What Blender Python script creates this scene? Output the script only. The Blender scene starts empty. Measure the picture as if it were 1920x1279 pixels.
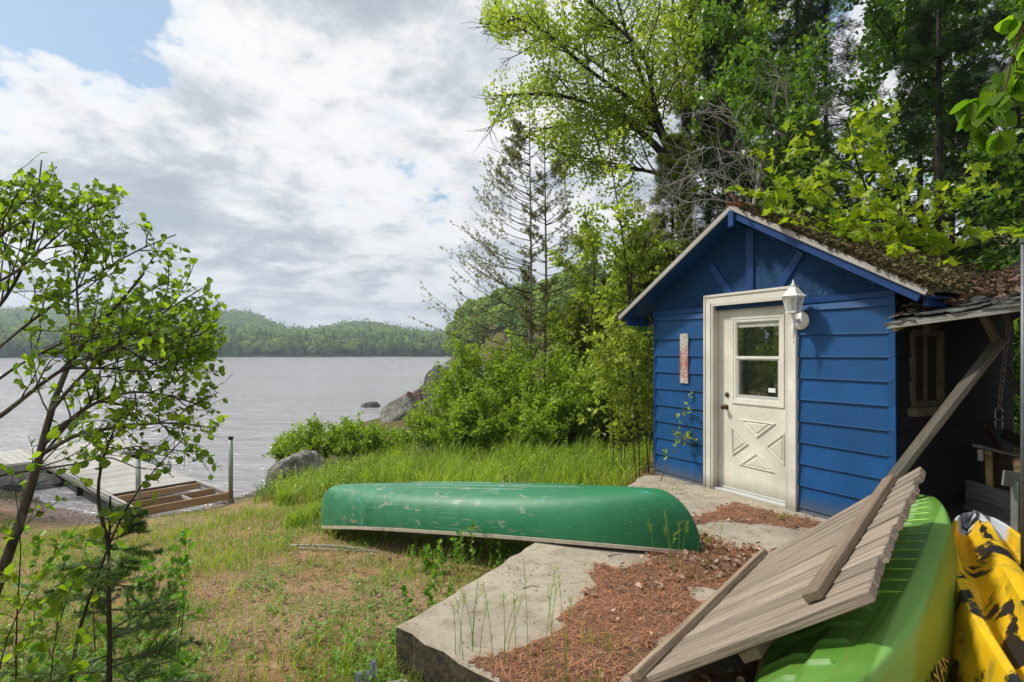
import bpy, bmesh, math, random
import numpy as np
from mathutils import Vector, Matrix, noise as mnoise

rng = np.random.default_rng(7)
random.seed(7)
sc = bpy.context.scene
COL = sc.collection
pi = math.pi

# ------------------------------------------------------------------ camera, sky, sun, exposure
CAMZ = 1.55
FPX = 1067.0
HPY = 662.0
cam_d = bpy.data.cameras.new('camera')
cam = bpy.data.objects.new('camera', cam_d)
COL.objects.link(cam)
cam.location = (0, 0, CAMZ)
cam.rotation_euler = (pi / 2, 0, 0)
cam_d.sensor_width = 36.0
cam_d.lens = 36.0 * FPX / 1920.0
cam_d.shift_y = (HPY - 639.5) / 1920.0
cam_d.clip_end = 9000
cam_d.clip_start = 0.05
sc.camera = cam

SUN_EL = math.radians(52)
SUN_DIR = Vector((-0.93, 0.22, 0)).normalized()      # horizontal direction towards the sun
SUN_AZ = math.atan2(SUN_DIR.x, SUN_DIR.y)

world = bpy.data.worlds.new('World')
sc.world = world
world.use_nodes = True
wn = world.node_tree
wn.nodes.clear()


def N(nt, typ, **kw):
    n = nt.nodes.new(typ)
    for k, v in kw.items():
        if k.startswith('i_'):
            key = k[2:]
            key = int(key) if key.isdigit() else key.replace('_', ' ')
            if isinstance(v, bpy.types.NodeSocket):
                nt.links.new(v, n.inputs[key])
            else:
                n.inputs[key].default_value = v
        else:
            setattr(n, k, v)
    return n


def ramp(nt, fac, stops, interp='LINEAR'):
    r = nt.nodes.new('ShaderNodeValToRGB')
    r.color_ramp.interpolation = interp
    el = r.color_ramp.elements
    while len(el) < len(stops):
        el.new(0.5)
    for e, (p, c) in zip(el, stops):
        e.position = p
        e.color = c if len(c) == 4 else (*c, 1)
    nt.links.new(fac, r.inputs[0])
    return r.outputs[0]


def mth(nt, op, a, b=None, c=None, clamp=False):
    n = nt.nodes.new('ShaderNodeMath')
    n.operation = op
    n.use_clamp = clamp
    for i, v in enumerate((a, b, c)):
        if v is None:
            continue
        if isinstance(v, bpy.types.NodeSocket):
            nt.links.new(v, n.inputs[i])
        else:
            n.inputs[i].default_value = v
    return n.outputs[0]


def mixc(nt, fac, a, b, mode='MIX'):
    n = nt.nodes.new('ShaderNodeMix')
    n.data_type = 'RGBA'
    n.blend_type = mode
    for s, v in ((n.inputs[0], fac), (n.inputs[6], a), (n.inputs[7], b)):
        if isinstance(v, bpy.types.NodeSocket):
            nt.links.new(v, s)
        elif isinstance(v, (int, float)):
            s.default_value = v
        else:
            s.default_value = v if len(v) == 4 else (*v, 1)
    return n.outputs[2]


def noise(nt, vec, scale, detail=4, rough=.55, dist=0.0, out=0):
    n = N(nt, 'ShaderNodeTexNoise')
    n.inputs['Scale'].default_value = scale
    n.inputs['Detail'].default_value = detail
    n.inputs['Roughness'].default_value = rough
    n.inputs['Distortion'].default_value = dist
    if vec is not None:
        nt.links.new(vec, n.inputs['Vector'])
    return n.outputs[out]


def mapping(nt, vec, scale=(1, 1, 1), loc=(0, 0, 0), rot=(0, 0, 0)):
    m = N(nt, 'ShaderNodeMapping')
    m.inputs['Scale'].default_value = scale
    m.inputs['Location'].default_value = loc
    m.inputs['Rotation'].default_value = rot
    nt.links.new(vec, m.inputs['Vector'])
    return m.outputs[0]


# --- world: Nishita sky with broken cloud cover
sky = N(wn, 'ShaderNodeTexSky', sky_type='NISHITA', sun_disc=False, sun_elevation=SUN_EL, sun_rotation=SUN_AZ)
sky.air_density = 1.0
sky.dust_density = 1.5
tc = N(wn, 'ShaderNodeTexCoord')
sep = N(wn, 'ShaderNodeSeparateXYZ', i_0=tc.outputs['Generated'])
zz = mth(wn, 'MAXIMUM', sep.outputs[2], 0.0)
zc = mth(wn, 'ADD', zz, 0.20)
cx = mth(wn, 'DIVIDE', sep.outputs[0], zc)
cy = mth(wn, 'DIVIDE', sep.outputs[1], zc)
cp = N(wn, 'ShaderNodeCombineXYZ', i_0=cx, i_1=cy, i_2=0.0).outputs[0]
cpm = mapping(wn, cp, scale=(1.0, 0.85, 1), loc=(3.1, 1.7, 0.0), rot=(0, 0, 0.5))
big = noise(wn, cpm, 1.25, 3, .5, 0.2)
med = noise(wn, cpm, 3.4, 12, .65, 0.12)


def blob(px, py, rad):
    """a soft bump round the sky direction seen at px, py"""
    v = Vector(((px - 960) / FPX, 1, (HPY - py) / FPX)).normalized()
    dp = N(wn, 'ShaderNodeVectorMath', operation='DOT_PRODUCT', i_0=tc.outputs['Generated'])
    dp.inputs[1].default_value = v
    a = mth(wn, 'ARCCOSINE', dp.outputs['Value'])
    q = mth(wn, 'DIVIDE', a, rad)
    q = mth(wn, 'MULTIPLY', q, q)
    return mth(wn, 'EXPONENT', mth(wn, 'MULTIPLY', q, -1.0))


cov = mth(wn, 'ADD', mth(wn, 'MULTIPLY', big, 0.55), mth(wn, 'MULTIPLY', med, 0.75))
for (px, py, rad, amt) in [(215, 100, .17, -.23), (40, 60, .10, -.12), (-150, 20, .2, -.15), (740, 240, .075, -.13), (400, 330, .06, -.12),
                           (800, 420, .06, -.01), (1120, 370, .06, -.10), (750, 60, .3, .12), (110, 220, .12, .17), (500, 180, .16, .10),
                           (60, 160, .07, .10), (330, 300, .10, .12)]:
    cov = mth(wn, 'ADD', cov, mth(wn, 'MULTIPLY', blob(px, py, rad), amt))
low = mth(wn, 'MULTIPLY', mth(wn, 'SUBTRACT', 1.0, mth(wn, 'MULTIPLY', zz, 4.0), clamp=True), 0.10)
cov = mth(wn, 'ADD', cov, low)
cfac = ramp(wn, cov, [(0.515, (0, 0, 0)), (0.565, (.8,) * 3), (.62, (1, 1, 1))])
# cloud shading: bright edges and tops, grey bases
cpm2 = mapping(wn, cp, scale=(1.0, 1.0, 1), loc=(3.32, 1.52, 0.0), rot=(0, 0, 0.5))
shade = noise(wn, cpm2, 2.9, 12, .63, 0.15)
thick = mth(wn, 'SUBTRACT', cov, 0.58)
sh = mth(wn, 'ADD', mth(wn, 'MULTIPLY', shade, 1.0), mth(wn, 'MULTIPLY', thick, 0.95))
sh = mth(wn, 'SUBTRACT', sh, mth(wn, 'MULTIPLY', blob(700, 200, .42), .17))
sh = mth(wn, 'SUBTRACT', sh, mth(wn, 'MULTIPLY', blob(100, 190, .10), .10))
for (px, py, rad, amt) in [(800, 20, .16, .10), (640, 40, .1, .05), (180, 300, .20, .12), (440, 390, .12, .10), (560, 500, .12, .04), (820, 290, .1, .10)]:
    sh = mth(wn, 'ADD', sh, mth(wn, 'MULTIPLY', blob(px, py, rad), amt))
ccol = ramp(wn, sh, [(0.45, (7.0, 7.0, 7.0)), (0.52, (6.4, 6.4, 6.45)), (0.58, (5.3, 5.5, 5.75)), (0.66, (4.1, 4.45, 4.8)), (0.80, (3.1, 3.5, 4.0))])
blue = mixc(wn, 0.45, sky.outputs[0], (2.7, 4.4, 5.8))
skc = mixc(wn, cfac, blue, ccol)
hz = mth(wn, 'MULTIPLY', mth(wn, 'SUBTRACT', 1.0, mth(wn, 'MULTIPLY', zz, 7.0), clamp=True), 0.45)
skc = mixc(wn, hz, skc, (5.3, 5.6, 5.8))
bg = N(wn, 'ShaderNodeBackground', i_0=skc, i_1=0.10)
wo = N(wn, 'ShaderNodeOutputWorld', i_0=bg.outputs[0])

sun_d = bpy.data.lights.new('sun', 'SUN')
sun_d.energy = 3.2
sun_d.angle = math.radians(6)
sun_d.color = (1.0, 0.95, 0.86)
sun = bpy.data.objects.new('sun', sun_d)
COL.objects.link(sun)
sd = Vector((SUN_DIR.x * math.cos(SUN_EL), SUN_DIR.y * math.cos(SUN_EL), math.sin(SUN_EL)))
sun.rotation_euler = sd.to_track_quat('Z', 'Y').to_euler()
sun.location = sd * 40

sc.view_settings.view_transform = 'Standard'
sc.view_settings.look = 'None'
sc.view_settings.exposure = 0.50
sc.view_settings.gamma = 1.0
sc.view_settings.use_curve_mapping = False
try:
    sc.cycles.max_bounces = 7
    sc.cycles.diffuse_bounces = 3
    sc.cycles.glossy_bounces = 3
    sc.cycles.transmission_bounces = 4
    sc.cycles.transparent_max_bounces = 8
    sc.cycles.caustics_reflective = False
    sc.cycles.caustics_refractive = False
    sc.cycles.use_denoising = True
except Exception:
    pass

# ------------------------------------------------------------------ object helpers
WL = {}


def at(px, py, Y):
    return np.array([(px - 960) / FPX * Y, Y, CAMZ + (HPY - py) / FPX * Y])


def tag(o, label=None, cat=None, group=None, kind=None):
    if label: o['label'] = label
    if cat: o['category'] = cat
    if group: o['group'] = group
    if kind: o['kind'] = kind
    return o


def thing(name, loc, label, cat, group=None):
    o = bpy.data.objects.new(name, None)
    o.empty_display_size = 0.1
    o.location = loc
    COL.objects.link(o)
    WL[o.name] = np.array(loc, float)
    return tag(o, label, cat, group)


def mesh_np(name, V, F, tint=None, smooth=False):
    V = np.asarray(V, np.float32)
    if not isinstance(F, (list, tuple)):
        F = [F]
    F = [np.asarray(f, np.int32) for f in F if len(f)]
    me = bpy.data.meshes.new(name)
    me.vertices.add(len(V))
    me.vertices.foreach_set('co', V.ravel())
    nl = sum(f.size for f in F)
    npoly = sum(f.shape[0] for f in F)
    me.loops.add(nl)
    me.polygons.add(npoly)
    me.loops.foreach_set('vertex_index', np.concatenate([f.ravel() for f in F]))
    tot = np.concatenate([np.full(f.shape[0], f.shape[1], np.int32) for f in F])
    st = np.concatenate([[0], np.cumsum(tot)[:-1]]).astype(np.int32)
    me.polygons.foreach_set('loop_start', st)
    me.polygons.foreach_set('loop_total', tot)
    me.polygons.foreach_set('use_smooth', np.full(npoly, bool(smooth)))
    if tint is not None:
        a = me.attributes.new('tint', 'FLOAT', 'POINT')
        a.data.foreach_set('value', np.asarray(tint, np.float32))
    me.update(calc_edges=True)
    me.validate()
    return me


def ob(name, V, F, mat, parent=None, loc=None, label=None, cat=None, group=None, kind=None, tint=None, smooth=False):
    V = np.array(V, float)
    org = WL[parent.name] if parent is not None else (np.zeros(3) if loc is None else np.array(loc, float))
    me = mesh_np(name, V - org, F, tint, smooth)
    me.materials.append(mat)
    o = bpy.data.objects.new(name, me)
    COL.objects.link(o)
    if parent is not None:
        o.parent = parent
    else:
        o.location = org
    WL[o.name] = org
    return tag(o, label, cat, group, kind)


class G:
    """collects polygons"""
    def __init__(s):
        s.V = []; s.F = {}; s.n = 0

    def add(s, V, faces):
        V = np.asarray(V, float)
        for f in faces:
            s.F.setdefault(len(f), []).append([i + s.n for i in f])
        s.V.append(V); s.n += len(V)
        return s

    def box(s, c, ax, h):
        c = np.asarray(c, float); X, Y, Z = [np.asarray(a, float) for a in ax]
        V = [c + i * h[0] * X + j * h[1] * Y + k * h[2] * Z for i in (-1, 1) for j in (-1, 1) for k in (-1, 1)]
        return s.add(V, [(0, 1, 3, 2), (4, 6, 7, 5), (0, 4, 5, 1), (2, 3, 7, 6), (0, 2, 6, 4), (1, 5, 7, 3)])

    def tube(s, P, R, n=8, cap=True):
        P = np.asarray(P, float)
        R = np.full(len(P), R, float) if np.isscalar(R) else np.asarray(R, float)
        T = np.gradient(P, axis=0); T /= np.linalg.norm(T, axis=1)[:, None] + 1e-9
        a = np.array([0, 0, 1.]) if abs(T[0, 2]) < .9 else np.array([1., 0, 0])
        V = []
        for p, t, r in zip(P, T, R):
            x = np.cross(t, a); x /= np.linalg.norm(x) + 1e-9
            y = np.cross(t, x)
            a = -y if False else a
            for k in range(n):
                th = 2 * pi * k / n
                V.append(p + r * (math.cos(th) * x + math.sin(th) * y))
        F = []
        for i in range(len(P) - 1):
            for k in range(n):
                F.append((i * n + k, i * n + (k + 1) % n, (i + 1) * n + (k + 1) % n, (i + 1) * n + k))
        if cap:
            F.append(tuple(range(n))[::-1]); F.append(tuple((len(P) - 1) * n + k for k in range(n)))
        return s.add(V, F)

    def prism(s, poly, off):
        """poly (n,3) extruded by vector off"""
        poly = np.asarray(poly, float); n = len(poly)
        V = np.vstack([poly, poly + np.asarray(off, float)])
        F = [tuple(range(n)), tuple(range(n, 2 * n))[::-1]] + [(i, i + n, (i + 1) % n + n, (i + 1) % n) for i in range(n)]
        return s.add(V, F)

    def build(s, name, mat, parent=None, **kw):
        return ob(name, np.vstack(s.V), [np.array(v) for v in s.F.values()], mat, parent, **kw)


_unit = {}


def boardobj(name, p0, p1, w, t, up, mat, parent=None, bevel=.003, **kw):
    """board from p0 to p1, width w along the side axis, thickness t along up; local x runs along the board"""
    p0, p1, up = Vector(p0), Vector(p1), Vector(up)
    L = (p1 - p0).length
    x = (p1 - p0).normalized()
    z = (up - x * up.dot(x)).normalized()
    y = z.cross(x)
    key = (round(L, 3), round(w, 4), round(t, 4), mat.name)
    if key not in _unit:
        g = G().box((0, 0, 0), np.eye(3), (L / 2, w / 2, t / 2))
        me = mesh_np(name, np.vstack(g.V), [np.array(v) for v in g.F.values()])
        if bevel:
            bm = bmesh.new(); bm.from_mesh(me)
            bmesh.ops.bevel(bm, geom=list(bm.edges), offset=min(bevel, t * .3), segments=1, affect='EDGES')
            bm.to_mesh(me); bm.free()
        me.materials.append(mat)
        _unit[key] = me
    o = bpy.data.objects.new(name, _unit[key])
    COL.objects.link(o)
    c = (p0 + p1) / 2
    if parent is not None:
        o.parent = parent
        c = c - Vector(WL[parent.name])
    M = Matrix(((x.x, y.x, z.x, c.x), (x.y, y.y, z.y, c.y), (x.z, y.z, z.z, c.z), (0, 0, 0, 1)))
    o.matrix_local = M
    WL[o.name] = np.array((p0 + p1) / 2)
    return tag(o, **{k: v for k, v in kw.items()})


# ------------------------------------------------------------------ materials
def newmat(name):
    m = bpy.data.materials.new(name)
    m.use_nodes = True
    nt = m.node_tree
    b = nt.nodes['Principled BSDF']
    return m, nt, b


def setb(nt, b, **kw):
    for k, v in kw.items():
        key = k.replace('_', ' ')
        if isinstance(v, bpy.types.NodeSocket):
            nt.links.new(v, b.inputs[key])
        else:
            b.inputs[key].default_value = v if not (isinstance(v, tuple) and len(v) == 3) else (*v, 1)


def bump(nt, b, h, strength=.3, dist=.01):
    n = N(nt, 'ShaderNodeBump')
    n.inputs['Strength'].default_value = strength
    n.inputs['Distance'].default_value = dist
    nt.links.new(h, n.inputs['Height'])
    nt.links.new(n.outputs[0], b.inputs['Normal'])
    return n


def objvec(nt, rand=False):
    t = N(nt, 'ShaderNodeTexCoord')
    v = t.outputs['Object']
    if rand:
        oi = N(nt, 'ShaderNodeObjectInfo')
        a = N(nt, 'ShaderNodeVectorMath', operation='ADD', i_0=v)
        c = N(nt, 'ShaderNodeVectorMath', operation='SCALE')
        c.inputs[0].default_value = (7.3, 3.1, 5.7)
        nt.links.new(mth(nt, 'MULTIPLY', oi.outputs['Random'], 9.0), c.inputs['Scale'])
        nt.links.new(c.outputs[0], a.inputs[1])
        v = a.outputs[0]
    return v


def simple(name, col, rough=.6, nscale=8, var=.25, bstr=.15, bdist=.004, metallic=0.0, spec=.4, dirt=None, dirt_amt=.4, stretch=(1, 1, 1)):
    m, nt, b = newmat(name)
    v = mapping(nt, objvec(nt, True), scale=stretch)
    n1 = noise(nt, v, nscale, 6, .6)
    n2 = noise(nt, v, nscale * 9, 4, .6)
    c = np.array(col)
    base = ramp(nt, n1, [(.3, tuple(c * (1 - var))), (.7, tuple(np.minimum(c * (1 + var), .95)))])
    if dirt:
        n3 = noise(nt, v, nscale * .6, 8, .7, .5)
        f = ramp(nt, n3, [(.5, (0, 0, 0)), (.72, (dirt_amt,) * 3)])
        base = mixc(nt, f, base, dirt)
    setb(nt, b, Base_Color=base, Roughness=rough, Metallic=metallic)
    b.inputs['Specular IOR Level'].default_value = spec
    bump(nt, b, n2, bstr, bdist)
    return m


def leafmat(name, dark, light, trans=None, tr=.35, rough=.45, spec=.35, rnd=0.0, vein=False):
    m, nt, b = newmat(name)
    at_ = N(nt, 'ShaderNodeAttribute', attribute_name='tint')
    f = at_.outputs['Fac']
    if rnd:
        oi = N(nt, 'ShaderNodeObjectInfo')
        f = mth(nt, 'ADD', mth(nt, 'MULTIPLY', oi.outputs['Random'], rnd), mth(nt, 'MULTIPLY', f, 1 - rnd))
    mid = tuple((a + b_) / 2 for a, b_ in zip(dark, light))
    col = ramp(nt, f, [(0.0, dark), (.5, mid), (1.0, light)])
    if vein:
        n = noise(nt, objvec(nt), 60, 3, .6)
        col = mixc(nt, mth(nt, 'MULTIPLY', n, .35), col, tuple(x * .55 for x in mid))
        so = N(nt, 'ShaderNodeSeparateXYZ', i_0=objvec(nt))
        ph = mth(nt, 'SUBTRACT', so.outputs[0], mth(nt, 'MULTIPLY', mth(nt, 'ABSOLUTE', so.outputs[1]), .75))
        wv = mth(nt, 'SINE', mth(nt, 'MULTIPLY', ph, 62.0))
        bump(nt, b, mth(nt, 'MULTIPLY', wv, .5), .8, .012)
        rib = ramp(nt, wv, [(.80, (0, 0, 0)), (.98, (.45,) * 3)])
        if rnd: col = mixc(nt, rib, col, tuple(min(1, x * 1.7) for x in light))
    setb(nt, b, Base_Color=col, Roughness=rough)
    b.inputs['Specular IOR Level'].default_value = spec
    t = N(nt, 'ShaderNodeBsdfTranslucent')
    tcol = mixc(nt, 1.0, col, trans or (1.9, 1.9, .9), 'MULTIPLY')
    nt.links.new(tcol, t.inputs[0])
    mx = N(nt, 'ShaderNodeMixShader', i_0=tr, i_1=b.outputs[0], i_2=t.outputs[0])
    out = nt.nodes['Material Output']
    nt.links.new(mx.outputs[0], out.inputs[0])
    return m


def wood(name, a, b_, rough=.75, grain=1.0, knots=True, bstr=.5):
    """boards with the grain along local x"""
    m, nt, b = newmat(name)
    v = objvec(nt, True)
    v1 = mapping(nt, v, scale=(1.6, 38 * grain, 38 * grain))
    n1 = noise(nt, v1, 1.6, 8, .65, .6)
    n2 = noise(nt, mapping(nt, v, scale=(3, 120, 120)), 1.5, 4, .6)
    n3 = noise(nt, mapping(nt, v, scale=(1, 4, 4)), 1.3, 4, .5)
    col = ramp(nt, n1, [(.25, tuple(x * .45 for x in a)), (.42, a), (.62, b_), (.8, tuple(min(1, x * 1.15) for x in b_))])
    oi = N(nt, 'ShaderNodeObjectInfo')
    f = mth(nt, 'ADD', mth(nt, 'MULTIPLY', oi.outputs['Random'], .55), mth(nt, 'MULTIPLY', n3, .45))
    col = mixc(nt, mth(nt, 'MULTIPLY', f, .8), col, tuple(x * .5 for x in a))
    if knots:
        vo = N(nt, 'ShaderNodeTexVoronoi')
        vo.inputs['Scale'].default_value = 1.0
        nt.links.new(mapping(nt, v, scale=(2.2, 9, 9)), vo.inputs['Vector'])
        k = ramp(nt, vo.outputs['Distance'], [(.06, (1, 1, 1)), (.13, (0, 0, 0))])
        col = mixc(nt, mth(nt, 'MULTIPLY', k, .6), col, tuple(x * .25 for x in a))
    setb(nt, b, Base_Color=col, Roughness=rough)
    b.inputs['Specular IOR Level'].default_value = .25
    h = mth(nt, 'ADD', n1, mth(nt, 'MULTIPLY', n2, .6))
    bump(nt, b, h, bstr, .003)
    return m


def bark(name, a, b_, lich=None):
    m, nt, b = newmat(name)
    v = objvec(nt)
    n1 = noise(nt, mapping(nt, v, scale=(1, 1, .3)), 22, 7, .65)
    n2 = noise(nt, v, 5, 4, .6)
    col = ramp(nt, n1, [(.35, a), (.65, b_)])
    if lich:
        col = mixc(nt, ramp(nt, n2, [(.5, (0, 0, 0)), (.62, (.8, .8, .8))]), col, lich)
    setb(nt, b, Base_Color=col, Roughness=.85)
    b.inputs['Specular IOR Level'].default_value = .2
    bump(nt, b, n1, .6, .01)
    return m


M = {}
# painted lap siding
def paint(name, col, rough=.5, wear=(.35, .33, .3), wamt=.5, coarse=False):
    m, nt, b = newmat(name)
    v = objvec(nt, False)
    g = N(nt, 'ShaderNodeNewGeometry')
    pv = g.outputs['Position']
    n1 = noise(nt, pv, 2.2, 5, .6)
    n2 = noise(nt, mapping(nt, pv, scale=(1, 1, 2.5)), 30, 5, .65)
    n3 = noise(nt, pv, 65, 3, .6, 1.0)
    c = np.array(col)
    cc = ramp(nt, n1, [(.3, tuple(c * .82)), (.7, tuple(np.minimum(c * 1.2, .95)))])
    oi = N(nt, 'ShaderNodeObjectInfo')
    cc = mixc(nt, mth(nt, 'MULTIPLY', oi.outputs['Random'], .45), cc, tuple(c * .62))
    cc = mixc(nt, ramp(nt, n2, [(.35, (.3,) * 3), (.6, (0, 0, 0))]), cc, tuple(c * .55))
    sp = ramp(nt, n3, [(.735, (0, 0, 0)), (.76, (wamt,) * 3)])
    cc = mixc(nt, sp, cc, wear)
    setb(nt, b, Base_Color=cc, Roughness=rough)
    b.inputs['Specular IOR Level'].default_value = .35
    if coarse:
        vo = noise(nt, pv, 20, 4, .75, 3.0)
        dk_ = mixc(nt, ramp(nt, vo, [(.40, (.75,) * 3), (.52, (0, 0, 0))]), cc, tuple(c * .35))
        nt.links.new(mixc(nt, ramp(nt, vo, [(.56, (0, 0, 0)), (.66, (.5,) * 3)]), dk_, tuple(c * 1.9)), b.inputs['Base Color'])  # shade and highlights of the coarse relief mixed into the colour
        bump(nt, b, vo, 1.0, .06)
    else:
        bump(nt, b, n2, .18, .004)
        szp = N(nt, 'ShaderNodeSeparateXYZ', i_0=pv)
        splash = mth(nt, 'SUBTRACT', mth(nt, 'ADD', .62, mth(nt, 'MULTIPLY', n2, .55)), mth(nt, 'MULTIPLY', szp.outputs[2], 2.2))
        sf = ramp(nt, splash, [(.50, (0, 0, 0)), (.85, (.65,) * 3)])
        dr = noise(nt, mapping(nt, pv, scale=(9, 9, .8)), 3, 5, .7)
        sf2 = ramp(nt, dr, [(.60, (0, 0, 0)), (.78, (.22,) * 3)])
        cc2 = mixc(nt, sf2, mixc(nt, sf, cc, (.11, .095, .065)), tuple(c * .35 + .02))
        nt.links.new(cc2, b.inputs['Base Color'])
    return m


M['blue'] = paint('blue_paint', (.0045, .072, .225))
M['blue_trim'] = paint('blue_trim_paint', (.005, .045, .175))
M['blue_rough'] = paint('blue_textured_paint', (.008, .088, .26), .6, coarse=True)
M['cream'] = paint('cream_paint', (.70, .67, .57), .45, wear=(.2, .17, .12), wamt=.6)
M['cream_trim'] = paint('cream_trim_paint', (.72, .69, .60), .5, wear=(.25, .22, .15), wamt=.7)
M['fascia'] = paint('weathered_white_fascia', (.42, .40, .37), .7, wear=(.12, .09, .06), wamt=.7)
M['white_metal'] = simple('white_lamp_metal', (.72, .72, .70), .35, 20, .08, .1, .002)
M['brass'] = simple('aged_bronze', (.09, .06, .035), .4, 30, .2, metallic=.8)
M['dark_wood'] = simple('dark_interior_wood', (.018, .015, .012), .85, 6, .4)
M['aluminium'] = simple('window_metal', (.62, .62, .60), .35, 20, .06, metallic=.2)
M['wood_panel'] = wood('weathered_deck_wood', (.24, .19, .145), (.46, .38, .305), bstr=.9)
M['wood_cleat'] = wood('brown_cleat_wood', (.22, .16, .11), (.38, .30, .22), bstr=.8)
M['wood_grey'] = wood('grey_weathered_wood', (.24, .23, .21), (.42, .41, .38))
M['wood_brace'] = wood('weathered_brace_wood', (.07, .063, .048), (.17, .155, .12))
M['wood_dark'] = wood('dark_brown_wood', (.05, .03, .018), (.10, .06, .035))
M['wood_fresh'] = wood('tan_dock_wood', (.38, .24, .13), (.56, .38, .22), knots=False)
M['wood_dock'] = wood('pale_dock_boards', (.42, .40, .38), (.60, .58, .56), knots=False)
M['pipe'] = simple('dull_grey_pipe', (.12, .13, .14), .5, 12, .2, metallic=.5)
M['galv'] = simple('galvanised_pipe', (.30, .34, .31), .45, 12, .2, metallic=.6)
M['chain'] = simple('chain_metal', (.35, .34, .32), .4, 30, .2, metallic=.8)
M['rust_wood'] = simple('yellow_peeling_wood', (.42, .33, .14), .8, 10, .4, dirt=(.12, .05, .02), dirt_amt=.9)
M['bark_grey'] = bark('grey_bark', (.05, .04, .03), (.14, .115, .09), (.20, .20, .16))
M['bark_alder'] = bark('alder_bark', (.025, .019, .013), (.085, .068, .05), (.13, .125, .10))
M['bark_dark'] = bark('dark_bark', (.02, .017, .013), (.06, .05, .04))
M['bark_brown'] = bark('brown_twig_bark', (.045, .032, .022), (.12, .09, .065))
M['bark_cedar'] = bark('cedar_bark', (.10, .08, .06), (.22, .18, .14), (.28, .28, .22))
M['dead_twig'] = bark('bleached_dead_twigs', (.20, .18, .16), (.40, .37, .33))
M['bark_red'] = bark('red_brown_branch', (.10, .035, .02), (.22, .09, .05))
M['leaf_alder'] = leafmat('alder_leaf', (.05, .13, .010), (.30, .42, .03), tr=.5, rnd=.55, vein=True)
M['leaf_maple'] = leafmat('bright_maple_leaf', (.08, .18, .008), (.36, .44, .02), tr=.45, rnd=.5, rough=.4)
M['leaf_bigtree'] = leafmat('tall_maple_leaf', (.12, .21, .015), (.42, .50, .06), tr=.5)
M['leaf_dark'] = leafmat('dark_broad_leaf', (.02, .075, .010), (.20, .34, .035), tr=.38, rough=.35, spec=.5)
M['leaf_bush'] = leafmat('shore_bush_leaf', (.07, .16, .012), (.34, .45, .05), tr=.4)
M['leaf_light'] = leafmat('pale_shrub_leaf', (.14, .23, .025), (.42, .48, .08), tr=.4)
M['needle_cedar'] = leafmat('cedar_foliage', (.06, .10, .012), (.32, .36, .05), tr=.4)
M['needle_grey'] = leafmat('thin_cedar_foliage', (.11, .11, .05), (.28, .28, .12), tr=.3)
M['needle_spruce'] = leafmat('spruce_needles', (.008, .022, .008), (.035, .07, .018), tr=.15)
M['needle_fir'] = leafmat('young_fir_needles', (.02, .055, .012), (.22, .36, .04), tr=.25)
M['hazel'] = leafmat('large_ribbed_leaf', (.05, .16, .010), (.22, .38, .02), tr=.45, rnd=.6, vein=True)
M['grass'] = leafmat('grass_blades', (.07, .16, .012), (.40, .50, .07), tr=.4, rough=.5)
M['grass_dry'] = leafmat('lawn_blades', (.09, .16, .012), (.30, .36, .06), tr=.3, rough=.6)
M['straw'] = leafmat('dry_straw', (.25, .18, .08), (.5, .40, .22), tr=.2, rough=.8)
M['weed'] = leafmat('weed_leaves', (.05, .15, .012), (.20, .36, .04), tr=.35)
M['far_tree'] = leafmat('far_forest_foliage', (.03, .09, .025), (.24, .33, .07), tr=.25, rough=.8, spec=.1)
M['needle_litter'] = leafmat('pine_needles', (.18, .06, .025), (.58, .28, .14), tr=.05, rough=.7)
M['leaf_litter'] = leafmat('dead_leaves', (.11, .055, .032), (.52, .37, .27), tr=.08, rough=.7)
M['flower'] = simple('violet_flower', (.16, .14, .42), .6)

# concrete, ground, water, rock
def concrete(name, base=(.37, .325, .255), dark=(.022, .018, .012), moss=False):
    m, nt, b = newmat(name)
    g = N(nt, 'ShaderNodeNewGeometry')
    v = g.outputs['Position']
    n1 = noise(nt, v, 1.7, 7, .65)
    n2 = noise(nt, v, 26, 7, .75)
    n3 = noise(nt, v, 120, 3, .6)
    c = np.array(base)
    col = ramp(nt, n1, [(.32, tuple(c * .70)), (.5, tuple(c * .98)), (.66, tuple(c * 1.15))])
    n5 = noise(nt, v, 6, 6, .7)
    col = mixc(nt, ramp(nt, n5, [(.50, (0, 0, 0)), (.66, (.65,) * 3)]), col, (.20, .15, .10))
    col = mixc(nt, ramp(nt, n2, [(.30, (.75,) * 3), (.46, (0, 0, 0))]), col, tuple(c * .5))
    col = mixc(nt, ramp(nt, n3, [(.28, (.55,) * 3), (.42, (0, 0, 0))]), col, tuple(c * .45))
    vc = N(nt, 'ShaderNodeTexVoronoi', feature='DISTANCE_TO_EDGE')
    vc.inputs['Scale'].default_value = .9
    wv = N(nt, 'ShaderNodeVectorMath', operation='ADD', i_0=v, i_1=noise(nt, v, 3.5, 5, .6, out=1))
    nt.links.new(wv.outputs[0], vc.inputs['Vector'])
    crk = mth(nt, 'MULTIPLY', ramp(nt, vc.outputs['Distance'], [(.0, (1, 1, 1)), (.007, (0, 0, 0))]), ramp(nt, n1, [(.45, (0, 0, 0)), (.52, (.8,) * 3)]))
    col = mixc(nt, crk, col, (.05, .04, .03))
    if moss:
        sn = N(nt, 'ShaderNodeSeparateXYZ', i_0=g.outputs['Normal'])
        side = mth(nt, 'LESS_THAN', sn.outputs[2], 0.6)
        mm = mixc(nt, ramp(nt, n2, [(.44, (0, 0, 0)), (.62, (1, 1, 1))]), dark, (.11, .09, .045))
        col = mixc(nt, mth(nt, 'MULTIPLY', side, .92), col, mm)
    setb(nt, b, Base_Color=col, Roughness=.9)
    b.inputs['Specular IOR Level'].default_value = .2
    bump(nt, b, mth(nt, 'ADD', n2, mth(nt, 'MULTIPLY', n3, .5)), .5, .012)
    return m


M['concrete'] = concrete('weathered_concrete', moss=True)


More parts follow.
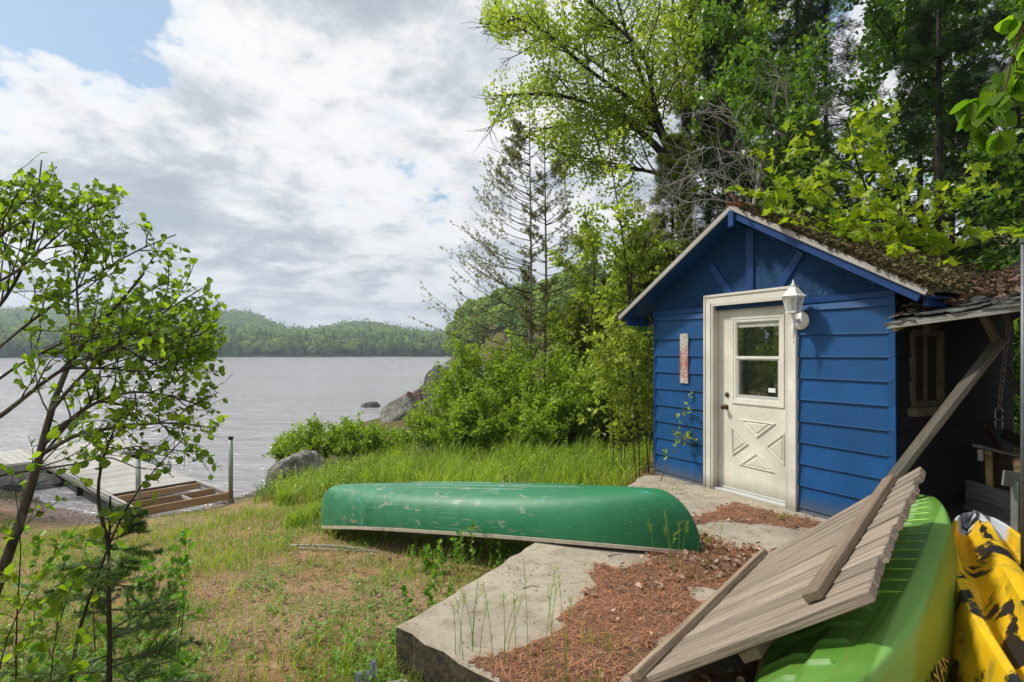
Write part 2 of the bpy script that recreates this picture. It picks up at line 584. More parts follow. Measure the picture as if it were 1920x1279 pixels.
def rockmat(name, base, lich):
    m, nt, b = newmat(name)
    v = N(nt, 'ShaderNodeNewGeometry').outputs['Position']
    n1 = noise(nt, v, 2.2, 8, .7)
    n2 = noise(nt, v, 9, 8, .7, .4)
    c = np.array(base)
    col = ramp(nt, n1, [(.3, tuple(c * .5)), (.7, tuple(c * 1.3))])
    col = mixc(nt, ramp(nt, n2, [(.48, (0, 0, 0)), (.60, (.85,) * 3)]), col, lich)
    setb(nt, b, Base_Color=col, Roughness=.9)
    b.inputs['Specular IOR Level'].default_value = .2
    bump(nt, b, n2, .9, .06)
    return m


M['rock'] = rockmat('lichen_granite', (.15, .14, .13), (.34, .33, .27))
M['rock_dark'] = rockmat('dark_granite', (.085, .080, .080), (.17, .16, .15))
M['rock_brown'] = rockmat('brown_granite', (.16, .11, .085), (.26, .21, .17))

# ------------------------------------------------------------------ terrain
WZ = -1.25
SHORE = np.array([(-70, 24), (-30, 17), (-16, 14.6), (-11.5, 12.6), (-8.4, 10.4), (-6.6, 9.5), (-5.6, 10.1), (-5.15, 11.6), (-5.4, 13.6), (-5.9, 17),
                  (-6.2, 22), (-5.2, 28), (-3.8, 34), (-2, 45), (2, 62), (2, 85), (-6, 115), (-17, 150), (-20, 185), (-6, 240), (30, 330), (80, 420)], float)
POLY = np.vstack([SHORE, [(700, 420), (700, -60), (-70, -60)]])


def in_poly(x, y, P):
    inside = np.zeros(x.shape, bool)
    n = len(P)
    for i in range(n):
        x1, y1 = P[i]; x2, y2 = P[(i + 1) % n]
        if y1 == y2: continue
        c = ((y1 > y) != (y2 > y)) & (x < (x2 - x1) * (y - y1) / (y2 - y1) + x1)
        inside ^= c
    return inside


def seg_dist(x, y, P, closed=False):
    d = np.full(x.shape, 1e9)
    n = len(P)
    for i in range(n if closed else n - 1):
        a = P[i]; b = P[(i + 1) % n]
        ab = b - a
        t = np.clip(((x - a[0]) * ab[0] + (y - a[1]) * ab[1]) / (ab @ ab), 0, 1)
        d = np.minimum(d, np.hypot(x - a[0] - t * ab[0], y - a[1] - t * ab[1]))
    return d


def vn(x, y, s, seed=0):
    """cheap smooth value noise, vectorised, about -1..1"""
    x = np.asarray(x, float) * s + seed * 17.13; y = np.asarray(y, float) * s + seed * 9.71
    xi = np.floor(x).astype(np.int64); yi = np.floor(y).astype(np.int64)
    fx = x - xi; fy = y - yi
    fx = fx * fx * (3 - 2 * fx); fy = fy * fy * (3 - 2 * fy)

    def hsh(a, b):
        h = (a * 374761393 + b * 668265263 + seed * 974634777) & 0xffffffff
        h = ((h ^ (h >> 13)) * 1274126177) & 0xffffffff
        return ((h ^ (h >> 16)) & 0xffff) / 32767.5 - 1
    return (hsh(xi, yi) * (1 - fx) + hsh(xi + 1, yi) * fx) * (1 - fy) + (hsh(xi, yi + 1) * (1 - fx) + hsh(xi + 1, yi + 1) * fx) * fy


def fbm(x, y, s, seed=0, o=4):
    r = 0; a = 1; t = 0
    for k in range(o):
        r = r + a * vn(x, y, s * 2 ** k, seed + k); t += a; a *= .5
    return r / t


# slab: a broad concrete apron whose left edge runs from the near corner to the shed
SLAB = np.array([(-.66, 3.24), (-.27, 2.86), (.55, 2.05), (1.5, 1.0), (4.6, 3.0), (3.4, 4.72), (1.95, 7.20), (1.68, 7.22), (.95, 6.02), (.11, 4.55)], float)
PLAT = np.array([(-.45, 3.24), (-.2, 3.02), (.3, 2.2), (.9, .6), (1.4, -2), (12, -2), (12, 5), (7.5, 12), (3.0, 9.5), (1.80, 7.5), (.25, 4.6)], float)


def hfun(x, y):
    x = np.asarray(x, float); y = np.asarray(y, float)
    d = seg_dist(x, y, SHORE)
    s = np.where(in_poly(x, y, POLY), d, -d)
    h = np.where(s > 0, 1.25 * (1 - np.exp(-s / 5.5)), .16 * s)
    h = WZ + np.maximum(h, -2.5)
    hill = np.maximum(0, x * .7 + y * .3 - 6.6)
    h = h + np.where(s > 0, np.minimum(.26 * hill, 30) * np.clip(s / 6, 0, 1), 0)
    h = h + .035 * fbm(x, y, .7, 3) * np.clip(np.abs(s), 0, 1.5) + .012 * fbm(x, y, 4, 9, 3) * (s > -1)
    ip = in_poly(x, y, PLAT)
    dp = seg_dist(x, y, PLAT, True)
    k = np.where(ip, 1.0, np.clip(1 - dp / .35, 0, 1))
    k = k * k * (3 - 2 * k)
    # left and near faces of the slab stay exposed, the far side gets a soil bank
    bank = np.clip((y - 5.6) / 1.6, 0, 1)
    k = np.where(ip, 1.0, k * bank)
    flat = -.05 + np.where(x * .7 + y * .3 > 6.6, h * 0 + np.maximum(0, .26 * hill), 0)
    return h * (1 - k) + flat * k


def hz1(x, y):
    return float(hfun(np.array([x]), np.array([y]))[0])


def grid_mesh(xs, ys, zf, mask=None):
    X, Y = np.meshgrid(xs, ys)
    Z = zf(X.ravel(), Y.ravel())
    V = np.stack([X.ravel(), Y.ravel(), Z], 1)
    nx, ny = len(xs), len(ys)
    i = np.arange(nx - 1); j = np.arange(ny - 1)
    I, J = np.meshgrid(i, j)
    a = (J * nx + I).ravel()
    F = np.stack([a, a + 1, a + 1 + nx, a + nx], 1)
    return V, F


def spaced(lo, hi, core_lo, core_hi, step, growth=1.12):
    c = list(np.arange(core_lo, core_hi, step))
    s = step; p = core_lo
    L = []
    while p > lo:
        s *= growth; p -= s; L.append(p)
    R = []; s = step; p = c[-1]
    while p < hi:
        s *= growth; p += s; R.append(p)
    return np.array(L[::-1] + c + R)


# ground material
m, nt, b = newmat('shore_ground')
g = N(nt, 'ShaderNodeNewGeometry')
v = g.outputs['Position']
sp = N(nt, 'ShaderNodeSeparateXYZ', i_0=v)
n1 = noise(nt, v, .9, 6, .6); n2 = noise(nt, v, 5, 7, .7); n3 = noise(nt, v, 60, 5, .75); n4 = noise(nt, mapping(nt, v, scale=(1, 1, 1)), 140, 2, .6)
soil = ramp(nt, n2, [(.32, (.14, .07, .04)), (.5, (.31, .17, .095)), (.68, (.40, .27, .16))])
needles = ramp(nt, n3, [(.36, (.09, .055, .03)), (.5, (.31, .20, .11)), (.64, (.50, .38, .24))])
col = mixc(nt, ramp(nt, n1, [(.42, (0, 0, 0)), (.6, (.85,) * 3)]), soil, needles)
mossf = ramp(nt, noise(nt, v, 1.6, 7, .7), [(.47, (0, 0, 0)), (.60, (.75,) * 3)])
col = mixc(nt, mossf, col, ramp(nt, n3, [(.3, (.05, .075, .015)), (.7, (.20, .25, .05))]))
peb = ramp(nt, n3, [(.3, (.06, .045, .04)), (.5, (.18, .13, .12)), (.7, (.34, .28, .26))])
hf = mth(nt, 'ADD', sp.outputs[2], mth(nt, 'MULTIPLY', mth(nt, 'SUBTRACT', n2, .5), .25))
wet = ramp(nt, mth(nt, 'ADD', hf, 1.6), [(.42, (1, 1, 1)), (.56, (0, 0, 0))])
col = mixc(nt, wet, col, peb)
speck = ramp(nt, n4, [(.25, (.7,) * 3), (.4, (0, 0, 0))])
col = mixc(nt, speck, col, (.07, .045, .03))
far = mth(nt, 'GREATER_THAN', sp.outputs[1], 10.5)
col = mixc(nt, mth(nt, 'MULTIPLY', far, .85), col, ramp(nt, n3, [(.3, (.03, .035, .01)), (.7, (.10, .10, .03))]))
setb(nt, b, Base_Color=col, Roughness=.92)
b.inputs['Specular IOR Level'].default_value = .15
bump(nt, b, mth(nt, 'ADD', n3, n2), .7, .02)
M['ground'] = m
xs = spaced(-70, 300, -8, 5, .075, 1.09)
ys = spaced(-10, 425, 1.5, 14, .085, 1.085)
V, F = grid_mesh(xs, ys, hfun)
ob('ground', V, F, M['ground'], kind='structure', smooth=True, label='sloping reddish lakeside ground with needles and moss')

# water
m, nt, b = newmat('lake_water')
g = N(nt, 'ShaderNodeNewGeometry')
v = g.outputs['Position']
va = mapping(nt, v, scale=(.55, 1.0, 1), rot=(0, 0, .12))
w1 = noise(nt, va, 1.1, 3, .5, .6)
w2 = noise(nt, va, 3.6, 4, .6, .8)
w3 = noise(nt, va, 11, 3, .6, .5)
hgt = mth(nt, 'ADD', mth(nt, 'MULTIPLY', w1, 1.0), mth(nt, 'ADD', mth(nt, 'MULTIPLY', w2, .55), mth(nt, 'MULTIPLY', w3, .16)))
setb(nt, b, Base_Color=(.33, .315, .335), Roughness=.14, IOR=1.45)
b.inputs['Specular IOR Level'].default_value = 1.0
lane = noise(nt, mapping(nt, v, scale=(.018, .11, 1), rot=(0, 0, -.1)), 1.0, 4, .6)
hgt = mth(nt, 'MULTIPLY', hgt, ramp(nt, lane, [(.36, (.45,) * 3), (.62, (1.25,) * 3)]))
bm_ = bump(nt, b, hgt, 1.0, .34)
M['water'] = m
V, F = grid_mesh(np.array([-1500., -300, -60, 0, 300, 700]), np.array([-2., 20, 60, 200, 450, 700]), lambda x, y: np.full(x.shape, WZ))
ob('lake', V, F, m, kind='structure', label='wind-rippled grey lake water')

# ------------------------------------------------------------------ far shore hills with their woods
def farh(x, y):
    r = np.hypot(x, y)
    a = x / np.maximum(y, 1)
    # shoreline at about 430 m
    sh = np.clip((r - 430) / 90, 0, 1)
    def hump(px, py, w, D, W):
        ax = (px - 960) / FPX
        return ((HPY - py) / FPX * D) * np.exp(-((a - ax) / w) ** 2) * np.exp(-((r - D) / W) ** 2)
    h = 0
    h = h + hump(455, 622, .075, 1050, 300) + hump(300, 622, .11, 1250, 300) + hump(120, 628, .17, 1200, 300) + hump(-400, 615, .35, 1200, 350)
    h = h + hump(672, 643, .07, 900, 250) + hump(560, 645, .5, 800, 300) + hump(-1500, 560, 1.2, 900, 350) + hump(800, 650, .15, 800, 250)
    h = h + 4 * fbm(x, y, .01, 5)
    return WZ - .5 + sh * (3.0 + np.maximum(h, 0)) - (r < 425) * 1.5


def polar_grid(a0, a1, na, r0, r1, nr, zf):
    A = np.linspace(a0, a1, na); R = r0 * (r1 / r0) ** np.linspace(0, 1, nr)
    AA, RR = np.meshgrid(A, R)
    X = (RR * np.sin(AA)).ravel(); Y = (RR * np.cos(AA)).ravel()
    V = np.stack([X, Y, zf(X, Y)], 1)
    I, J = np.meshgrid(np.arange(na - 1), np.arange(nr - 1))
    a = (J * na + I).ravel()
    return V, np.stack([a, a + 1, a + 1 + na, a + na], 1)


M['far_ground'] = simple('far_forest_floor', (.03, .05, .02), .95, .05, .4)
V, F = polar_grid(math.radians(-100), math.radians(12), 160, 415, 1700, 60, farh)
ob('far_hills', V, F, M['far_ground'], kind='structure', smooth=True, label='forested hills along the far lake shore')


def blob_template(r, n, kind):
    """n small faces arranged as a tree of height 1"""
    V = []; T = []
    for i in range(n):
        if kind == 'conifer':
            z = r.random() ** 1.25
            rad = .19 * (1 - z) + .015
            th = r.random() * 2 * pi
            c = np.array([rad * math.cos(th), rad * math.sin(th), .06 + z * .94])
            s = .05 + .05 * (1 - z)
            nrm = np.array([math.cos(th), math.sin(th), .5])
        else:
            d = r.normal(size=3); d /= np.linalg.norm(d)
            if d[2] < -.4: d[2] *= -1
            q = .75 + .25 * r.random()
            c = np.array([.36 * d[0] * q, .36 * d[1] * q, .60 + .38 * d[2] * q])
            s = .09
            nrm = d + np.array([0, 0, .3])
        nrm = nrm / np.linalg.norm(nrm) + .45 * r.normal(size=3)
        nrm /= np.linalg.norm(nrm)
        x = np.cross(nrm, r.normal(size=3)); x /= np.linalg.norm(x)
        y = np.cross(nrm, x)
        s *= .7 + .7 * r.random()
        V += [c + s * (x * .3 + y), c + s * (-x + .1 * y), c + s * (-.2 * x - y), c + s * (x - .2 * y)]
        T += [r.random() * .35 + .35 * c[2]] * 4
    return np.array(V), np.array(T)


def merge_instances(templates, pos, size, rot, which, tint0):
    Vs = []; Fs = []; Ts = []; off = 0
    for k, (TV, TT) in enumerate(templates):
        idx = np.nonzero(which == k)[0]
        if not len(idx): continue
        c, s = np.cos(rot[idx]), np.sin(rot[idx])
        P = TV[None] * size[idx][:, None, :]
        X = P[..., 0] * c[:, None] - P[..., 1] * s[:, None]
        Y = P[..., 0] * s[:, None] + P[..., 1] * c[:, None]
        W = np.stack([X, Y, P[..., 2]], -1) + pos[idx][:, None, :]
        n = len(TV)
        f = np.arange(len(idx) * n).reshape(-1, 4) + off
        off += len(idx) * n
        Vs.append(W.reshape(-1, 3)); Fs.append(f)
        Ts.append(np.clip(tint0[idx][:, None] + TT[None] - .3, 0, 1).ravel())
    return np.vstack(Vs), np.vstack(Fs), np.concatenate(Ts)


r0 = np.random.default_rng(3)
TPL = [blob_template(r0, 70, 'conifer'), blob_template(r0, 80, 'conifer'), blob_template(r0, 90, 'round'), blob_template(r0, 90, 'round')]
TPL_D = [blob_template(r0, 420, 'conifer'), blob_template(r0, 420, 'conifer'), blob_template(r0, 520, 'round'), blob_template(r0, 520, 'round')]
for _V, _T in TPL_D:
    _q = _V.reshape(-1, 4, 3); _c = _q.mean(1, keepdims=True); _V[:] = (_c + (_q - _c) * .42).reshape(-1, 3)
TPL_S = [blob_template(r0, 16, 'conifer'), blob_template(r0, 20, 'conifer'), blob_template(r0, 24, 'round'), blob_template(r0, 26, 'round')]


def forest(name, a0, a1, r_lo, r_hi, spacing, hmin, hmax, tpl, zf, label, base=.1, conif=.45):
    pts = []
    n = int((a1 - a0) * (r_hi ** 2 - r_lo ** 2) / 2 / spacing ** 2)
    A = r0.uniform(a0, a1, n); R = np.sqrt(r0.uniform(r_lo ** 2, r_hi ** 2, n))
    x, y = R * np.sin(A), R * np.cos(A)
    z = zf(x, y)
    ok = z > WZ + .2
    x, y, z = x[ok], y[ok], z[ok]
    n = len(x)
    which = np.where(r0.random(n) < conif + .25 * fbm(x, y, .02, 21), r0.integers(0, 2, n), r0.integers(2, 4, n))
    H = r0.uniform(hmin, hmax, n) * np.where(which < 2, 1.12, .85)
    wid = r0.uniform(.8, 1.3, n) * np.where(which < 2, .85, 1.05)
    size = np.stack([H * wid, H * wid, H], 1)
    tint = base + .3 * r0.random(n) + np.where(which < 2, -.12, .16) + .15 * fbm(x, y, .015, 8)
    V, F, T = merge_instances(tpl, np.stack([x, y, z - .3], 1), size, r0.uniform(0, 6.3, n), which, tint)
    return ob(name, V, F, M['far_tree'], kind='stuff', tint=T, label=label)


AR = lambda px: math.atan((px - 960) / FPX)
forest('far_shore_trees', AR(-60), AR(900), 432, 500, 4.8, 8, 14, TPL, farh, 'mixed trees lining the far shore of the lake', base=.18)
forest('hillside_forest', AR(-60), AR(900), 500, 1330, 10.0, 9, 13, TPL_S, farh, 'forest covering the distant hills', base=.2, conif=.3)
forest('hillside_forest', AR(-3500), AR(-60), 432, 620, 14, 14, 24, TPL_S, farh, 'forest on the far shore beyond the left edge', base=.2)


def nearh(x, y):
    return hfun(x, y)
forest('right_shore_forest', AR(835), AR(1130), 75, 330, 4.6, 6, 11, TPL_D, nearh, 'light green woods on the right shore beyond the bushes', base=.42, conif=.25)

# ------------------------------------------------------------------ slab and litter
def prism_top(poly2, z0, z1, jit=0.0, sub=6):
    """closed prism with slightly uneven edge"""
    P = []
    n = len(poly2)
    for i in range(n):
        a = poly2[i]; b2 = poly2[(i + 1) % n]
        L = np.linalg.norm(b2 - a); k = max(1, int(L / .12)) if jit else 1
        d = (b2 - a) / L; nn = np.array([d[1], -d[0]])
        for j in range(k):
            P.append(a + (b2 - a) * j / k + nn * jit * (random.random() - .5) * (0 if j == 0 else 1))
    P = np.array(P); n = len(P)
    top = np.c_[P, np.full(n, z1)]; bot = np.c_[P, np.full(n, z0)]
    cen = P.mean(0); inn = np.c_[P + (cen - P) / np.linalg.norm(cen - P, axis=1)[:, None] * .015, np.full(n, z1 + 0)]
    top[:, 2] -= .010
    V = np.vstack([bot, top, inn])
    q = [(i, (i + 1) % n, n + (i + 1) % n, n + i) for i in range(n)] + [(n + i, n + (i + 1) % n, 2 * n + (i + 1) % n, 2 * n + i) for i in range(n)]
    return V, q, n


V, q, n = prism_top(SLAB, -.55, 0.0, .045)
g = G(); g.add(V, q + [tuple(range(2 * n, 3 * n))])
g.build('concrete_slab', M['concrete'], kind='structure', label='weathered concrete slab in front of the shed')

# litter sheet
EDGE = np.array([(2.3, 5.9), (1.55, 5.25), (1.35, 4.55), (.98, 4.30), (.62, 4.10), (.50, 3.80), (.36, 3.46), (.14, 3.12), (-.22, 2.84), (.45, 2.1), (1.3, .8), (5, .8), (6.5, 4.0), (4.5, 5.2), (3.35, 4.75), (2.95, 4.9)], float)


def litter(x, y):
    ins = in_poly(x, y, EDGE)
    d = seg_dist(x, y, EDGE, True)
    s = np.where(ins, d, -d)
    bare = np.zeros_like(x)
    for (bx, by, br) in [(1.05, 2.95, .24), (.62, 2.62, .18), (1.28, 3.62, .12), (1.95, 4.9, .35), (2.3, 4.75, .35), (.8, 2.3, .2)]:
        bare += np.exp(-((x - bx) ** 2 + (y - by) ** 2) / br ** 2)
    return np.clip(s * .12, -.05, .014) + .014 * fbm(x, y, 3.6, 31) + .010 * fbm(x, y, 12, 33, 3) - .034 * bare


m, nt, b = newmat('needle_litter_bed')
v = N(nt, 'ShaderNodeNewGeometry').outputs['Position']
n1 = noise(nt, v, 3, 6, .6); n2 = noise(nt, mapping(nt, v, scale=(1, 1.6, 1)), 70, 5, .8, 1.5)
col = ramp(nt, n2, [(.36, (.09, .035, .02)), (.5, (.32, .15, .085)), (.64, (.52, .30, .19))])
col = mixc(nt, ramp(nt, n1, [(.45, (0, 0, 0)), (.65, (.7,) * 3)]), col, (.15, .10, .065))
setb(nt, b, Base_Color=col, Roughness=.95)
bump(nt, b, n2, 1.0, .02)
M['litter_bed'] = m
V, F = grid_mesh(np.arange(-.5, 6.4, .04), np.arange(.8, 6.1, .04), litter)
fc = V[F].mean(1)
keep = (V[F].max(1)[:, 2] > -.03) & (in_poly(fc[:, 0], fc[:, 1], EDGE) | (seg_dist(fc[:, 0], fc[:, 1], EDGE, True) < .05)) & ~((fc[:, 0] + fc[:, 1] < 2.66) & (fc[:, 0] < .10))
ob('needle_litter_bed', V, F[keep], M['litter_bed'], kind='structure', smooth=True, label='reddish bed of fallen pine needles on the slab')

# needles on it: thin strands
def strands(P, dirs, L, w, tint_lo=0, tint_hi=1, curve=.15, lift=.3):
    n = len(P)
    up = np.tile([0, 0, 1.], (n, 1))
    side = np.cross(dirs, up); side /= np.linalg.norm(side, axis=1)[:, None] + 1e-9
    mid = P + dirs * L[:, None] * .5 + up * (L * lift)[:, None] * .3 + side * (rng.normal(size=n) * curve * L)[:, None]
    end = P + dirs * L[:, None]
    V = np.stack([P - side * w[:, None], P + side * w[:, None], mid + side * w[:, None], mid - side * w[:, None], end], 1).reshape(-1, 3)
    b0 = np.arange(n) * 5
    F4 = np.stack([b0, b0 + 1, b0 + 2, b0 + 3], 1); F3 = np.stack([b0 + 3, b0 + 2, b0 + 4], 1)
    T = np.repeat(rng.uniform(tint_lo, tint_hi, n), 5)
    return V, [F4, F3], T


n = 60000
y = 1.5 + 4.2 * rng.random(n) ** 1.35
x = rng.uniform(-.5, 4.6, n)
h = litter(x, y)
gap = in_poly(x, y, np.array([(2.6, 3.1), (3.6, 4.5), (4.2, 4.5), (2.3, 1.5), (1.7, 1.5)]))
ok = ((h > -.004 + .006 * rng.random(n)) | gap) & ~((x + y < 2.64) & (x < .10))
x, y, h = x[ok], y[ok], h[ok]
n = len(x)
a = rng.uniform(0, 2 * pi, n) + 2.0 * fbm(x, y, 5, 44, 2)
el = rng.normal(.05, .14, n)
D = np.stack([np.cos(a) * np.cos(el), np.sin(a) * np.cos(el), np.abs(np.sin(el))], 1)
V, F, T = strands(np.stack([x, y, np.maximum(h, 0) + .003 + .012 * rng.random(n)], 1), D, rng.uniform(.04, .10, n), rng.uniform(.0009, .0019, n), 0, 1)
ob('pine_needles', V, F, M['needle_litter'], kind='stuff', tint=T, label='loose rusty pine needles scattered over the slab')


def leaf_batch(P, D, Nn, S, TV, TF, tint, fold=None):
    """N leaves from a template: TV (k,3) with x along, y across, z up"""
    D = D / (np.linalg.norm(D, axis=1)[:, None] + 1e-9)
    B = np.cross(Nn, D); B /= np.linalg.norm(B, axis=1)[:, None] + 1e-9
    U = np.cross(D, B)
    S = S[:, None, None]
    V = P[:, None, :] + S * (TV[None, :, 0:1] * D[:, None, :] + TV[None, :, 1:2] * B[:, None, :] + TV[None, :, 2:3] * U[:, None, :])
    k = len(TV); n = len(P)
    Fs = []
    for f in TF:
        f = np.asarray(f)
        Fs.append((np.arange(n)[:, None, None] * k + f[None]).reshape(-1, f.shape[1]))
    return V.reshape(-1, 3), Fs, np.repeat(tint, k)


OVAL = (np.array([(0, 0, 0), (.20, .33, .05), (.66, .38, .05), (1, 0, -.06), (.66, -.38, .05), (.20, -.33, .05), (.3, 0, -.03), (.65, 0, -.02)], float),
        [np.array([(0, 6, 1), (0, 5, 6), (7, 3, 2), (7, 4, 3)]), np.array([(6, 7, 2, 1), (5, 4, 7, 6)])])
_n = 7
_xs = np.linspace(0, 1, _n)
_w = .40 * np.sin(pi * _xs ** .82) ** .8
_w[0] = _w[-1] = 0
_mid = [(x_, 0, -.035 * math.sin(pi * x_) - .10 * x_ ** 2) for x_ in _xs]
_lf = [(x_, w_, .10 * w_ - .10 * x_ ** 2 + .018 * (-1) ** i) for i, (x_, w_) in enumerate(zip(_xs, _w))]
OVALH = (np.array(_mid + _lf[1:-1] + [(a_, -b_, c_) for a_, b_, c_ in _lf[1:-1]]),
         [np.array([(0, 1, _n), (_n - 2, _n - 1, 2 * _n - 3), (0, 2 * _n - 2, 1), (_n - 2, 3 * _n - 5, _n - 1)]),
          np.array([(i, i + 1, _n + i, _n + i - 1) for i in range(1, _n - 2)] + [(i, 2 * _n - 3 + i, 2 * _n - 2 + i, i + 1) for i in range(1, _n - 2)])])
RHOMB = (np.array([(0, 0, 0), (.5, .24, .05), (1, 0, -.05), (.5, -.24, .05)], float), [np.array([(0, 2, 1), (0, 3, 2)])])
_mp = []
for ang, rad in [(180, .12), (140, .42), (118, .30), (75, .78), (55, .50), (38, .62), (22, .48), (0, 1.0)]:
    _mp.append((rad * math.cos(math.radians(ang)), rad * math.sin(math.radians(ang))))
_out = _mp + [(x_, -y_) for x_, y_ in _mp[1:-1][::-1]]
_mv = [(0.08, 0, -.03)] + [(x_, y_, .07 * abs(y_) - .08 * max(0, x_) ** 2) for x_, y_ in _out]
MAPLE = (np.array(_mv, float) * np.array([.6, .6, .6]) + np.array([.12, 0, 0]), [np.array([(0, i + 1, (i + 1) % len(_out) + 1) for i in range(len(_out))][::-1])])
# small flat spray of several leaflets (cedar, far twigs)
def spray(n, r, wid=.10, spread=1.0):
    V = []; F = []
    for i in range(n):
        t = i / n
        sgn = 1 if i % 2 else -1
        b0 = np.array([t * .8, 0, 0]); a_ = sgn * (0.9 - .5 * t) * spread
        L = (.45 * (1 - t) + .2)
        tip = b0 + L * np.array([math.cos(a_), math.sin(a_), r.normal() * .15])
        q = np.array([-math.sin(a_), math.cos(a_), 0]) * wid * L
        k = len(V)
        V += [b0, b0 + (tip - b0) * .5 + q, tip, b0 + (tip - b0) * .5 - q]
        F += [(k, k + 1, k + 2, k + 3)]
    return np.array(V), [np.array(F)]


SPRAY = spray(7, r0, .22)
NEEDLE = spray(14, r0, .07, 1.15)

# dead leaves
n = 12000
y = 1.9 + 4.0 * rng.random(n); x = rng.uniform(-.2, 3.6, n)
h = litter(x, y)
dens = np.exp(-((x - 1.75) ** 2 + (y - 4.25) ** 2) / .42 ** 2) * 2.2 + np.exp(-((x - 2.0) ** 2 + (y - 4.7) ** 2) / .3 ** 2) + .06 + .12 * (fbm(x, y, 2, 71) > .2)
gap = in_poly(x, y, np.array([(2.6, 3.2), (3.3, 4.5), (3.7, 4.5), (2.9, 3.2)]))
ok = ((rng.random(n) < dens) & (h > 0)) | gap
x, y, h = x[ok], y[ok], h[ok]; n = len(x)
curl = OVAL[0].copy(); curl[:, 2] += .35 * np.abs(curl[:, 1]) + .25 * (curl[:, 0] - .5) ** 2
a = rng.uniform(0, 2 * pi, n)
D = np.stack([np.cos(a), np.sin(a), rng.normal(0, .35, n)], 1)
Nn = np.stack([rng.normal(0, .55, n), rng.normal(0, .55, n), np.ones(n)], 1)
V, F, T = leaf_batch(np.stack([x, y, np.maximum(h, 0) + .015 + .02 * rng.random(n)], 1), D, Nn, rng.uniform(.018, .048, n), curl, OVAL[1], rng.random(n) ** 1.4)
ob('dead_leaves', V, F, M['leaf_litter'], kind='stuff', tint=T, label='curled brown dead leaves lying around the canoe end')

# low concrete blocks by the near corner
def block(name, pts, z0, z1, label):
    V, q, n = prism_top(np.array(pts, float), z0, z1, .03)
    g = G(); g.add(V, q + [tuple(range(2 * n, 3 * n))])
    c = np.mean(pts, 0)
    return g.build(name, M['concrete'], loc=(c[0], c[1], z0), label=label, cat='concrete block')


block('concrete_block', [(-.70, 2.98), (-.62, 2.78), (-.50, 2.60), (-.42, 2.78), (-.56, 3.02)], -.60, -.17, 'low broken concrete block left of the slab corner')
block('concrete_block', [(-.44, 2.62), (-.30, 2.40), (.05, 2.32), (.30, 2.45), (.02, 2.62), (-.20, 2.80)], -.60, -.065, 'concrete step piece half under pine needles at the slab front')

# ------------------------------------------------------------------ blue shed
U = np.array([.471, -.882, 0]); U /= np.linalg.norm(U)
BK = np.array([.882, .471, 0]); BK /= np.linalg.norm(BK)
ZU = np.array([0, 0, 1.0])
Q0 = np.array([2.362, 6.43, 0])
TA, TB = -1.069, 1.846          # left and right ends of the front wall
DEPTH = 2.1


def W(t, n, z):
    return Q0 + t * U - n * BK + z * ZU


def wall_px(px, py, n=0.0):
    r = (px - 960) / FPX
    t = (r * (Q0[1] - BK[1] * n) - Q0[0] + BK[0] * n) / (U[0] - U[1] * r)
    Y = Q0[1] + t * U[1] - n * BK[1]
    return t, CAMZ + (HPY - py) / FPX * Y


def wbox(g, t0, t1, n0, n1, z0, z1):
    return g.box(W((t0 + t1) / 2, (n0 + n1) / 2, (z0 + z1) / 2), (U, -BK, ZU), (abs(t1 - t0) / 2, abs(n1 - n0) / 2, abs(z1 - z0) / 2))


shed = thing('blue_shed', W(.4, -DEPTH / 2, 0), 'small blue gabled boathouse with cream door and mossy roof', 'shed')
TP = .39
ZT = 2.035
ZPK = 2.985                     # underside peak of gable on the wall
SL = 1.06 / 1.84


def roofz(t):                   # underside of the roof sheathing
    return 3.03 - SL * abs(t - TP)


g = G()
DL, DR, DT = -.10, .865, 2.085   # door opening
wbox(g, TA, DL, -.09, 0, 0, ZT); wbox(g, DR, TB, -.09, 0, 0, ZT); wbox(g, DL, DR, -.09, 0, DT, DT + .02)
g.box(W(TA + .045, -DEPTH / 2, ZT / 2), (U, -BK, ZU), (.045, DEPTH / 2 - .1, ZT / 2))
g2_ = G(); g2_.box(W(TB - .045, -DEPTH / 2, ZT / 2), (U, -BK, ZU), (.045, DEPTH / 2 - .1, ZT / 2)); g2_.build('side_wall', M['dark_wood'], shed)  # coloured dark too, for the shade under the lean-to
g.box(W(.39, -DEPTH + .05, 1.0), (U, -BK, ZU), ((TB - TA) / 2, .04, 1.0))
g.build('wall', M['blue_trim'], shed)
g = G()
g.prism([W(TA, -.05, ZT), W(TB, -.05, ZT), W(TB, -.05, roofz(TB)), W(TP, -.05, roofz(TP)), W(TA, -.05, roofz(TA))], -BK * .055)
g.build('gable_panel', M['blue_rough'], shed)
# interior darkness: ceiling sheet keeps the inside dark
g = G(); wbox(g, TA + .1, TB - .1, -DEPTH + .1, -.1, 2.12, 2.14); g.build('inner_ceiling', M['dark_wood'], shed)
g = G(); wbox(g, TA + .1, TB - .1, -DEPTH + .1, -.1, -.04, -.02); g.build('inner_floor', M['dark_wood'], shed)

# lap siding
M['side_shaded'] = paint('shade_dark_siding', (.010, .012, .018), .8)  # near-black colour stands for the lean-to's shade on the side boards
ZB = [0.0, .057, .273, .484, .69, .90, 1.11, 1.318, 1.526, 1.735, 1.97, 2.035]


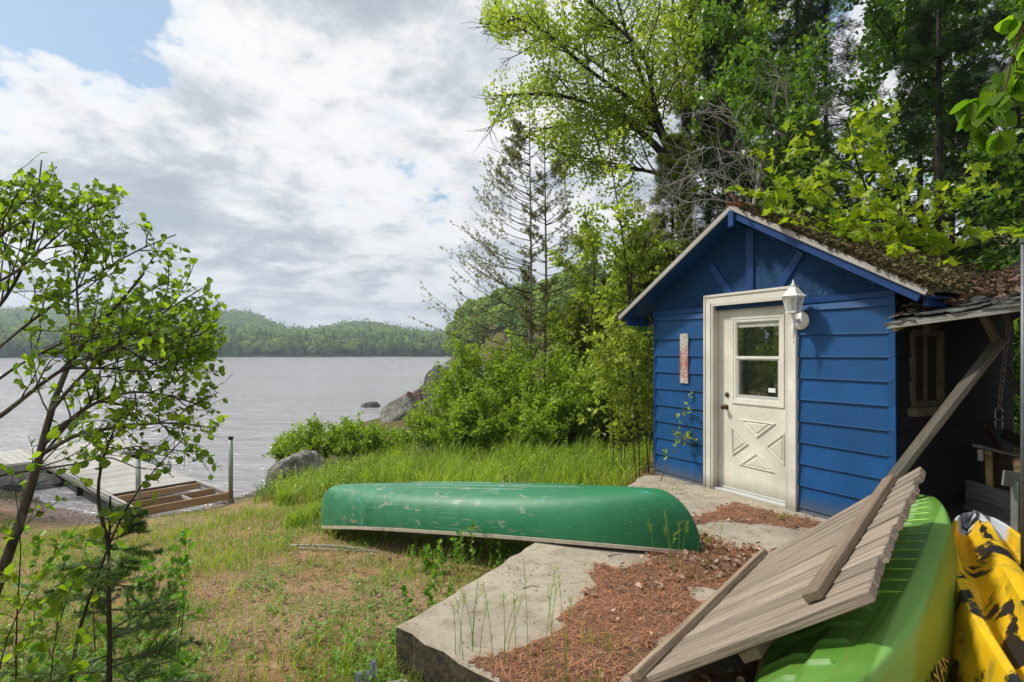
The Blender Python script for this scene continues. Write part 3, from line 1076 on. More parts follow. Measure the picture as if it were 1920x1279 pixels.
def lap(name, p0, p1, nrm, z0, z1, mat, parent, thick=.028, drop=.014, sk=0.0):
    """one lap board between two plan points, thicker at its lower edge"""
    p0 = np.array(p0, float); p1 = np.array(p1, float); nrm = np.array(nrm, float)
    z0 = z0 - drop
    V = []
    for p, dz in ((p0, sk), (p1, -sk)):
        V += [p + nrm * .001 + ZU * (z0 + dz), p + nrm * thick + ZU * (z0 + dz), p + nrm * (thick - .002) + ZU * (z0 + .006 + dz), p + nrm * .007 + ZU * (z1 + dz), p + nrm * .001 + ZU * (z1 + dz)]
    g = G(); k = 5
    g.add(V, [tuple(range(k))[::-1], tuple(range(k, 2 * k))] + [(i, (i + 1) % k, (i + 1) % k + k, i + k) for i in range(k)])
    return g.build(name, mat, parent)


CL, CR = -.20, .955             # outer casing edges
for i in range(len(ZB) - 1):
    z0, z1 = ZB[i], ZB[i + 1]
    d = 0 if i == 0 else .012
    lap('siding_board', W(TA, 0, 0), W(CL + .005, 0, 0), -BK, z0, z1, M['blue'], shed, drop=d, sk=random.uniform(-.005, .005))
    lap('siding_board', W(CR - .005, 0, 0), W(TB - .03, 0, 0), -BK, z0, z1, M['blue'], shed, drop=d, sk=random.uniform(-.004, .006))
    # folded corner pieces
    g = G()
    fl = .004 * (len(ZB) - i) * .35
    g.prism([W(TB - .045, .010, z0 - d), W(TB + .010 + fl, .012, z0 - d), W(TB + .010 + fl, .012, z1 - .004), W(TB - .045, .004, z1 - .004)], -BK * .016)
    g.build('corner_piece', M['blue'], shed)
    g = G()
    g.prism([W(TA - .012, .008, z0 - d), W(TA + .03, .008, z0 - d), W(TA + .03, .004, z1 - .004), W(TA - .012, .004, z1 - .004)], -BK * .018)
    g.build('corner_piece', M['blue_trim'], shed)
    # side wall boards, the window opening is left free
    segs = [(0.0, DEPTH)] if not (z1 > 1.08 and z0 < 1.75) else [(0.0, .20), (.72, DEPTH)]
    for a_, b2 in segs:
        lap('siding_board', W(TB, -a_ - .001, 0), W(TB, -b2, 0), U, z0, z1, M['side_shaded'], shed, drop=d)
g = G(); wbox(g, TA - .01, CL + .02, 0, .024, ZT - .005, ZT + .045); g.build('trim_board', M['blue_trim'], shed)
g = G(); wbox(g, CR - .02, TB + .01, 0, .024, ZT - .005, ZT + .045); g.build('trim_board', M['blue_trim'], shed)


def batten(t0, z0, t1, z1, w=.085):
    a_ = W(t0, .014, z0); b2 = W(t1, .014, z1)
    boardobj('gable_batten', a_, b2, w, .022, -BK, M['blue_trim'], shed)


batten(.40, 2.15, .40, 2.90, .10)
t0, z0 = wall_px(1459, 545); t1, z1 = wall_px(1504, 472); batten(t0, z0, t1, z1)
t0, z0 = wall_px(1374, 555); t1, z1 = wall_px(1334, 498); batten(t0, z0, t1, z1)

# side window
sw = G()
for (s0, s1, z0, z1, n) in [(.20, .25, 1.08, 1.75, .03), (.66, .72, 1.08, 1.75, .03), (.25, .66, 1.08, 1.13, .02), (.25, .66, 1.70, 1.75, .03), (.44, .47, 1.13, 1.70, .0)]:
    sw.box(W(TB + n / 2, -(s0 + s1) / 2, (z0 + z1) / 2), (U, -BK, ZU), (.02, (s1 - s0) / 2, (z1 - z0) / 2))
M['shaded_trim'] = simple('shade_dark_trim', (.10, .095, .05), .8, 12, .3)  # side window trim, its shade put into a darker colour
swo = sw.build('side_window', M['shaded_trim'], shed)
g = G(); g.box(W(TB - .01, -.455, 1.41), (U, -BK, ZU), (.004, .205, .29)); 
mgl, ntg, bg_ = newmat('window_glass')
setb(ntg, bg_, Base_Color=(.015, .017, .016), Roughness=.03, IOR=1.5)
bg_.inputs['Coat Weight'].default_value = 1.0
gls = N(ntg, 'ShaderNodeBsdfGlossy'); gls.inputs['Roughness'].default_value = .025; gls.inputs[0].default_value = (.85, .9, .85, 1)
mxg = N(ntg, 'ShaderNodeMixShader', i_0=.38, i_1=bg_.outputs[0], i_2=gls.outputs[0])
ntg.links.new(mxg.outputs[0], ntg.nodes['Material Output'].inputs[0])
M['glass'] = mgl
M['glass_dark'] = simple('dim_side_glass', (.01, .012, .012), .1, 5, .1)
g.build('pane', M['glass_dark'], swo)
g = G(); g.box(W(TB + .04, -.455, 1.045), (U, -BK, ZU), (.045, .29, .035)); g.build('sill', M['shaded_trim'], swo)

# door casing and jambs
cas = G()
wbox(cas, CL, DL, -.0, .045, 0.0, 2.20); wbox(cas, DR, CR, -.0, .045, 0.0, 2.20); wbox(cas, DL, DR, -.0, .045, 2.105, 2.20)
cas.build('door_casing', M['cream_trim'], shed)
g = G()
wbox(g, CL - .008, CL + .012, .0, .056, 0, 2.212); wbox(g, DL - .03, DL - .008, .04, .054, 0, 2.12); wbox(g, CL + .012, CR + .01, .0, .056, 2.188, 2.212); wbox(g, CR - .012, CR + .01, 0, .056, 0, 2.188)
g.build('casing_bead', M['cream_trim'], shed)
g = G()
wbox(g, DL - .004, DL + .022, -.10, .046, 0, 2.10); wbox(g, DR - .022, DR + .004, -.10, .046, 0, 2.10); wbox(g, DL + .022, DR - .022, -.10, .046, 2.082, 2.108)
wbox(g, DL + .022, DL + .034, -.085, -.052, 0.02, 2.082); wbox(g, DR - .034, DR - .022, -.085, -.052, 0.02, 2.082)
g.build('door_jamb', M['cream_trim'], shed)
g = G(); wbox(g, DL + .02, DR - .02, -.12, .03, .004, .026); g.build('threshold', M['aluminium'], shed)

ND = -.045                        # front face of the door leaf
g = G()
dx0, dx1 = DL + .026, DR - .026
wx0, wz0 = wall_px(1250 + 398 / 3.197, 560 + 628 / 3.197, ND)
wx1, wz1 = wall_px(1250 + 700 / 3.197, 560 + 112 / 3.197, ND)
wz0, wz1 = 1.005, 1.93
wbox(g, dx0, dx1, ND - .04, ND, .03, wz0); wbox(g, dx0, dx1, ND - .04, ND, wz1, 2.078)
wbox(g, dx0, wx0, ND - .04, ND, wz0, wz1); wbox(g, wx1, dx1, ND - .04, ND, wz0, wz1)
door = g.build('door', M['cream'], shed)
g = G(); wbox(g, dx0 + .01, dx1 - .01, ND, ND + .006, .032, .05); g.build('sweep', M['aluminium'], door)


def frame(g, x0, x1, z0, z1, w, n0, n1):
    wbox(g, x0, x0 + w, n0, n1, z0, z1); wbox(g, x1 - w, x1, n0, n1, z0, z1)
    wbox(g, x0 + w, x1 - w, n0, n1, z0, z0 + w); wbox(g, x0 + w, x1 - w, n0, n1, z1 - w, z1)


g = G()
frame(g, wx0 - .012, wx1 + .012, wz0 - .012, wz1 + .012, .022, ND, ND + .012)
frame(g, wx0 + .010, wx1 - .010, wz0 + .010, wz1 - .010, .030, ND - .02, ND + .007)
frame(g, wx0 + .040, wx1 - .040, wz0 + .040, wz1 - .040, .012, ND - .02, ND + .000)
zm = wz0 + (wz1 - wz0) * .535
wbox(g, wx0 + .04, wx1 - .04, ND - .02, ND + .004, zm - .012, zm + .016)
g.build('window_frame', M['cream_trim'], door)
g = G()
frame(g, wx0 + .052, wx1 - .052, wz0 + .052, zm - .012, .016, ND - .028, ND - .006)
wbox(g, wx0 + .068, wx1 - .068, ND - .028, ND - .004, wz0 + .068, wz0 + .086)
g.build('sash', M['aluminium'], door)
g = G(); wbox(g, wx0 + .05, wx1 - .05, ND - .020, ND - .016, zm + .014, wz1 - .05)
g.build('pane', M['glass'], door)
g = G(); wbox(g, wx0 + .066, wx1 - .066, ND - .034, ND - .030, wz0 + .084, zm - .026); g.build('pane', M['glass'], door)
M['blind'] = simple('pale_blind', (.42, .42, .36), .8, 12, .3)
g = G(); wbox(g, wx0 + .053, wx1 - .053, ND - .0155, ND - .013, wz1 - .10, wz1 - .055); g.build('blind', M['blind'], door)
M['sticker'] = simple('white_sticker', (.75, .76, .74), .6, 60, .15)
sx, sz = wall_px(1250 + 631 / 3.197, 560 + 550 / 3.197, ND - .03)
g = G(); wbox(g, sx - .042, sx + .042, ND - .0298, ND - .0285, sz - .022, sz + .022); g.build('sticker', M['sticker'], door)


def tri_panel(pts, grow=1.0):
    q = [np.array(wall_px(1250 + a_ / 3.197, 560 + b2 / 3.197, ND)) for a_, b2 in pts]
    c = sum(q) / 3
    rings = [(1.0, .0005), (.95, .012), (.86, .012), (.78, .001), (.70, .001), (.52, .009), (0.02, .009)]
    V = []
    for s, n in rings:
        for p in q:
            r = c + (p - c) * s
            V.append(W(r[0], ND + n, r[1]))
    F = []
    for k in range(len(rings) - 1):
        for i in range(3):
            F.append((k * 3 + i, k * 3 + (i + 1) % 3, k * 3 + 3 + (i + 1) % 3, k * 3 + 3 + i))
    F.append(tuple(range(len(V) - 3, len(V))))
    g = G(); g.add(V, F); g.build('door_panel', M['cream'], door)


tri_panel([(435, 722), (655, 750), (542, 835)])
tri_panel([(390, 765), (492, 873), (395, 942)])
tri_panel([(708, 803), (592, 887), (710, 1008)])
tri_panel([(540, 925), (435, 995), (652, 1045)])


def revolve(prof, c, axis, n=16):
    """prof: (distance along axis, radius)"""
    axis = np.array(axis, float) / np.linalg.norm(axis)
    g = G()
    P = [np.array(c) + axis * h for h, r in prof]
    a = np.array([0, 0, 1.]) if abs(axis[2]) < .9 else np.array([1., 0, 0])
    x = np.cross(axis, a); x /= np.linalg.norm(x); y = np.cross(axis, x)
    V = [p + max(r, 1e-4) * (math.cos(2 * pi * k / n) * x + math.sin(2 * pi * k / n) * y) for p, (h, r) in zip(P, prof) for k in range(n)]
    m_ = len(prof)
    F = [(i * n + k, i * n + (k + 1) % n, (i + 1) * n + (k + 1) % n, (i + 1) * n + k) for i in range(m_ - 1) for k in range(n)]
    F += [tuple(range(n))[::-1], tuple((m_ - 1) * n + k for k in range(n))]
    return g.add(V, F)


t_, z_ = wall_px(1363.5, 740, ND)
revolve([(0, .027), (.006, .029), (.012, .024), (.018, .016), (.020, .010)], W(t_, ND, z_), -BK).build('deadbolt', M['brass'], door, smooth=True)
t_, z_ = wall_px(1362, 763, ND)
revolve([(0, .031), (.006, .030), (.010, .014), (.034, .012), (.042, .025), (.058, .029), (.066, .022), (.069, .008)], W(t_, ND, z_), -BK).build('door_knob', M['brass'], door, smooth=True)

# roof
M['moss'] = rockmat('mossy_shingles', (.055, .045, .03), (.10, .10, .035))
OV = .28
for sgn, te in ((-1, TP - 1.84), (1, TP + 1.84)):
    zt_ = 3.03 - SL * 1.84
    g = G()
    sl = np.array([0, 0, 0.])
    p = [W(TP, OV - .02, 3.03), W(te, OV - .02, zt_), W(te, OV - .02, zt_ + .022), W(TP, OV - .02, 3.052)]
    g.prism(p, BK * (DEPTH + .35)).build('roof_deck', M['blue_trim'], shed)
    ztop = 3.096
    zl = 2.07 if sgn < 0 else 1.985
    zl = 3.03 - SL * 1.84 + .03
    a_ = W(TP, OV + .006, 3.072); b2 = W(te, OV + .006, zt_ + .042)
    boardobj('fascia', a_, b2, .052, .024, -BK, M['fascia'], shed)
    a_ = W(TP + sgn * .02, OV - .022, 2.995); b2 = W(te - sgn * .06, OV - .022, zt_ - .02 + .035)
    if sgn > 0: boardobj('barge_board', a_, b2, .085, .03, -BK, M['blue_trim'], shed)
    # purlins under the overhang
    for f in (.97,):
        tt = TP + (te - TP) * f
        boardobj('purlin', W(tt, OV - .08, roofz(tt) - .045), W(tt, -DEPTH, roofz(tt) - .045), .04, .09, ZU, M['blue_trim'], shed)
    # shingle mat
    n = 26
    V = []; F = []
    rows = 18
    for i in range(rows + 1):
        f = i / rows
        for j in range(n + 1):
            s_ = j / n
            tt = TP + (te + sgn * .05 - TP) * f
            z = 3.03 - SL * abs(tt - TP) + .035
            edge = math.exp(-s_ * (DEPTH + .4) / .25)
            z += .020 + .012 * ((i % 2)) + .045 * (.5 + .5 * float(vn(tt, s_ * 3, 6, 5))) * (0.4 + .6 * edge) + .02 * float(vn(tt, s_ * 3, 23, 8))
            V.append(W(tt, OV + .015 - s_ * (DEPTH + .36), z))
    for i in range(rows):
        for j in range(n):
            a2 = i * (n + 1) + j
            F.append((a2, a2 + 1, a2 + n + 2, a2 + n + 1))
    k = len(V)
    for i in range(rows + 1):   # front skirt
        f = i / rows; tt = TP + (te + sgn * .05 - TP) * f
        V.append(W(tt, OV + .012, 3.03 - SL * abs(tt - TP) + .03))
    for i in range(rows):
        F.append((i * (n + 1), (i + 1) * (n + 1), k + i + 1, k + i))
    g = G(); g.add(V, F); g.build('shingles', M['moss'], shed)
boardobj('ridge_beam', W(TP, OV - .04, 2.955), W(TP, -.05, 2.955), .045, .14, ZU, M['blue_trim'], shed)
boardobj('ridge_block', W(TP, OV + .02, 2.955), W(TP, OV - .03, 2.955), .07, .17, ZU, M['blue_trim'], shed)
# moss lumps and debris along the right rake
r1 = np.random.default_rng(11)
n = 11000
tt = TP + 1.86 * r1.random(n) ** .8; nn = OV + .01 - 2.4 * r1.random(n) ** 2.2
zz_ = 3.03 - SL * (tt - TP) + .075 + .05 * r1.random(n) * (.6 + .6 * np.sin(tt * 9) ** 2)
P = Q0 + tt[:, None] * U - nn[:, None] * BK + zz_[:, None] * ZU
a = r1.uniform(0, 6.28, n)
D = np.stack([np.cos(a), np.sin(a), r1.normal(0, .5, n)], 1)
Nn = r1.normal(size=(n, 3)); Nn[:, 2] += 1
V, F, T = leaf_batch(P, D, Nn, r1.uniform(.018, .05, n), curl, OVAL[1], r1.random(n))
M['moss_bits'] = leafmat('roof_moss_and_litter', (.035, .035, .010), (.17, .13, .06), tr=.05, rough=.9)
ob('roof_debris', V, F, M['moss_bits'], shed, kind='stuff', tint=T)

# fallen branch on the roof
br = thing('fallen_branch', at(1400, 390, 5.9), 'reddish brown forked dead branch lying on the shed roof ridge', 'branch')
g = G()
g.tube([at(1363, 380, 5.75), at(1385, 384, 5.8), at(1410, 397, 5.85), at(1445, 407, 5.8), at(1468, 416, 5.75), at(1485, 428, 5.65)], [.012, .022, .026, .024, .020, .008], 8)
g.build('limb', M['bark_red'], br, smooth=True)
g = G(); g.tube([at(1370, 364, 5.8), at(1379, 374, 5.8), at(1394, 388, 5.82)], [.008, .014, .02], 6); g.build('fork', M['bark_red'], br, smooth=True)

# ------------------------------------------------------------------ wall lantern
NL = .185
tl, zl_ = wall_px(1487.5, 600, NL)
lan = thing('wall_lantern', W(tl, NL, zl_), 'white six-sided coach lantern mounted beside the cream door', 'lantern')


def hexring(c, r, n=6, ph=0.0):
    return [np.array(c) + r * np.array([math.cos(2 * pi * k / n + ph), math.sin(2 * pi * k / n + ph), 0]) for k in range(n)]


LC = W(tl, NL, 0)


def lz(py):
    return CAMZ + (HPY - py) / FPX * LC[1]


def hexloft(levels, mat, name, n=6, smooth=False):
    g = G(); V = []
    for r, z in levels:
        V += hexring(LC + ZU * z, r * 1.06, n, .35)
    m_ = len(levels)
    F = [(i * n + k, i * n + (k + 1) % n, (i + 1) * n + (k + 1) % n, (i + 1) * n + k) for i in range(m_ - 1) for k in range(n)]
    F += [tuple(range(n))[::-1], tuple((m_ - 1) * n + k for k in range(n))]
    g.add(V, F)
    return g.build(name, mat, lan, smooth=smooth)


WM = M['white_metal']
hexloft([(.098, lz(557)), (.112, lz(556)), (.085, lz(552)), (.060, lz(545)), (.038, lz(539.5)), (.014, lz(538))], WM, 'lantern_roof')
hexloft([(.012, lz(538.5)), (.008, lz(537)), (.022, lz(534.5)), (.020, lz(533)), (.007, lz(531.5)), (.009, lz(528)), (.003, lz(524.5))], WM, 'finial', 12, True)
mlg, nl2, bl2 = newmat('lantern_glass')
setb(nl2, bl2, Base_Color=(.8, .85, .85), Roughness=.05)
tr2 = N(nl2, 'ShaderNodeBsdfTransparent'); mx2 = N(nl2, 'ShaderNodeMixShader', i_0=.25, i_1=tr2.outputs[0], i_2=bl2.outputs[0])
nl2.links.new(mx2.outputs[0], nl2.nodes['Material Output'].inputs[0])
top = hexring(LC + ZU * lz(559), .091, 6, .35); bot = hexring(LC + ZU * lz(585), .059, 6, .35)
for k in range(6):
    g = G(); q = [bot[k], bot[(k + 1) % 6], top[(k + 1) % 6], top[k]]
    inn = -(sum(q) / 4 - LC); inn[2] = 0; inn /= np.linalg.norm(inn)
    g.prism(q, inn * .002); g.build('pane', mlg, lan)
    g = G(); g.tube([bot[k], top[k]], .0055, 6); g.build('glazing_bar', WM, lan)
hexloft([(.094, lz(559.5)), (.098, lz(557))], WM, 'top_rim')
hexloft([(.030, lz(589)), (.062, lz(587)), (.062, lz(584.5)), (.052, lz(584))], WM, 'bottom_rim')
revolve([(0, .016), (.05, .014), (.055, .02), (.12, .026), (.125, .01)], LC + ZU * lz(585), ZU, 12).build('bulb_socket', M['cream_trim'], lan, smooth=True)
revolve([(0, .012), (.012, .017), (.045, .017), (.05, .010)], LC + ZU * lz(584), ZU, 12).build('socket_base', M['dark_wood'], lan)
revolve([(0, .004), (.006, .012), (.015, .004), (.05, .007), (.12, .020), (.17, .017), (.20, .010), (.22, .020), (.245, .020), (.262, .010), (.29, .012), (.30, .03)], LC + ZU * (lz(643)), ZU, 12).build('tail', WM, lan, smooth=True)
dc = W(tl + .035, .045, lz(602.5))
tm_, zm_ = wall_px(1499, 601, .05)
dc = W(tm_, .022, zm_)
revolve([(0, .09), (.018, .09), (.026, .082), (.03, .055), (.04, .045), (.044, .02)], dc, -BK, 24).build('wall_plate', WM, lan, smooth=True)
revolve([(-.02, .094), (.002, .092)], dc, -BK, 20).build('backing_ring', M['brass'], lan)
g = G(); g.tube([dc - BK * .03, dc - BK * .06 + ZU * .0, W(tl, NL - .05, zm_ - .01), W(tl, NL, zm_ - .012)], [.026, .022, .018, .016], 10); g.build('arm', WM, lan, smooth=True)
g = G()
for s in (-1, 1):
    pts = []
    for k in range(13):
        f = k / 12
        pts.append(LC + U * s * (.012 + .035 * math.sin(f * pi * 1.3)) + ZU * (lz(598) + .055 * f))
    g.tube(pts, .0035, 5)
g.build('scroll', WM, lan)

# ------------------------------------------------------------------ sign
def text_mesh(txt, size, ext):
    cu = bpy.data.curves.new('txt', 'FONT'); cu.body = txt; cu.size = size; cu.extrude = ext
    cu.align_x = 'CENTER'; cu.align_y = 'CENTER'
    o = bpy.data.objects.new('txt', cu); COL.objects.link(o)
    dg = bpy.context.evaluated_depsgraph_get()
    me = bpy.data.meshes.new_from_object(o.evaluated_get(dg))
    V = np.empty(len(me.vertices) * 3); me.vertices.foreach_get('co', V)
    F = [tuple(p.vertices) for p in me.polygons]
    bpy.data.objects.remove(o); bpy.data.curves.remove(cu)
    return V.reshape(-1, 3), F


ts, zs = wall_px(1283, 672.5, .03)
sgn = thing('canoe_sign', W(ts, .03, zs), 'narrow vertical faded red wooden sign reading CANOED left of the door', 'sign')
m, nt, b = newmat('peeling_red_sign')
v = N(nt, 'ShaderNodeNewGeometry').outputs['Position']
szn = N(nt, 'ShaderNodeSeparateXYZ', i_0=v)
n1 = noise(nt, v, 45, 6, .7); n2 = noise(nt, v, 18, 5, .7)
cc = mixc(nt, ramp(nt, n2, [(.35, (0, 0, 0)), (.7, (1, 1, 1))]), (.36, .10, .07), (.40, .24, .17))
wearh = mth(nt, 'MULTIPLY', mth(nt, 'ABSOLUTE', mth(nt, 'SUBTRACT', szn.outputs[2], zs - .06)), 1.1)
f = mth(nt, 'ADD', n1, mth(nt, 'SUBTRACT', wearh, .17))
cc = mixc(nt, ramp(nt, f, [(.48, (0, 0, 0)), (.58, (1, 1, 1))]), cc, ramp(nt, n1, [(.4, (.30, .28, .22)), (.6, (.55, .54, .47))]))
setb(nt, b, Base_Color=cc, Roughness=.75)
M['sign'] = m
HS = .30; WS = .066
boardobj('board', W(ts, .031, zs - HS), W(ts, .031, zs + HS), WS * 2, .016, -BK, M['sign'], sgn)
M['lettering'] = simple('white_lettering', (.70, .68, .62), .7, 70, .2, dirt=(.42, .36, .28), dirt_amt=.6)
M['faint_lettering'] = simple('faded_lettering', (.52, .49, .42), .7, 70, .25)
zl0 = zs + HS - .03
for ch, pyz, mt_ in [('G', 180, 'faint_lettering'), ('E', 250, 'faint_lettering'), ('T', 335, 'lettering'), ('C', 430, 'lettering'), ('A', 520, 'lettering'), ('N', 605, 'lettering'), ('O', 690, 'lettering'), ('E', 775, 'lettering'), ('D', 860, 'lettering')]:
    z = zs + (665 - pyz) / 1030 * 2 * HS
    V, F = text_mesh(ch, .062, .0008)
    V = np.array([W(ts + p[0] * 1.1, .0402 + p[2], z + p[1]) for p in V])
    g = G(); g.add(V, F); g.build('letter', M[mt_], sgn)
for s in (-1, 1):   # crossed paddles
    z = zs + (665 - 960) / 1030 * 2 * HS
    a_ = np.array([-s * .035, -.045]); b2 = np.array([s * .038, .028])
    g = G(); g.tube([W(ts + a_[0], .041, z + a_[1]), W(ts + b2[0] * .55, .041, z + b2[1] * .4)], .0022, 5)
    d_ = np.array([.7 * s, .7]); pn = np.array([-d_[1], d_[0]])
    c0 = np.array([s * .020, .010])
    poly = [c0 - pn * .004, c0 + d_ * .012 - pn * .010, c0 + d_ * .030 - pn * .008, c0 + d_ * .030 + pn * .008, c0 + d_ * .012 + pn * .010, c0 + pn * .004]
    g.prism([W(ts + p[0], .0402, z + p[1]) for p in poly], -BK * .0015)
    g.build('paddle_mark', M['lettering'], sgn)

# small tap / hook on the left wall
tk, zk = wall_px(1303, 834, .02)
hk = thing('hose_bib', W(tk, .02, zk), 'small dark tap fitting low on the blue wall left of the door', 'tap')
revolve([(0, .022), (.01, .022), (.014, .012), (.05, .012), (.055, .018), (.065, .018)], W(tk, .015, zk), -BK, 10).build('body', M['dark_wood'], hk)

# ------------------------------------------------------------------ lean-to swing shelter right of the shed
lt = thing('swing_shelter', (4.6, 5.2, 0), 'dark open lean-to beside the shed with ragged leaf-covered roof', 'shelter')
LO = np.array([3.05, 4.60, 1.79])


def LR(t, s, dz=0.0):
    return LO + U * t + BK * s + ZU * (.105 * t + .30 * s + dz)


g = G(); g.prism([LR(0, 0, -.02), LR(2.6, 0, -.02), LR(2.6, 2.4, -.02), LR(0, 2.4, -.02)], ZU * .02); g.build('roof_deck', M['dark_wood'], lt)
boardobj('fascia', LR(-.01, -.015, -.018), LR(2.6, -.015, -.018), .022, .05, ZU, M['wood_grey'], lt)
boardobj('eave_trim', LR(.02, .03, -.055), LR(.04, .5, -.055), .03, .05, ZU, M['rust_wood'], lt)
for k in range(5):
    boardobj('rafter', LR(.25 + k * .5, .03, -.075), LR(.25 + k * .5, 2.35, -.075), .045, .09, ZU, M['dark_wood'], lt)
M['shingle'] = rockmat('grey_green_shingles', (.085, .085, .08), (.17, .20, .18))
r2 = np.random.default_rng(5)
for row in range(6):
    s0 = -.03 + row * .17
    t = -.03 - .08 * (row % 2)
    while t < 1.7:
        w_ = r2.uniform(.14, .26)
        a_ = r2.normal(0, .012)
        V = []
        nseg = 4
        zz0 = .012 + .010 * row * 0
        for i in range(nseg + 1):
            for s_, lift in ((s0 - .02 * r2.random(), .020 + .018 * r2.random()), (s0 + .20, .004)):
                V.append(LR(t + w_ * i / nseg, s_, lift + a_))
        V = np.array(V); V2 = V - ZU * .010
        k = len(V)
        F = []
        for i in range(nseg):
            q = (2 * i, 2 * i + 2, 2 * i + 3, 2 * i + 1)
            F.append(q); F.append(tuple(x_ + k for x_ in q[::-1])); F.append((2 * i, 2 * i + k, 2 * i + 2 + k, 2 * i + 2))
        F.append((0, 1, 1 + k, k)); F.append((2 * nseg, 2 * nseg + k, 2 * nseg + 1 + k, 2 * nseg + 1))
        g = G(); g.add(np.vstack([V, V2]), F); g.build('shingle', M['shingle'], lt)
        t += w_ + .004
n = 2600
t_a = r2.uniform(-.02, 1.8, n); s_a = r2.random(n) ** .8 * 1.3
dens = np.clip(.25 + s_a * .9, 0, 1)
ok = r2.random(n) < dens
t_a, s_a = t_a[ok], s_a[ok]; n = len(t_a)
P = LO + t_a[:, None] * U + s_a[:, None] * BK + ZU * (.105 * t_a + .30 * s_a + .04 + .04 * r2.random(n))[:, None]
a = r2.uniform(0, 6.28, n); D = np.stack([np.cos(a), np.sin(a), r2.normal(0, .4, n)], 1); Nn = r2.normal(size=(n, 3)) * .6; Nn[:, 2] += 1
V, F, T = leaf_batch(P, D, Nn, r2.uniform(.025, .06, n), curl, OVAL[1], r2.random(n) * .6)
M['leaf_litter_red'] = leafmat('russet_roof_litter', (.06, .032, .02), (.30, .19, .13), tr=.06, rough=.8)
ob('roof_litter', V, F, M['leaf_litter_red'], lt, kind='stuff', tint=T)
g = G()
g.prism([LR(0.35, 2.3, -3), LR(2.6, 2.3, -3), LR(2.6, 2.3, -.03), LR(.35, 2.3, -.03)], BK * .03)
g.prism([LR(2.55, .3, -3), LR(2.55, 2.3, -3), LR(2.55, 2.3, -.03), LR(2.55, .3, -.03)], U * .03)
g.build('added_shade_walls', M['dark_wood'], lt)  # back and right walls added to keep light out of the lean-to
# braces
boardobj('brace', at(1606, 985, 4.28), at(1873, 642, 4.30), .17, .04, BK * -.1 + ZU * .9 - U * .3, M['wood_brace'], lt)
p_b = at(1871, 648, 4.32)
boardobj('short_brace', at(1874, 650, 4.33), LR(.62, .02, -.03), .05, .04, -BK, M['wood_brace'], lt)
boardobj('far_brace', at(1884, 690, 5.2), at(1912, 738, 5.1), .05, .04, -BK, M['wood_brace'], lt)

# chain and swing
ch = thing('swing_chain', at(1890, 598, 4.75), 'rusty steel chain with an S-hook hanging under the lean-to roof', 'chain')
c0, c1 = at(1893, 596, 4.8), at(1873, 768, 4.95)
nl = 19


def torus_link(c, along, side, L, w, r):
    g = G(); pts = []
    for k in range(13):
        th = 2 * pi * k / 12
        x_ = math.cos(th) * L / 2; y_ = math.sin(th) * w / 2
        x_ = math.copysign(min(abs(x_), L / 2), x_)
        pts.append(c + along * x_ + side * y_)
    g.tube(pts, r, 5, cap=False)
    return g


dch = (c1 - c0) / np.linalg.norm(c1 - c0)
s1 = np.cross(dch, BK); s1 /= np.linalg.norm(s1); s2 = np.cross(dch, s1)
for k in range(nl):
    c = c0 + (c1 - c0) * (k + .5) / nl
    torus_link(c, dch, s1 * .9 + s2 * .4 if k % 2 else s2 * .9 - s1 * .4, np.linalg.norm(c1 - c0) / nl * 1.32, .032, .0052).build('link', M['chain'], ch, smooth=True)
g = G(); pts = []
for k in range(9):
    th = -.3 + k / 8 * pi * 1.25
    pts.append(c1 + s1 * .028 * math.cos(th) - ZU * (.012 - .028 * math.sin(th)))
for k in range(9):
    th = pi - .3 - k / 8 * pi * 1.15
    pts.append(c1 + s1 * (.03 * math.cos(th)) - ZU * (.062 + .028 * math.sin(th)))
g.tube(pts, .006, 6); g.build('s_hook', M['chain'], ch, smooth=True)
g = G(); c = c1 - ZU * .13
g.tube([c + s1 * .025 + ZU * .03, c + s1 * .025 - ZU * .03, c - s1 * .025 - ZU * .03, c - s1 * .025 + ZU * .03], .006, 6); g.build('shackle', M['chain'], ch)

swg = thing('porch_swing', at(1860, 900, 5.1), 'old brown wooden swing bench in the dark lean-to with peeling yellow arm post', 'swing')
WD = M['wood_dark']
boardobj('armrest', at(1830, 836, 5.0), at(1895, 862, 5.0) + BK * .2, .07, .025, ZU, M['wood_grey'], swg)
boardobj('arm_post', at(1853, 842, 5.05), at(1857, 935, 5.05), .045, .04, -BK, M['rust_wood'], swg)
boardobj('post_block', at(1838, 843, 5.0), at(1839, 864, 5.0), .035, .03, -BK, M['fascia'], swg)
boardobj('side_panel', at(1872, 850, 5.1), at(1874, 935, 5.1), .13, .03, -BK, WD, swg)
boardobj('back_stile', at(1848, 797, 5.15), at(1882, 856, 5.4), .045, .035, -BK, M['wood_dark'], swg)
boardobj('back_rail', at(1882, 812, 5.3), at(1930, 838, 5.0), .10, .03, -BK, WD, swg)
boardobj('seat_rail', at(1850, 930, 5.1), at(1930, 950, 4.9), .10, .04, -BK, WD, swg)

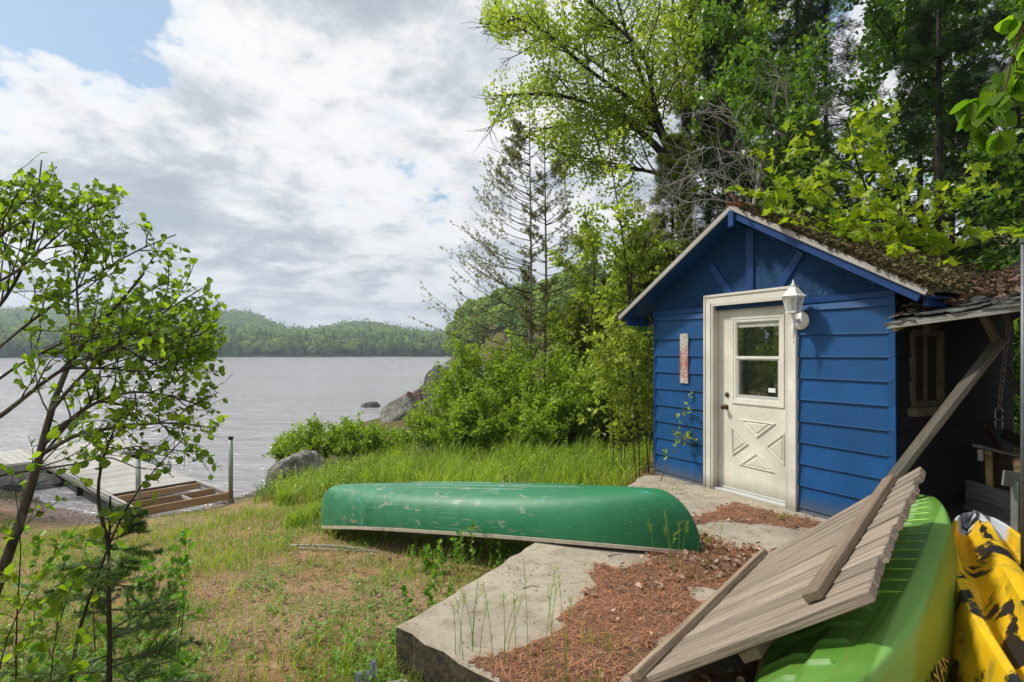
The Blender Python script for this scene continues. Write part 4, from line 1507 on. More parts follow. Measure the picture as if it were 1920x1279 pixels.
# bench
bn = thing('grey_bench', (4.25, 5.1, 0), 'weathered grey bench with two back slats behind the yellow kayak', 'bench')
WG = M['wood_grey']
bL, bR = at(1780, 904, 5.6), at(1912, 945, 4.62)
boardobj('back_slat', bL, bR, .145, .03, np.cross(bR - bL, ZU) * -1, WG, bn)
bL2, bR2 = at(1778, 928, 5.62), at(1912, 975, 4.64)
boardobj('back_slat', bL2, bR2, .125, .03, np.cross(bR - bL, ZU) * -1, WG, bn)
boardobj('arm', at(1880, 896, 4.5), at(1935, 903, 4.5), .02, .12, ZU, M['galv'], bn)
boardobj('leg', at(1904, 903, 4.5), at(1903, 1045, 4.5), .05, .035, -BK, M['galv'], bn)
boardobj('leg', at(1786, 915, 5.66), at(1786, 960, 5.66) * [1, 1, 0] + [0, 0, -.04], .05, .035, -BK, WG, bn)
boardobj('seat', (bL + bL2) / 2 + BK * .15 - ZU * .12, (bR + bR2) / 2 + BK * .15 - ZU * .12, .35, .03, ZU, WG, bn)

# pipe post near the right edge
pp = at(1919, 452, 3.35)
pb = thing('steel_pipe_post', (pp[0], pp[1], 0), 'upright grey steel pipe at the far right in front of the lean-to', 'post')
g = G(); g.tube([(pp[0], pp[1], -.03), (pp[0], pp[1], pp[2])], .014, 12); g.build('pipe', M['pipe'], pb, smooth=True)
g = G(); g.tube([(pp[0], pp[1], pp[2] - .012), (pp[0], pp[1], pp[2] + .012)], .021, 12); g.build('cap', M['pipe'], pb)

# ------------------------------------------------------------------ canoe
def canoe_mat():
    m, nt, b = newmat('scuffed_green_canoe')
    t = N(nt, 'ShaderNodeTexCoord'); v = t.outputs['Object']
    n1 = noise(nt, v, 1.2, 4, .5); n2 = noise(nt, mapping(nt, v, scale=(1, 1, 1)), 7, 6, .6); n3 = noise(nt, mapping(nt, v, scale=(1, 2.5, 2.5)), 5.5, 8, .72, .6)
    n4 = noise(nt, v, 60, 3, .6)
    col = ramp(nt, n1, [(.35, (.006, .115, .038)), (.65, (.012, .165, .062))])
    s = N(nt, 'ShaderNodeSeparateXYZ', i_0=v)
    # chalked in patches; the paler left end has light painted in
    chalk_light = mth(nt, 'MULTIPLY', ramp(nt, n2, [(.3, (.1,) * 3), (.7, (.65,) * 3)]), ramp(nt, mth(nt, 'ADD', mth(nt, 'MULTIPLY', s.outputs[0], -.22), .45), [(.1, (.15,) * 3), (.9, (1, 1, 1))]))
    col = mixc(nt, mth(nt, 'MULTIPLY', chalk_light, .7), col, (.10, .32, .20))
    xm = ramp(nt, mth(nt, 'ADD', mth(nt, 'MULTIPLY', s.outputs[0], .22), .5), [(.1, (0, 0, 0)), (.2, (1, 1, 1)), (.62, (1, 1, 1)), (.8, (0, 0, 0))])
    sc1 = mth(nt, 'MULTIPLY', ramp(nt, n3, [(.57, (0, 0, 0)), (.615, (1, 1, 1))]), xm)
    col = mixc(nt, mth(nt, 'MULTIPLY', sc1, .75), col, ramp(nt, n4, [(.4, (.20, .36, .36)), (.6, (.42, .24, .15))]))
    nb = noise(nt, mapping(nt, v, loc=(3, 1, 4), scale=(1, 2, 2)), 3.3, 7, .6, .3)
    col = mixc(nt, mth(nt, 'MULTIPLY', ramp(nt, nb, [(.62, (0, 0, 0)), (.66, (1, 1, 1))]), .5), col, (.05, .28, .30))
    sp = ramp(nt, n4, [(.72, (0, 0, 0)), (.75, (.5,) * 3)])
    col = mixc(nt, sp, col, (.35, .45, .4))
    ls = noise(nt, mapping(nt, v, scale=(.55, 26, 26), rot=(0, 0, .03)), 2.4, 5, .7, .3)
    col = mixc(nt, ramp(nt, ls, [(.62, (0, 0, 0)), (.66, (.5,) * 3)]), col, (.22, .40, .32))
    gr_ = mth(nt, 'MULTIPLY', ramp(nt, mth(nt, 'ADD', s.outputs[2], .5), [(.40, (1, 1, 1)), (.56, (0, 0, 0))]), ramp(nt, n2, [(.42, (0, 0, 0)), (.62, (.7,) * 3)]))
    col = mixc(nt, gr_, col, (.10, .085, .05))
    setb(nt, b, Base_Color=col, Roughness=.5)
    b.inputs['Specular IOR Level'].default_value = .4
    bump(nt, b, n2, .08, .01)
    return m


M['canoe'] = canoe_mat()
CR_, CL_ = np.array([1.45, 4.37, .015]), np.array([-2.18, 6.55, -.45])
CLEN = np.linalg.norm(CR_ - CL_)
cax = (CR_ - CL_) / CLEN
cside = np.cross(ZU, cax); cside /= np.linalg.norm(cside)
cup = np.cross(cax, cside)
cmid = (CR_ + CL_) / 2
cn = thing('green_canoe', cmid, 'upturned green canoe with scuffed hull and pale gunwale resting on the slab', 'canoe')


def canoe_pt(s, u):
    """s -1..1 along, u -1..1 around the girth (0 = keel)"""
    h0 = .50
    H = .335 + .155 * abs(s) ** 2.6            # depth from keel plane to gunwale
    bw = .43 * (1 - abs(s) ** 2.6) ** .85 + .004
    a_ = abs(u) * pi / 2
    y_ = bw * math.sin(a_) ** .66
    # keel rises to the stem in a rounded end
    r_ = max(0, (abs(s) - .84) / .16)
    kz = .40 * (1 - math.sqrt(max(0, 1 - r_ ** 2))) if r_ > 0 else 0
    kz += .02 * s * s
    z_ = kz + (H - kz) * (1 - math.cos(a_)) ** 1.15
    return y_ * (1 if u >= 0 else -1), z_


ns, nu = 96, 40
V = []
for i in range(ns + 1):
    s = -math.cos(pi * i / ns)
    s = math.copysign(abs(s) ** .9, s)
    for j in range(nu + 1):
        u = -1 + 2 * j / nu
        y_, z_ = canoe_pt(s, u)
        V.append(cmid + cax * s * CLEN / 2 + cside * y_ + cup * (.49 - z_))
V = np.array(V)
F = [(i * (nu + 1) + j, i * (nu + 1) + j + 1, (i + 1) * (nu + 1) + j + 1, (i + 1) * (nu + 1) + j) for i in range(ns) for j in range(nu)]


def local_obj(name, V, F, mat, parent, smooth=True, **kw):
    """mesh in a frame turned with the canoe (x along the hull)"""
    R = np.stack([cax, cside, cup], 1)
    c = WL[parent.name]
    me = mesh_np(name, (np.array(V) - c) @ R, F if isinstance(F, list) and isinstance(F[0], np.ndarray) else [np.array(F)], smooth=smooth)
    me.materials.append(mat)
    o = bpy.data.objects.new(name, me); COL.objects.link(o); o.parent = parent
    Mx = Matrix([[R[i][j] for j in range(3)] + [0] for i in range(3)] + [[0, 0, 0, 1]])
    o.matrix_local = Mx
    return tag(o, **kw)


hull = local_obj('hull', V, F, M['canoe'], cn)
sm = hull.modifiers.new('thickness', 'SOLIDIFY'); sm.thickness = .006; sm.offset = -1
M['gunwale'] = simple('pale_gunwale', (.52, .46, .36), .5, 15, .15, dirt=(.2, .12, .07), dirt_amt=.6)
for sd_ in (-1, 1):
    pts = []
    for i in range(81):
        s = -.985 + 1.97 * i / 80
        y_, z_ = canoe_pt(s, sd_)
        pts.append((s, y_, z_))
    g = G(); Vg = []
    for s, y_, z_ in pts:
        c = cmid + cax * s * CLEN / 2 + cside * y_ + cup * (.49 - z_)
        o1 = cside * sd_
        Vg += [c - o1 * .012 - cup * .008, c + o1 * .016 - cup * .008, c + o1 * .016 + cup * .020, c - o1 * .012 + cup * .020]
    k = len(pts)
    Fg = [(i * 4 + a2, i * 4 + (a2 + 1) % 4, (i + 1) * 4 + (a2 + 1) % 4, (i + 1) * 4 + a2) for i in range(k - 1) for a2 in range(4)]
    local_obj('gunwale', Vg, Fg, M['gunwale'], cn, smooth=False)
for off, s0, s1 in [(0, -.8, .62), (.10, -.42, .12), (-.10, -.30, .35)]:
    g = G(); Vg = []; k = 40
    for i in range(k + 1):
        s = s0 + (s1 - s0) * i / k
        u = off * 1.1
        y_, z_ = canoe_pt(s, u)
        c = cmid + cax * s * CLEN / 2 + cside * y_ + cup * (.49 - z_)
        tp = min(1, i / 3, (k - i) / 3) * .012 + .001
        Vg += [c - cside * .012 - cup * .004, c - cside * .008 + cup * tp, c + cside * .008 + cup * tp, c + cside * .012 - cup * .004]
    Fg = [(i * 4 + a2, i * 4 + a2 + 1, (i + 1) * 4 + a2 + 1, (i + 1) * 4 + a2) for i in range(k) for a2 in range(3)]
    local_obj('keel_strip', Vg, Fg, M['canoe'], cn)
for s in (-.45, .42):
    y_, z_ = canoe_pt(s, 1)
    a_ = cmid + cax * s * CLEN / 2 + cup * (.49 - z_ + .01)
    boardobj('thwart', a_ - cside * (y_ - .01), a_ + cside * (y_ - .01), .06, .02, cup, M['wood_cleat'], cn)

# ------------------------------------------------------------------ kayaks
def loft(sections):
    """sections (m, k, 3)"""
    S = np.array(sections); m_, k = S.shape[:2]
    V = S.reshape(-1, 3)
    F = [(i * k + j, i * k + j + 1, (i + 1) * k + j + 1, (i + 1) * k + j) for i in range(m_ - 1) for j in range(k - 1)]
    return V, F


def kayak(name, nose, tail, hw, ht, prof, mat, label, ridges=None, znose=.2, power=2.4, nl_=150, extra=None, zbase=0.0):
    nose = np.array(nose, float); tail = np.array(tail, float)
    L = np.linalg.norm((tail - nose)[:2])
    ax = np.array([(tail - nose)[0], (tail - nose)[1], 0]) / L
    sd_ = np.cross(ZU, ax)            # to the right when looking to the tail
    k = thing(name, (nose + tail) / 2, label, 'kayak')
    secs = []
    ts = np.linspace(0, 1, nl_ + 1)
    for f in ts:
        q = abs(2 * f - 1)
        w_ = hw * (1 - q ** power) ** .75 + .01
        zc_ = nose[2] + (tail[2] - nose[2]) * f
        hh = ht * (1 - .35 * q ** 4) * (1 if q < .97 else (1 - (q - .97) / .03 * .35))
        row = []
        for (yy, zz2) in prof:
            ex = extra(f * L, yy, L) if extra else 0.0
            row.append(nose * [1, 1, 0] + ax * f * L + sd_ * yy * w_ + ZU * (zbase + zc_ * (1 - 0) * 0 + (nose[2] * (1 - f) + tail[2] * f) + (zz2 - 1) * hh + ex - .10 * q ** 6))
        secs.append(row)
    V, F = loft(secs)
    R = np.stack([ax, sd_, ZU], 1)
    c = WL[k.name]
    me = mesh_np('hull', (V - c) @ R, [np.array(F)], smooth=True)
    me.materials.append(mat)
    o = bpy.data.objects.new('hull', me); COL.objects.link(o); o.parent = k
    o.matrix_local = Matrix([[R[i][j] for j in range(3)] + [0] for i in range(3)] + [[0, 0, 0, 1]])
    try:
        me.set_sharp_from_angle(angle=math.radians(38))
    except Exception:
        pass
    return k, ax, sd_, L, R


def densify(P, n):
    P = np.array(P, float); d = np.r_[0, np.cumsum(np.linalg.norm(np.diff(P, axis=0), axis=1))]
    t = np.linspace(0, d[-1], n)
    return [(float(np.interp(q, d, P[:, 0])), float(np.interp(q, d, P[:, 1]))) for q in t]


def kayak_mat(name, base, light, kind):
    m, nt, b = newmat(name)
    v = N(nt, 'ShaderNodeTexCoord').outputs['Object']
    n1 = noise(nt, v, 2.0, 5, .6); n2 = noise(nt, mapping(nt, v, scale=(.5, 3, 3)), 9, 6, .7)
    n3 = noise(nt, v, 50, 4, .7)
    if kind == 'green':
        col = ramp(nt, n1, [(.3, base), (.7, light)])
        s = N(nt, 'ShaderNodeSeparateXYZ', i_0=v)
        # lighting across the hull painted in: dark left face, pale band, yellowish right flank
        fy = ramp(nt, mth(nt, 'ADD', mth(nt, 'MULTIPLY', s.outputs[1], -1.0), .5), [(.60, (0, 0, 0)), (.74, (1, 1, 1))])
        fy = ramp(nt, mth(nt, 'ADD', mth(nt, 'MULTIPLY', s.outputs[1], SGN_FLANK), .5), [(.772, (0, 0, 0)), (.786, (1, 1, 1))])
        bnd = ramp(nt, mth(nt, 'ADD', mth(nt, 'MULTIPLY', s.outputs[1], SGN_FLANK), .5), [(.690, (0, 0, 0)), (.702, (.75,) * 3)])
        col = mixc(nt, bnd, mixc(nt, .35, col, (.02, .09, .008)), (.20, .40, .09))
        col = mixc(nt, fy, col, (.19, .25, .02))
        col = mixc(nt, mth(nt, 'MULTIPLY', ramp(nt, n2, [(.5, (0, 0, 0)), (.75, (1, 1, 1))]), .35), col, (.20, .13, .05))
        sc_ = noise(nt, mapping(nt, v, scale=(.25, 6, 6), rot=(0, 0, .3)), 10, 4, .7, 1.0)
        col = mixc(nt, mth(nt, 'MULTIPLY', ramp(nt, sc_, [(.66, (0, 0, 0)), (.70, (1, 1, 1))]), .4), col, (.03, .08, .01))
    else:
        col = ramp(nt, n1, [(.3, base), (.7, light)])
        s = N(nt, 'ShaderNodeSeparateXYZ', i_0=v)
        nz = noise(nt, mapping(nt, v, scale=(1.0, 1.5, 1.5)), 1.35, 8, .58, 1.8)
        blk = ramp(nt, nz, [(.530, (0, 0, 0)), (.566, (1, 1, 1))])
        gr = ramp(nt, noise(nt, v, 4.5, 6, .65, .8), [(.50, (0, 0, 0)), (.66, (.65,) * 3)])
        col = mixc(nt, gr, col, (.20, .19, .03))
        wh = ramp(nt, mth(nt, 'ADD', mth(nt, 'MULTIPLY', s.outputs[0], 1.0), WH0), [(.46, (1, 1, 1)), (.52, (0, 0, 0))])
        col = mixc(nt, wh, col, (.52, .54, .58))
        col = mixc(nt, blk, col, (.012, .013, .014))
        sp = ramp(nt, n3, [(.75, (0, 0, 0)), (.78, (1, 1, 1))])
        col = mixc(nt, sp, col, (.02, .02, .02))
    setb(nt, b, Base_Color=col, Roughness=.5)
    b.inputs['Specular IOR Level'].default_value = .45
    bump(nt, b, n2, .06, .01)
    return m


SGN_FLANK = 1.0
WH0 = 0.0
# green kayak
gn, gt_ = np.array([3.18, 4.455, .54]), np.array([.68, 1.615, .47])
axg = (gt_ - gn); axg[2] = 0; Lg = np.linalg.norm(axg); axg /= Lg
sdg = np.cross(ZU, axg)      # points to the right flank as seen from the camera?
# make profile: from left-low edge over the flat bottom to the right-low edge
prof_g = densify([(-1.0, 0.0), (-1.0, .2), (-.85, .46), (-.40, .72), (.55, .965), (.60, 1.0), (.84, 1.0), (.90, .93), (.97, .62), (1.0, .34), (1.0, 0.0)], 80)
FL = 1 if sdg @ np.array([.75, -.66, 0]) > 0 else -1
prof_g = [(y_ * FL, z_) for y_, z_ in prof_g]
SGN_FLANK = float(FL)
M['kayak_green'] = kayak_mat('scratched_green_plastic', (.065, .20, .015), (.17, .35, .06), 'green')


def ex_green(x, yy, L):
    y_ = yy * FL
    e = 0.0
    if -.92 < y_ < .32:           # cross ribs on the left face
        ph = (x - .10) % .185
        e += .020 * .9 * math.exp(-((ph - .09) / .011) ** 2) * min(1, (y_ + .95) / .15) * min(1, (.36 - y_) / .1)
    if .45 < y_ < .60:
        e += .006
    # a moulded step with a notch towards the tail
    if y_ < -.05 and x > 2.65:
        q = min(1, (x - 2.65 - .25 * abs(y_ + .45)) / .16)
        e -= .055 * max(0, q) * min(1, (-.05 - y_) / .15)
    return e


kg, axk, sdk, Lk, Rk = kayak('green_kayak', gn, gt_, .335, .40, prof_g, M['kayak_green'], 'bright green sit-on-top kayak lying hull up under the leaning deck panel', extra=ex_green, nl_=640, power=2.3)
# moulded cross ribs on the left face, each a low ridge of its own
M['rib'] = simple('worn_green_rib', (.24, .44, .07), .5, 20, .2)


def green_pt(x, y_):
    f = x / Lk; q = abs(2 * f - 1)
    w_ = .335 * (1 - q ** 2.3) ** .75 + .01
    hh = .40 * (1 - .35 * q ** 4)
    pp_ = sorted([(a_ * FL, b2) for a_, b2 in prof_g if a_ * FL > -.99 and b2 > .2])
    z_ = float(np.interp(y_, [a_ for a_, b2 in pp_], [b2 for a_, b2 in pp_]))
    return gn * [1, 1, 0] + axk * x + sdk * (y_ * FL) * w_ + ZU * (gn[2] * (1 - f) + gt_[2] * f + (z_ - 1) * hh - .10 * q ** 6)


for k in range(14):
    x = .16 + .17 * k
    if x > 2.5: break
    pts = [green_pt(x + .05 * (y_ + .3) ** 2, y_) for y_ in np.linspace(-.80, .57, 14)]
    g = G(); g.tube(np.array(pts) + ZU * .003, np.r_[.003, np.full(12, .0085), .003], 6); g.build('hull_rib', M['rib'], kg, smooth=True)
# gold lettering on the right flank
right = sdk * FL
M['gold'] = simple('gold_decal', (.50, .36, .10), .5, 40, .3)
M['black_decal'] = simple('black_decal', (.01, .01, .01), .5, 20, .1)
V0, F0 = text_mesh('KAYAK', .17, .0)
ctr = at(1708, 1275, 2.20)
fn = Vector(right * .93 + ZU * .36).normalized()
fn = np.array(fn)
al = -axk                       # reading direction, towards the nose
al = al - fn * (al @ fn); al /= np.linalg.norm(al)
upv = np.cross(fn, al)
base_p = gn * [1, 1, 0] + axk * 2.60 + right * (.335 * .985) + ZU * .235
for nm, mt_, grow, lift in (('lettering_outline', 'black_decal', 1.0, .004), ('lettering', 'gold', 1.0, .006)):
    g = G()
    if nm == 'lettering_outline':
        for dx_ in (-.007, .007):
            for dy_ in (-.007, .007):
                g.add([base_p + al * (p[0] + dx_) + upv * (p[1] * .62 + dy_) + fn * lift for p in V0], F0)
    else:
        g.add([base_p + al * p[0] + upv * p[1] * .62 + fn * lift for p in V0], F0)
    o = g.build(nm, M[mt_], kg)
    s_m = o.modifiers.new('t', 'SOLIDIFY'); s_m.thickness = .001

# yellow kayak
yn, yt = np.array([3.50, 4.32, .40]), np.array([1.62, 1.42, .42])
axy = yt - yn; axy[2] = 0; Ly = np.linalg.norm(axy); axy /= Ly
sdy = np.cross(ZU, axy); FY = 1 if sdy @ np.array([.75, -.66, 0]) > 0 else -1
prof_y = densify([(-1.0, 0.0), (-1.0, .30), (-.88, .52), (-.80, .86), (-.66, .90), (-.60, .62), (-.42, .60), (-.12, .98), (.0, 1.0), (.12, .98), (.42, .60), (.60, .62), (.66, .90), (.80, .86), (.88, .52), (1, .3), (1, 0)], 80)
prof_y = [(y_ * FY, z_) for y_, z_ in prof_y]
WH0 = Ly / 2
M['kayak_yellow'] = kayak_mat('yellow_black_marbled_plastic', (.60, .36, .004), (.74, .47, .008), 'yellow')


def ex_y(x, yy, L):
    q = abs(yy)
    e = 0
    f = min(1, x / .9)
    # near the nose the tunnels close up into a plain vee
    if .1 < q < .9:
        e += (1 - f) * .06
    if x > 1.5 and .15 < q < .6:
        e -= .05 * min(1, (x - 1.5) / .25)
    return e


ky, _, _, _, _ = kayak('yellow_kayak', yn, yt, .31, .38, prof_y, M['kayak_yellow'], 'yellow kayak with black marbling and white tip lying hull up at far right', extra=ex_y, nl_=160, power=2.3)

# ------------------------------------------------------------------ leaning deck panel
P3 = np.array([.57, 2.60, .03]); P4 = np.array([1.78, 4.00, .10])
P2 = np.array([1.293, 2.074, .65]); P1 = np.array([2.48, 3.43, .85])
pn_ = thing('deck_panel', (P3 + P4) / 2, 'weathered wooden deck panel leaning over the green kayak', 'deck panel', )
nb_ = 14
upn = np.cross(P4 - P3, P2 - P3); upn /= np.linalg.norm(upn)
if upn[2] < 0: upn = -upn
for k in range(nb_):
    f = (k + .5) / nb_
    a_ = P3 + (P4 - P3) * f; b2 = P2 + (P1 - P2) * f
    wd = np.linalg.norm(P4 - P3) / nb_
    j = random.uniform(-.012, .02)
    dv = (b2 - a_) / np.linalg.norm(b2 - a_)
    up_k = upn + (P4 - P3) / np.linalg.norm(P4 - P3) * random.uniform(-.03, .03)
    boardobj('deck_board', a_ - dv * random.uniform(0, .01), b2 + dv * j, wd - .006, .045 + random.uniform(-.003, .003), up_k, M['wood_panel'], pn_, bevel=.005)


def on_panel(f, gg, lift):
    a_ = P3 + (P4 - P3) * f; b2 = P2 + (P1 - P2) * f
    return a_ + (b2 - a_) * gg + upn * lift


boardobj('cleat', on_panel(.06, .80, .046), on_panel(.99, .845, .046), .075, .042, upn, M['wood_cleat'], pn_, bevel=.006)
boardobj('cleat', on_panel(-.02, .035, .045), on_panel(.99, .02, .045), .06, .042, upn, M['wood_cleat'], pn_, bevel=.006)
boardobj('lower_cleat', on_panel(.02, .5, -.05), on_panel(.98, .5, -.05), .09, .05, upn, M['wood_cleat'], pn_, bevel=.006)

# ------------------------------------------------------------------ dock
DZ = -.90
dd = np.array([-.765, .640, 0]); dd /= np.linalg.norm(dd); dw = np.array([.64, .765, 0]); dw /= np.linalg.norm(dw)
DN = np.array([-5.86, 8.92, 0])


def DP(a_, w_, z):
    return DN + dd * a_ + dw * w_ + ZU * (DZ + z)


WDK = 1.42
dk = thing('dock', DP(0, 0, 0), 'timber dock running into the lake with an undecked end frame on shore', 'dock')
boardobj('end_beam', DP(0, 0.04, -.055), DP(0, WDK - .04, -.055), .13, .04, dd, M['wood_fresh'], dk)
for w_ in (0, WDK):
    for (o1, z_, th) in ((0, -.02, .045), (.012 * (1 if w_ else -1), -.065, .04), (0, -.11, .045)):
        boardobj('side_rail', DP(-.02, w_ + o1, z_), DP(6.1, w_ + o1, z_), .045, th, ZU, M['wood_dock'], dk)
    boardobj('post_bracket', DP(-.03, w_, -.055), DP(.06, w_, -.055), .075, .15, ZU, M['wood_fresh'], dk)
for a_ in (.62, 1.28):
    boardobj('joist', DP(a_, .03, -.07), DP(a_, WDK - .03, -.07), .11, .04, dd, M['wood_fresh'], dk)
boardobj('joist', DP(0.03, .85, -.06), DP(.60, .85, -.06), .05, .035, dw, M['wood_dock'], dk)
boardobj('batten', DP(1.37, .05, -.005), DP(1.37, WDK - .05, -.005), .05, .03, ZU, M['wood_dark'], dk)
a_ = 1.40
while a_ < 6.1:
    boardobj('deck_board', DP(a_ + .065, .03, .0), DP(a_ + .065, WDK - .03, .0), .13, .03, ZU, M['wood_dock'], dk)
    a_ += .138
for w_, hgt, gz in ((0.0, 1.0, 0), (WDK, 1.0, 0)):
    c = DP(-.005, w_, 0)
    zb = hz1(c[0], c[1]) - .1
    g = G(); g.tube([(c[0], c[1], DZ - .12), (c[0], c[1], DZ + (.93 if w_ else .80))], .036, 12); g.build('post', M['galv'], dk, smooth=True)
    g = G(); g.tube([(c[0], c[1], DZ + (.93 if w_ else .80)), (c[0], c[1], DZ + (.98 if w_ else .85))], .04, 12); g.build('post_cap', M['dark_wood'], dk)
    boardobj('post_foot', (c[0], c[1], zb), (c[0], c[1], DZ - .10), .085, .085, dd, M['wood_cleat'], dk)
for a_ in (3.5, 5.9):
    for w_ in (.05, WDK - .05):
        c = DP(a_, w_, 0)
        boardobj('post_foot', (c[0], c[1], -2.2), (c[0], c[1], DZ - .1), .1, .1, dd, M['dark_wood'], dk)
# platform beyond
pf = thing('dock_platform', DP(7.4, 1.2, 0), 'wide grey boarded dock platform at the far end over the water', 'dock')
w0, w1 = -5.2, 2.2
for a_ in (6.2, 8.6):
    for z_ in (-.03, -.08):
        boardobj('edge_rail', DP(a_, w0, z_), DP(a_, w1, z_), .045, .04, ZU, M['wood_dock'], pf)
for w_ in (w0, w1):
    boardobj('edge_rail', DP(6.2, w_, -.05), DP(8.6, w_, -.05), .05, .10, ZU, M['wood_dock'], pf)
w_ = w0
while w_ < w1 - .1:
    boardobj('deck_board', DP(6.22, w_ + .07, .0), DP(8.58, w_ + .07, .0), .132, .03, ZU, M['wood_dock'], pf)
    w_ += .14
for w_ in (w0 + .3, -2.0, w1 - .3):
    boardobj('float', DP(6.35, w_, -.2), DP(8.45, w_, -.2), .5, .22, ZU, M['dark_wood'], pf)

# ------------------------------------------------------------------ rocks
def rock(name, c, size, mat, label, seed, flat=.25, peak=0.0, rot=0.0, cuts=5):
    bm = bmesh.new(); bmesh.ops.create_icosphere(bm, subdivisions=5, radius=1.0)
    rr = random.Random(seed)
    planes = []
    for k in range(cuts):
        nv = Vector((rr.gauss(0, 1), rr.gauss(0, 1), rr.gauss(.3, .8))).normalized()
        planes.append((nv, rr.uniform(.62, .9)))
    ca, sa = math.cos(rot), math.sin(rot)
    for v_ in bm.verts:
        p = v_.co.copy()
        for nv, d_ in planes:
            q = p.dot(nv)
            if q > d_: p -= nv * (q - d_) * .92
        p *= 1 + .13 * mnoise.noise(p * 1.7 + Vector((seed, 0, 0))) + .06 * mnoise.noise(p * 5 + Vector((0, seed, 0))) + .025 * mnoise.noise(p * 14)
        if peak: p.z += peak * math.exp(-((p.x - .2) ** 2 + p.y ** 2) / .12)
        x_, y_ = p.x * size[0], p.y * size[1]
        v_.co = Vector((x_ * ca - y_ * sa, x_ * sa + y_ * ca, p.z * size[2]))
    me = bpy.data.meshes.new(name); bm.to_mesh(me); bm.free()
    for p_ in me.polygons: p_.use_smooth = True
    me.materials.append(mat)
    o = bpy.data.objects.new(name, me); COL.objects.link(o); o.location = c
    return tag(o, label, 'rock')


rock('boulder', (at(562, 870, 10.9)[0], 10.9, -1.08), (.68, .60, .74), M['rock'], 'grey lichen-covered boulder on the shore behind the canoe left end', 3, rot=.4)
rock('boulder', (at(548, 905, 10.9)[0], 11.1, -1.22), (.55, .40, .32), M['rock_dark'], 'dark wet lower rock sloping into the water left of the bushes', 8)
rock('boulder', (at(752, 775, 21)[0], 21, -1.3), (1.15, .8, 1.0), M['rock'], 'pale pointed boulder rising above the low bushes', 12, peak=.35)
rock('boulder', (at(752, 775, 21.5)[0], 23, -1.2), (.62, .6, 1.15), M['rock_brown'], 'brown rock tip behind the pale pointed boulder', 15)
rock('boulder', (at(789, 734, 33)[0], 34, -1.25), (.95, .8, .85), M['rock_brown'], 'reddish brown rock in the water beside the tall dark boulder', 21, peak=.15)
rock('boulder', (at(832, 720, 33)[0], 33, -.75), (1.2, 1.0, 1.75), M['rock_dark'], 'tall rounded dark boulder partly behind the shore bush', 27, cuts=3)
rock('boulder', (at(690, 769, 29)[0], 29.5, -1.35), (.55, .5, .38), M['rock_dark'], 'small flat dark stone awash in the lake', 33)
rock('boulder', (at(30, 900, 12)[0] , 12.0, -1.25), (1.0, .6, .25), M['rock_dark'], 'dark low shore rock under the dock at the left edge', 36)
# shore pebbles
r3 = np.random.default_rng(12)
n = 2600
i_ = r3.integers(2, 9, n); f_ = r3.random(n)
pa = SHORE[i_] + (SHORE[i_ + 1] - SHORE[i_]) * f_[:, None] + r3.normal(0, .42, (n, 2))
zz_ = hfun(pa[:, 0], pa[:, 1])
bmx = bmesh.new(); bmesh.ops.create_icosphere(bmx, subdivisions=1, radius=1.0)
TV = np.array([v_.co[:] for v_ in bmx.verts]); TF = np.array([[v_.index for v_ in f.verts] for f in bmx.faces]); bmx.free()
sz_ = r3.uniform(.008, .035, n) * (1 + 1.5 * (r3.random(n) > .97))
a = r3.uniform(0, 6.28, n)
X = TV[None, :, 0] * np.cos(a)[:, None] * r3.uniform(.8, 1.6, n)[:, None] - TV[None, :, 1] * np.sin(a)[:, None]
Y = TV[None, :, 0] * np.sin(a)[:, None] + TV[None, :, 1] * np.cos(a)[:, None]
Z = TV[None, :, 2] * .55 + 0 * X
V = np.stack([X, Y, Z], -1) * sz_[:, None, None] + np.stack([pa[:, 0], pa[:, 1], zz_], 1)[:, None, :]
F = (np.arange(n)[:, None, None] * len(TV) + TF[None]).reshape(-1, 3)
M['pebble'] = leafmat('shore_pebbles', (.06, .045, .04), (.34, .27, .25), tr=.0, rough=.8)
ob('shore_pebbles', V.reshape(-1, 3), F, M['pebble'], kind='stuff', tint=np.repeat(r3.random(n), len(TV)), label='small grey and brown pebbles along the waterline')

# ------------------------------------------------------------------ vegetation tools
def nrm(v):
    return v / (np.linalg.norm(v, axis=-1, keepdims=True) + 1e-9)


def resample(P, n):
    P = np.asarray(P, float)
    d = np.r_[0, np.cumsum(np.linalg.norm(np.diff(P, axis=0), axis=1))]
    t = np.linspace(0, d[-1], n)
    # smooth a little with a cubic-ish interpolation
    Q = np.stack([np.interp(t, d, P[:, k]) for k in range(P.shape[1])], 1)
    for _ in range(2):
        Q[1:-1] = .25 * Q[:-2] + .5 * Q[1:-1] + .25 * Q[2:]
    return Q


def grow(r, S, D, L, m, wig=.12, trop=(0, 0, 0)):
    """S,D (n,3), L (n) -> polylines (n, m+1, 3)"""
    P = [S]; d = nrm(D)
    tv = np.asarray(trop, float)
    for i in range(m):
        d = nrm(d + wig * r.normal(size=d.shape) + tv)
        P.append(P[-1] + d * (L / m)[:, None])
    return np.stack(P, 1)


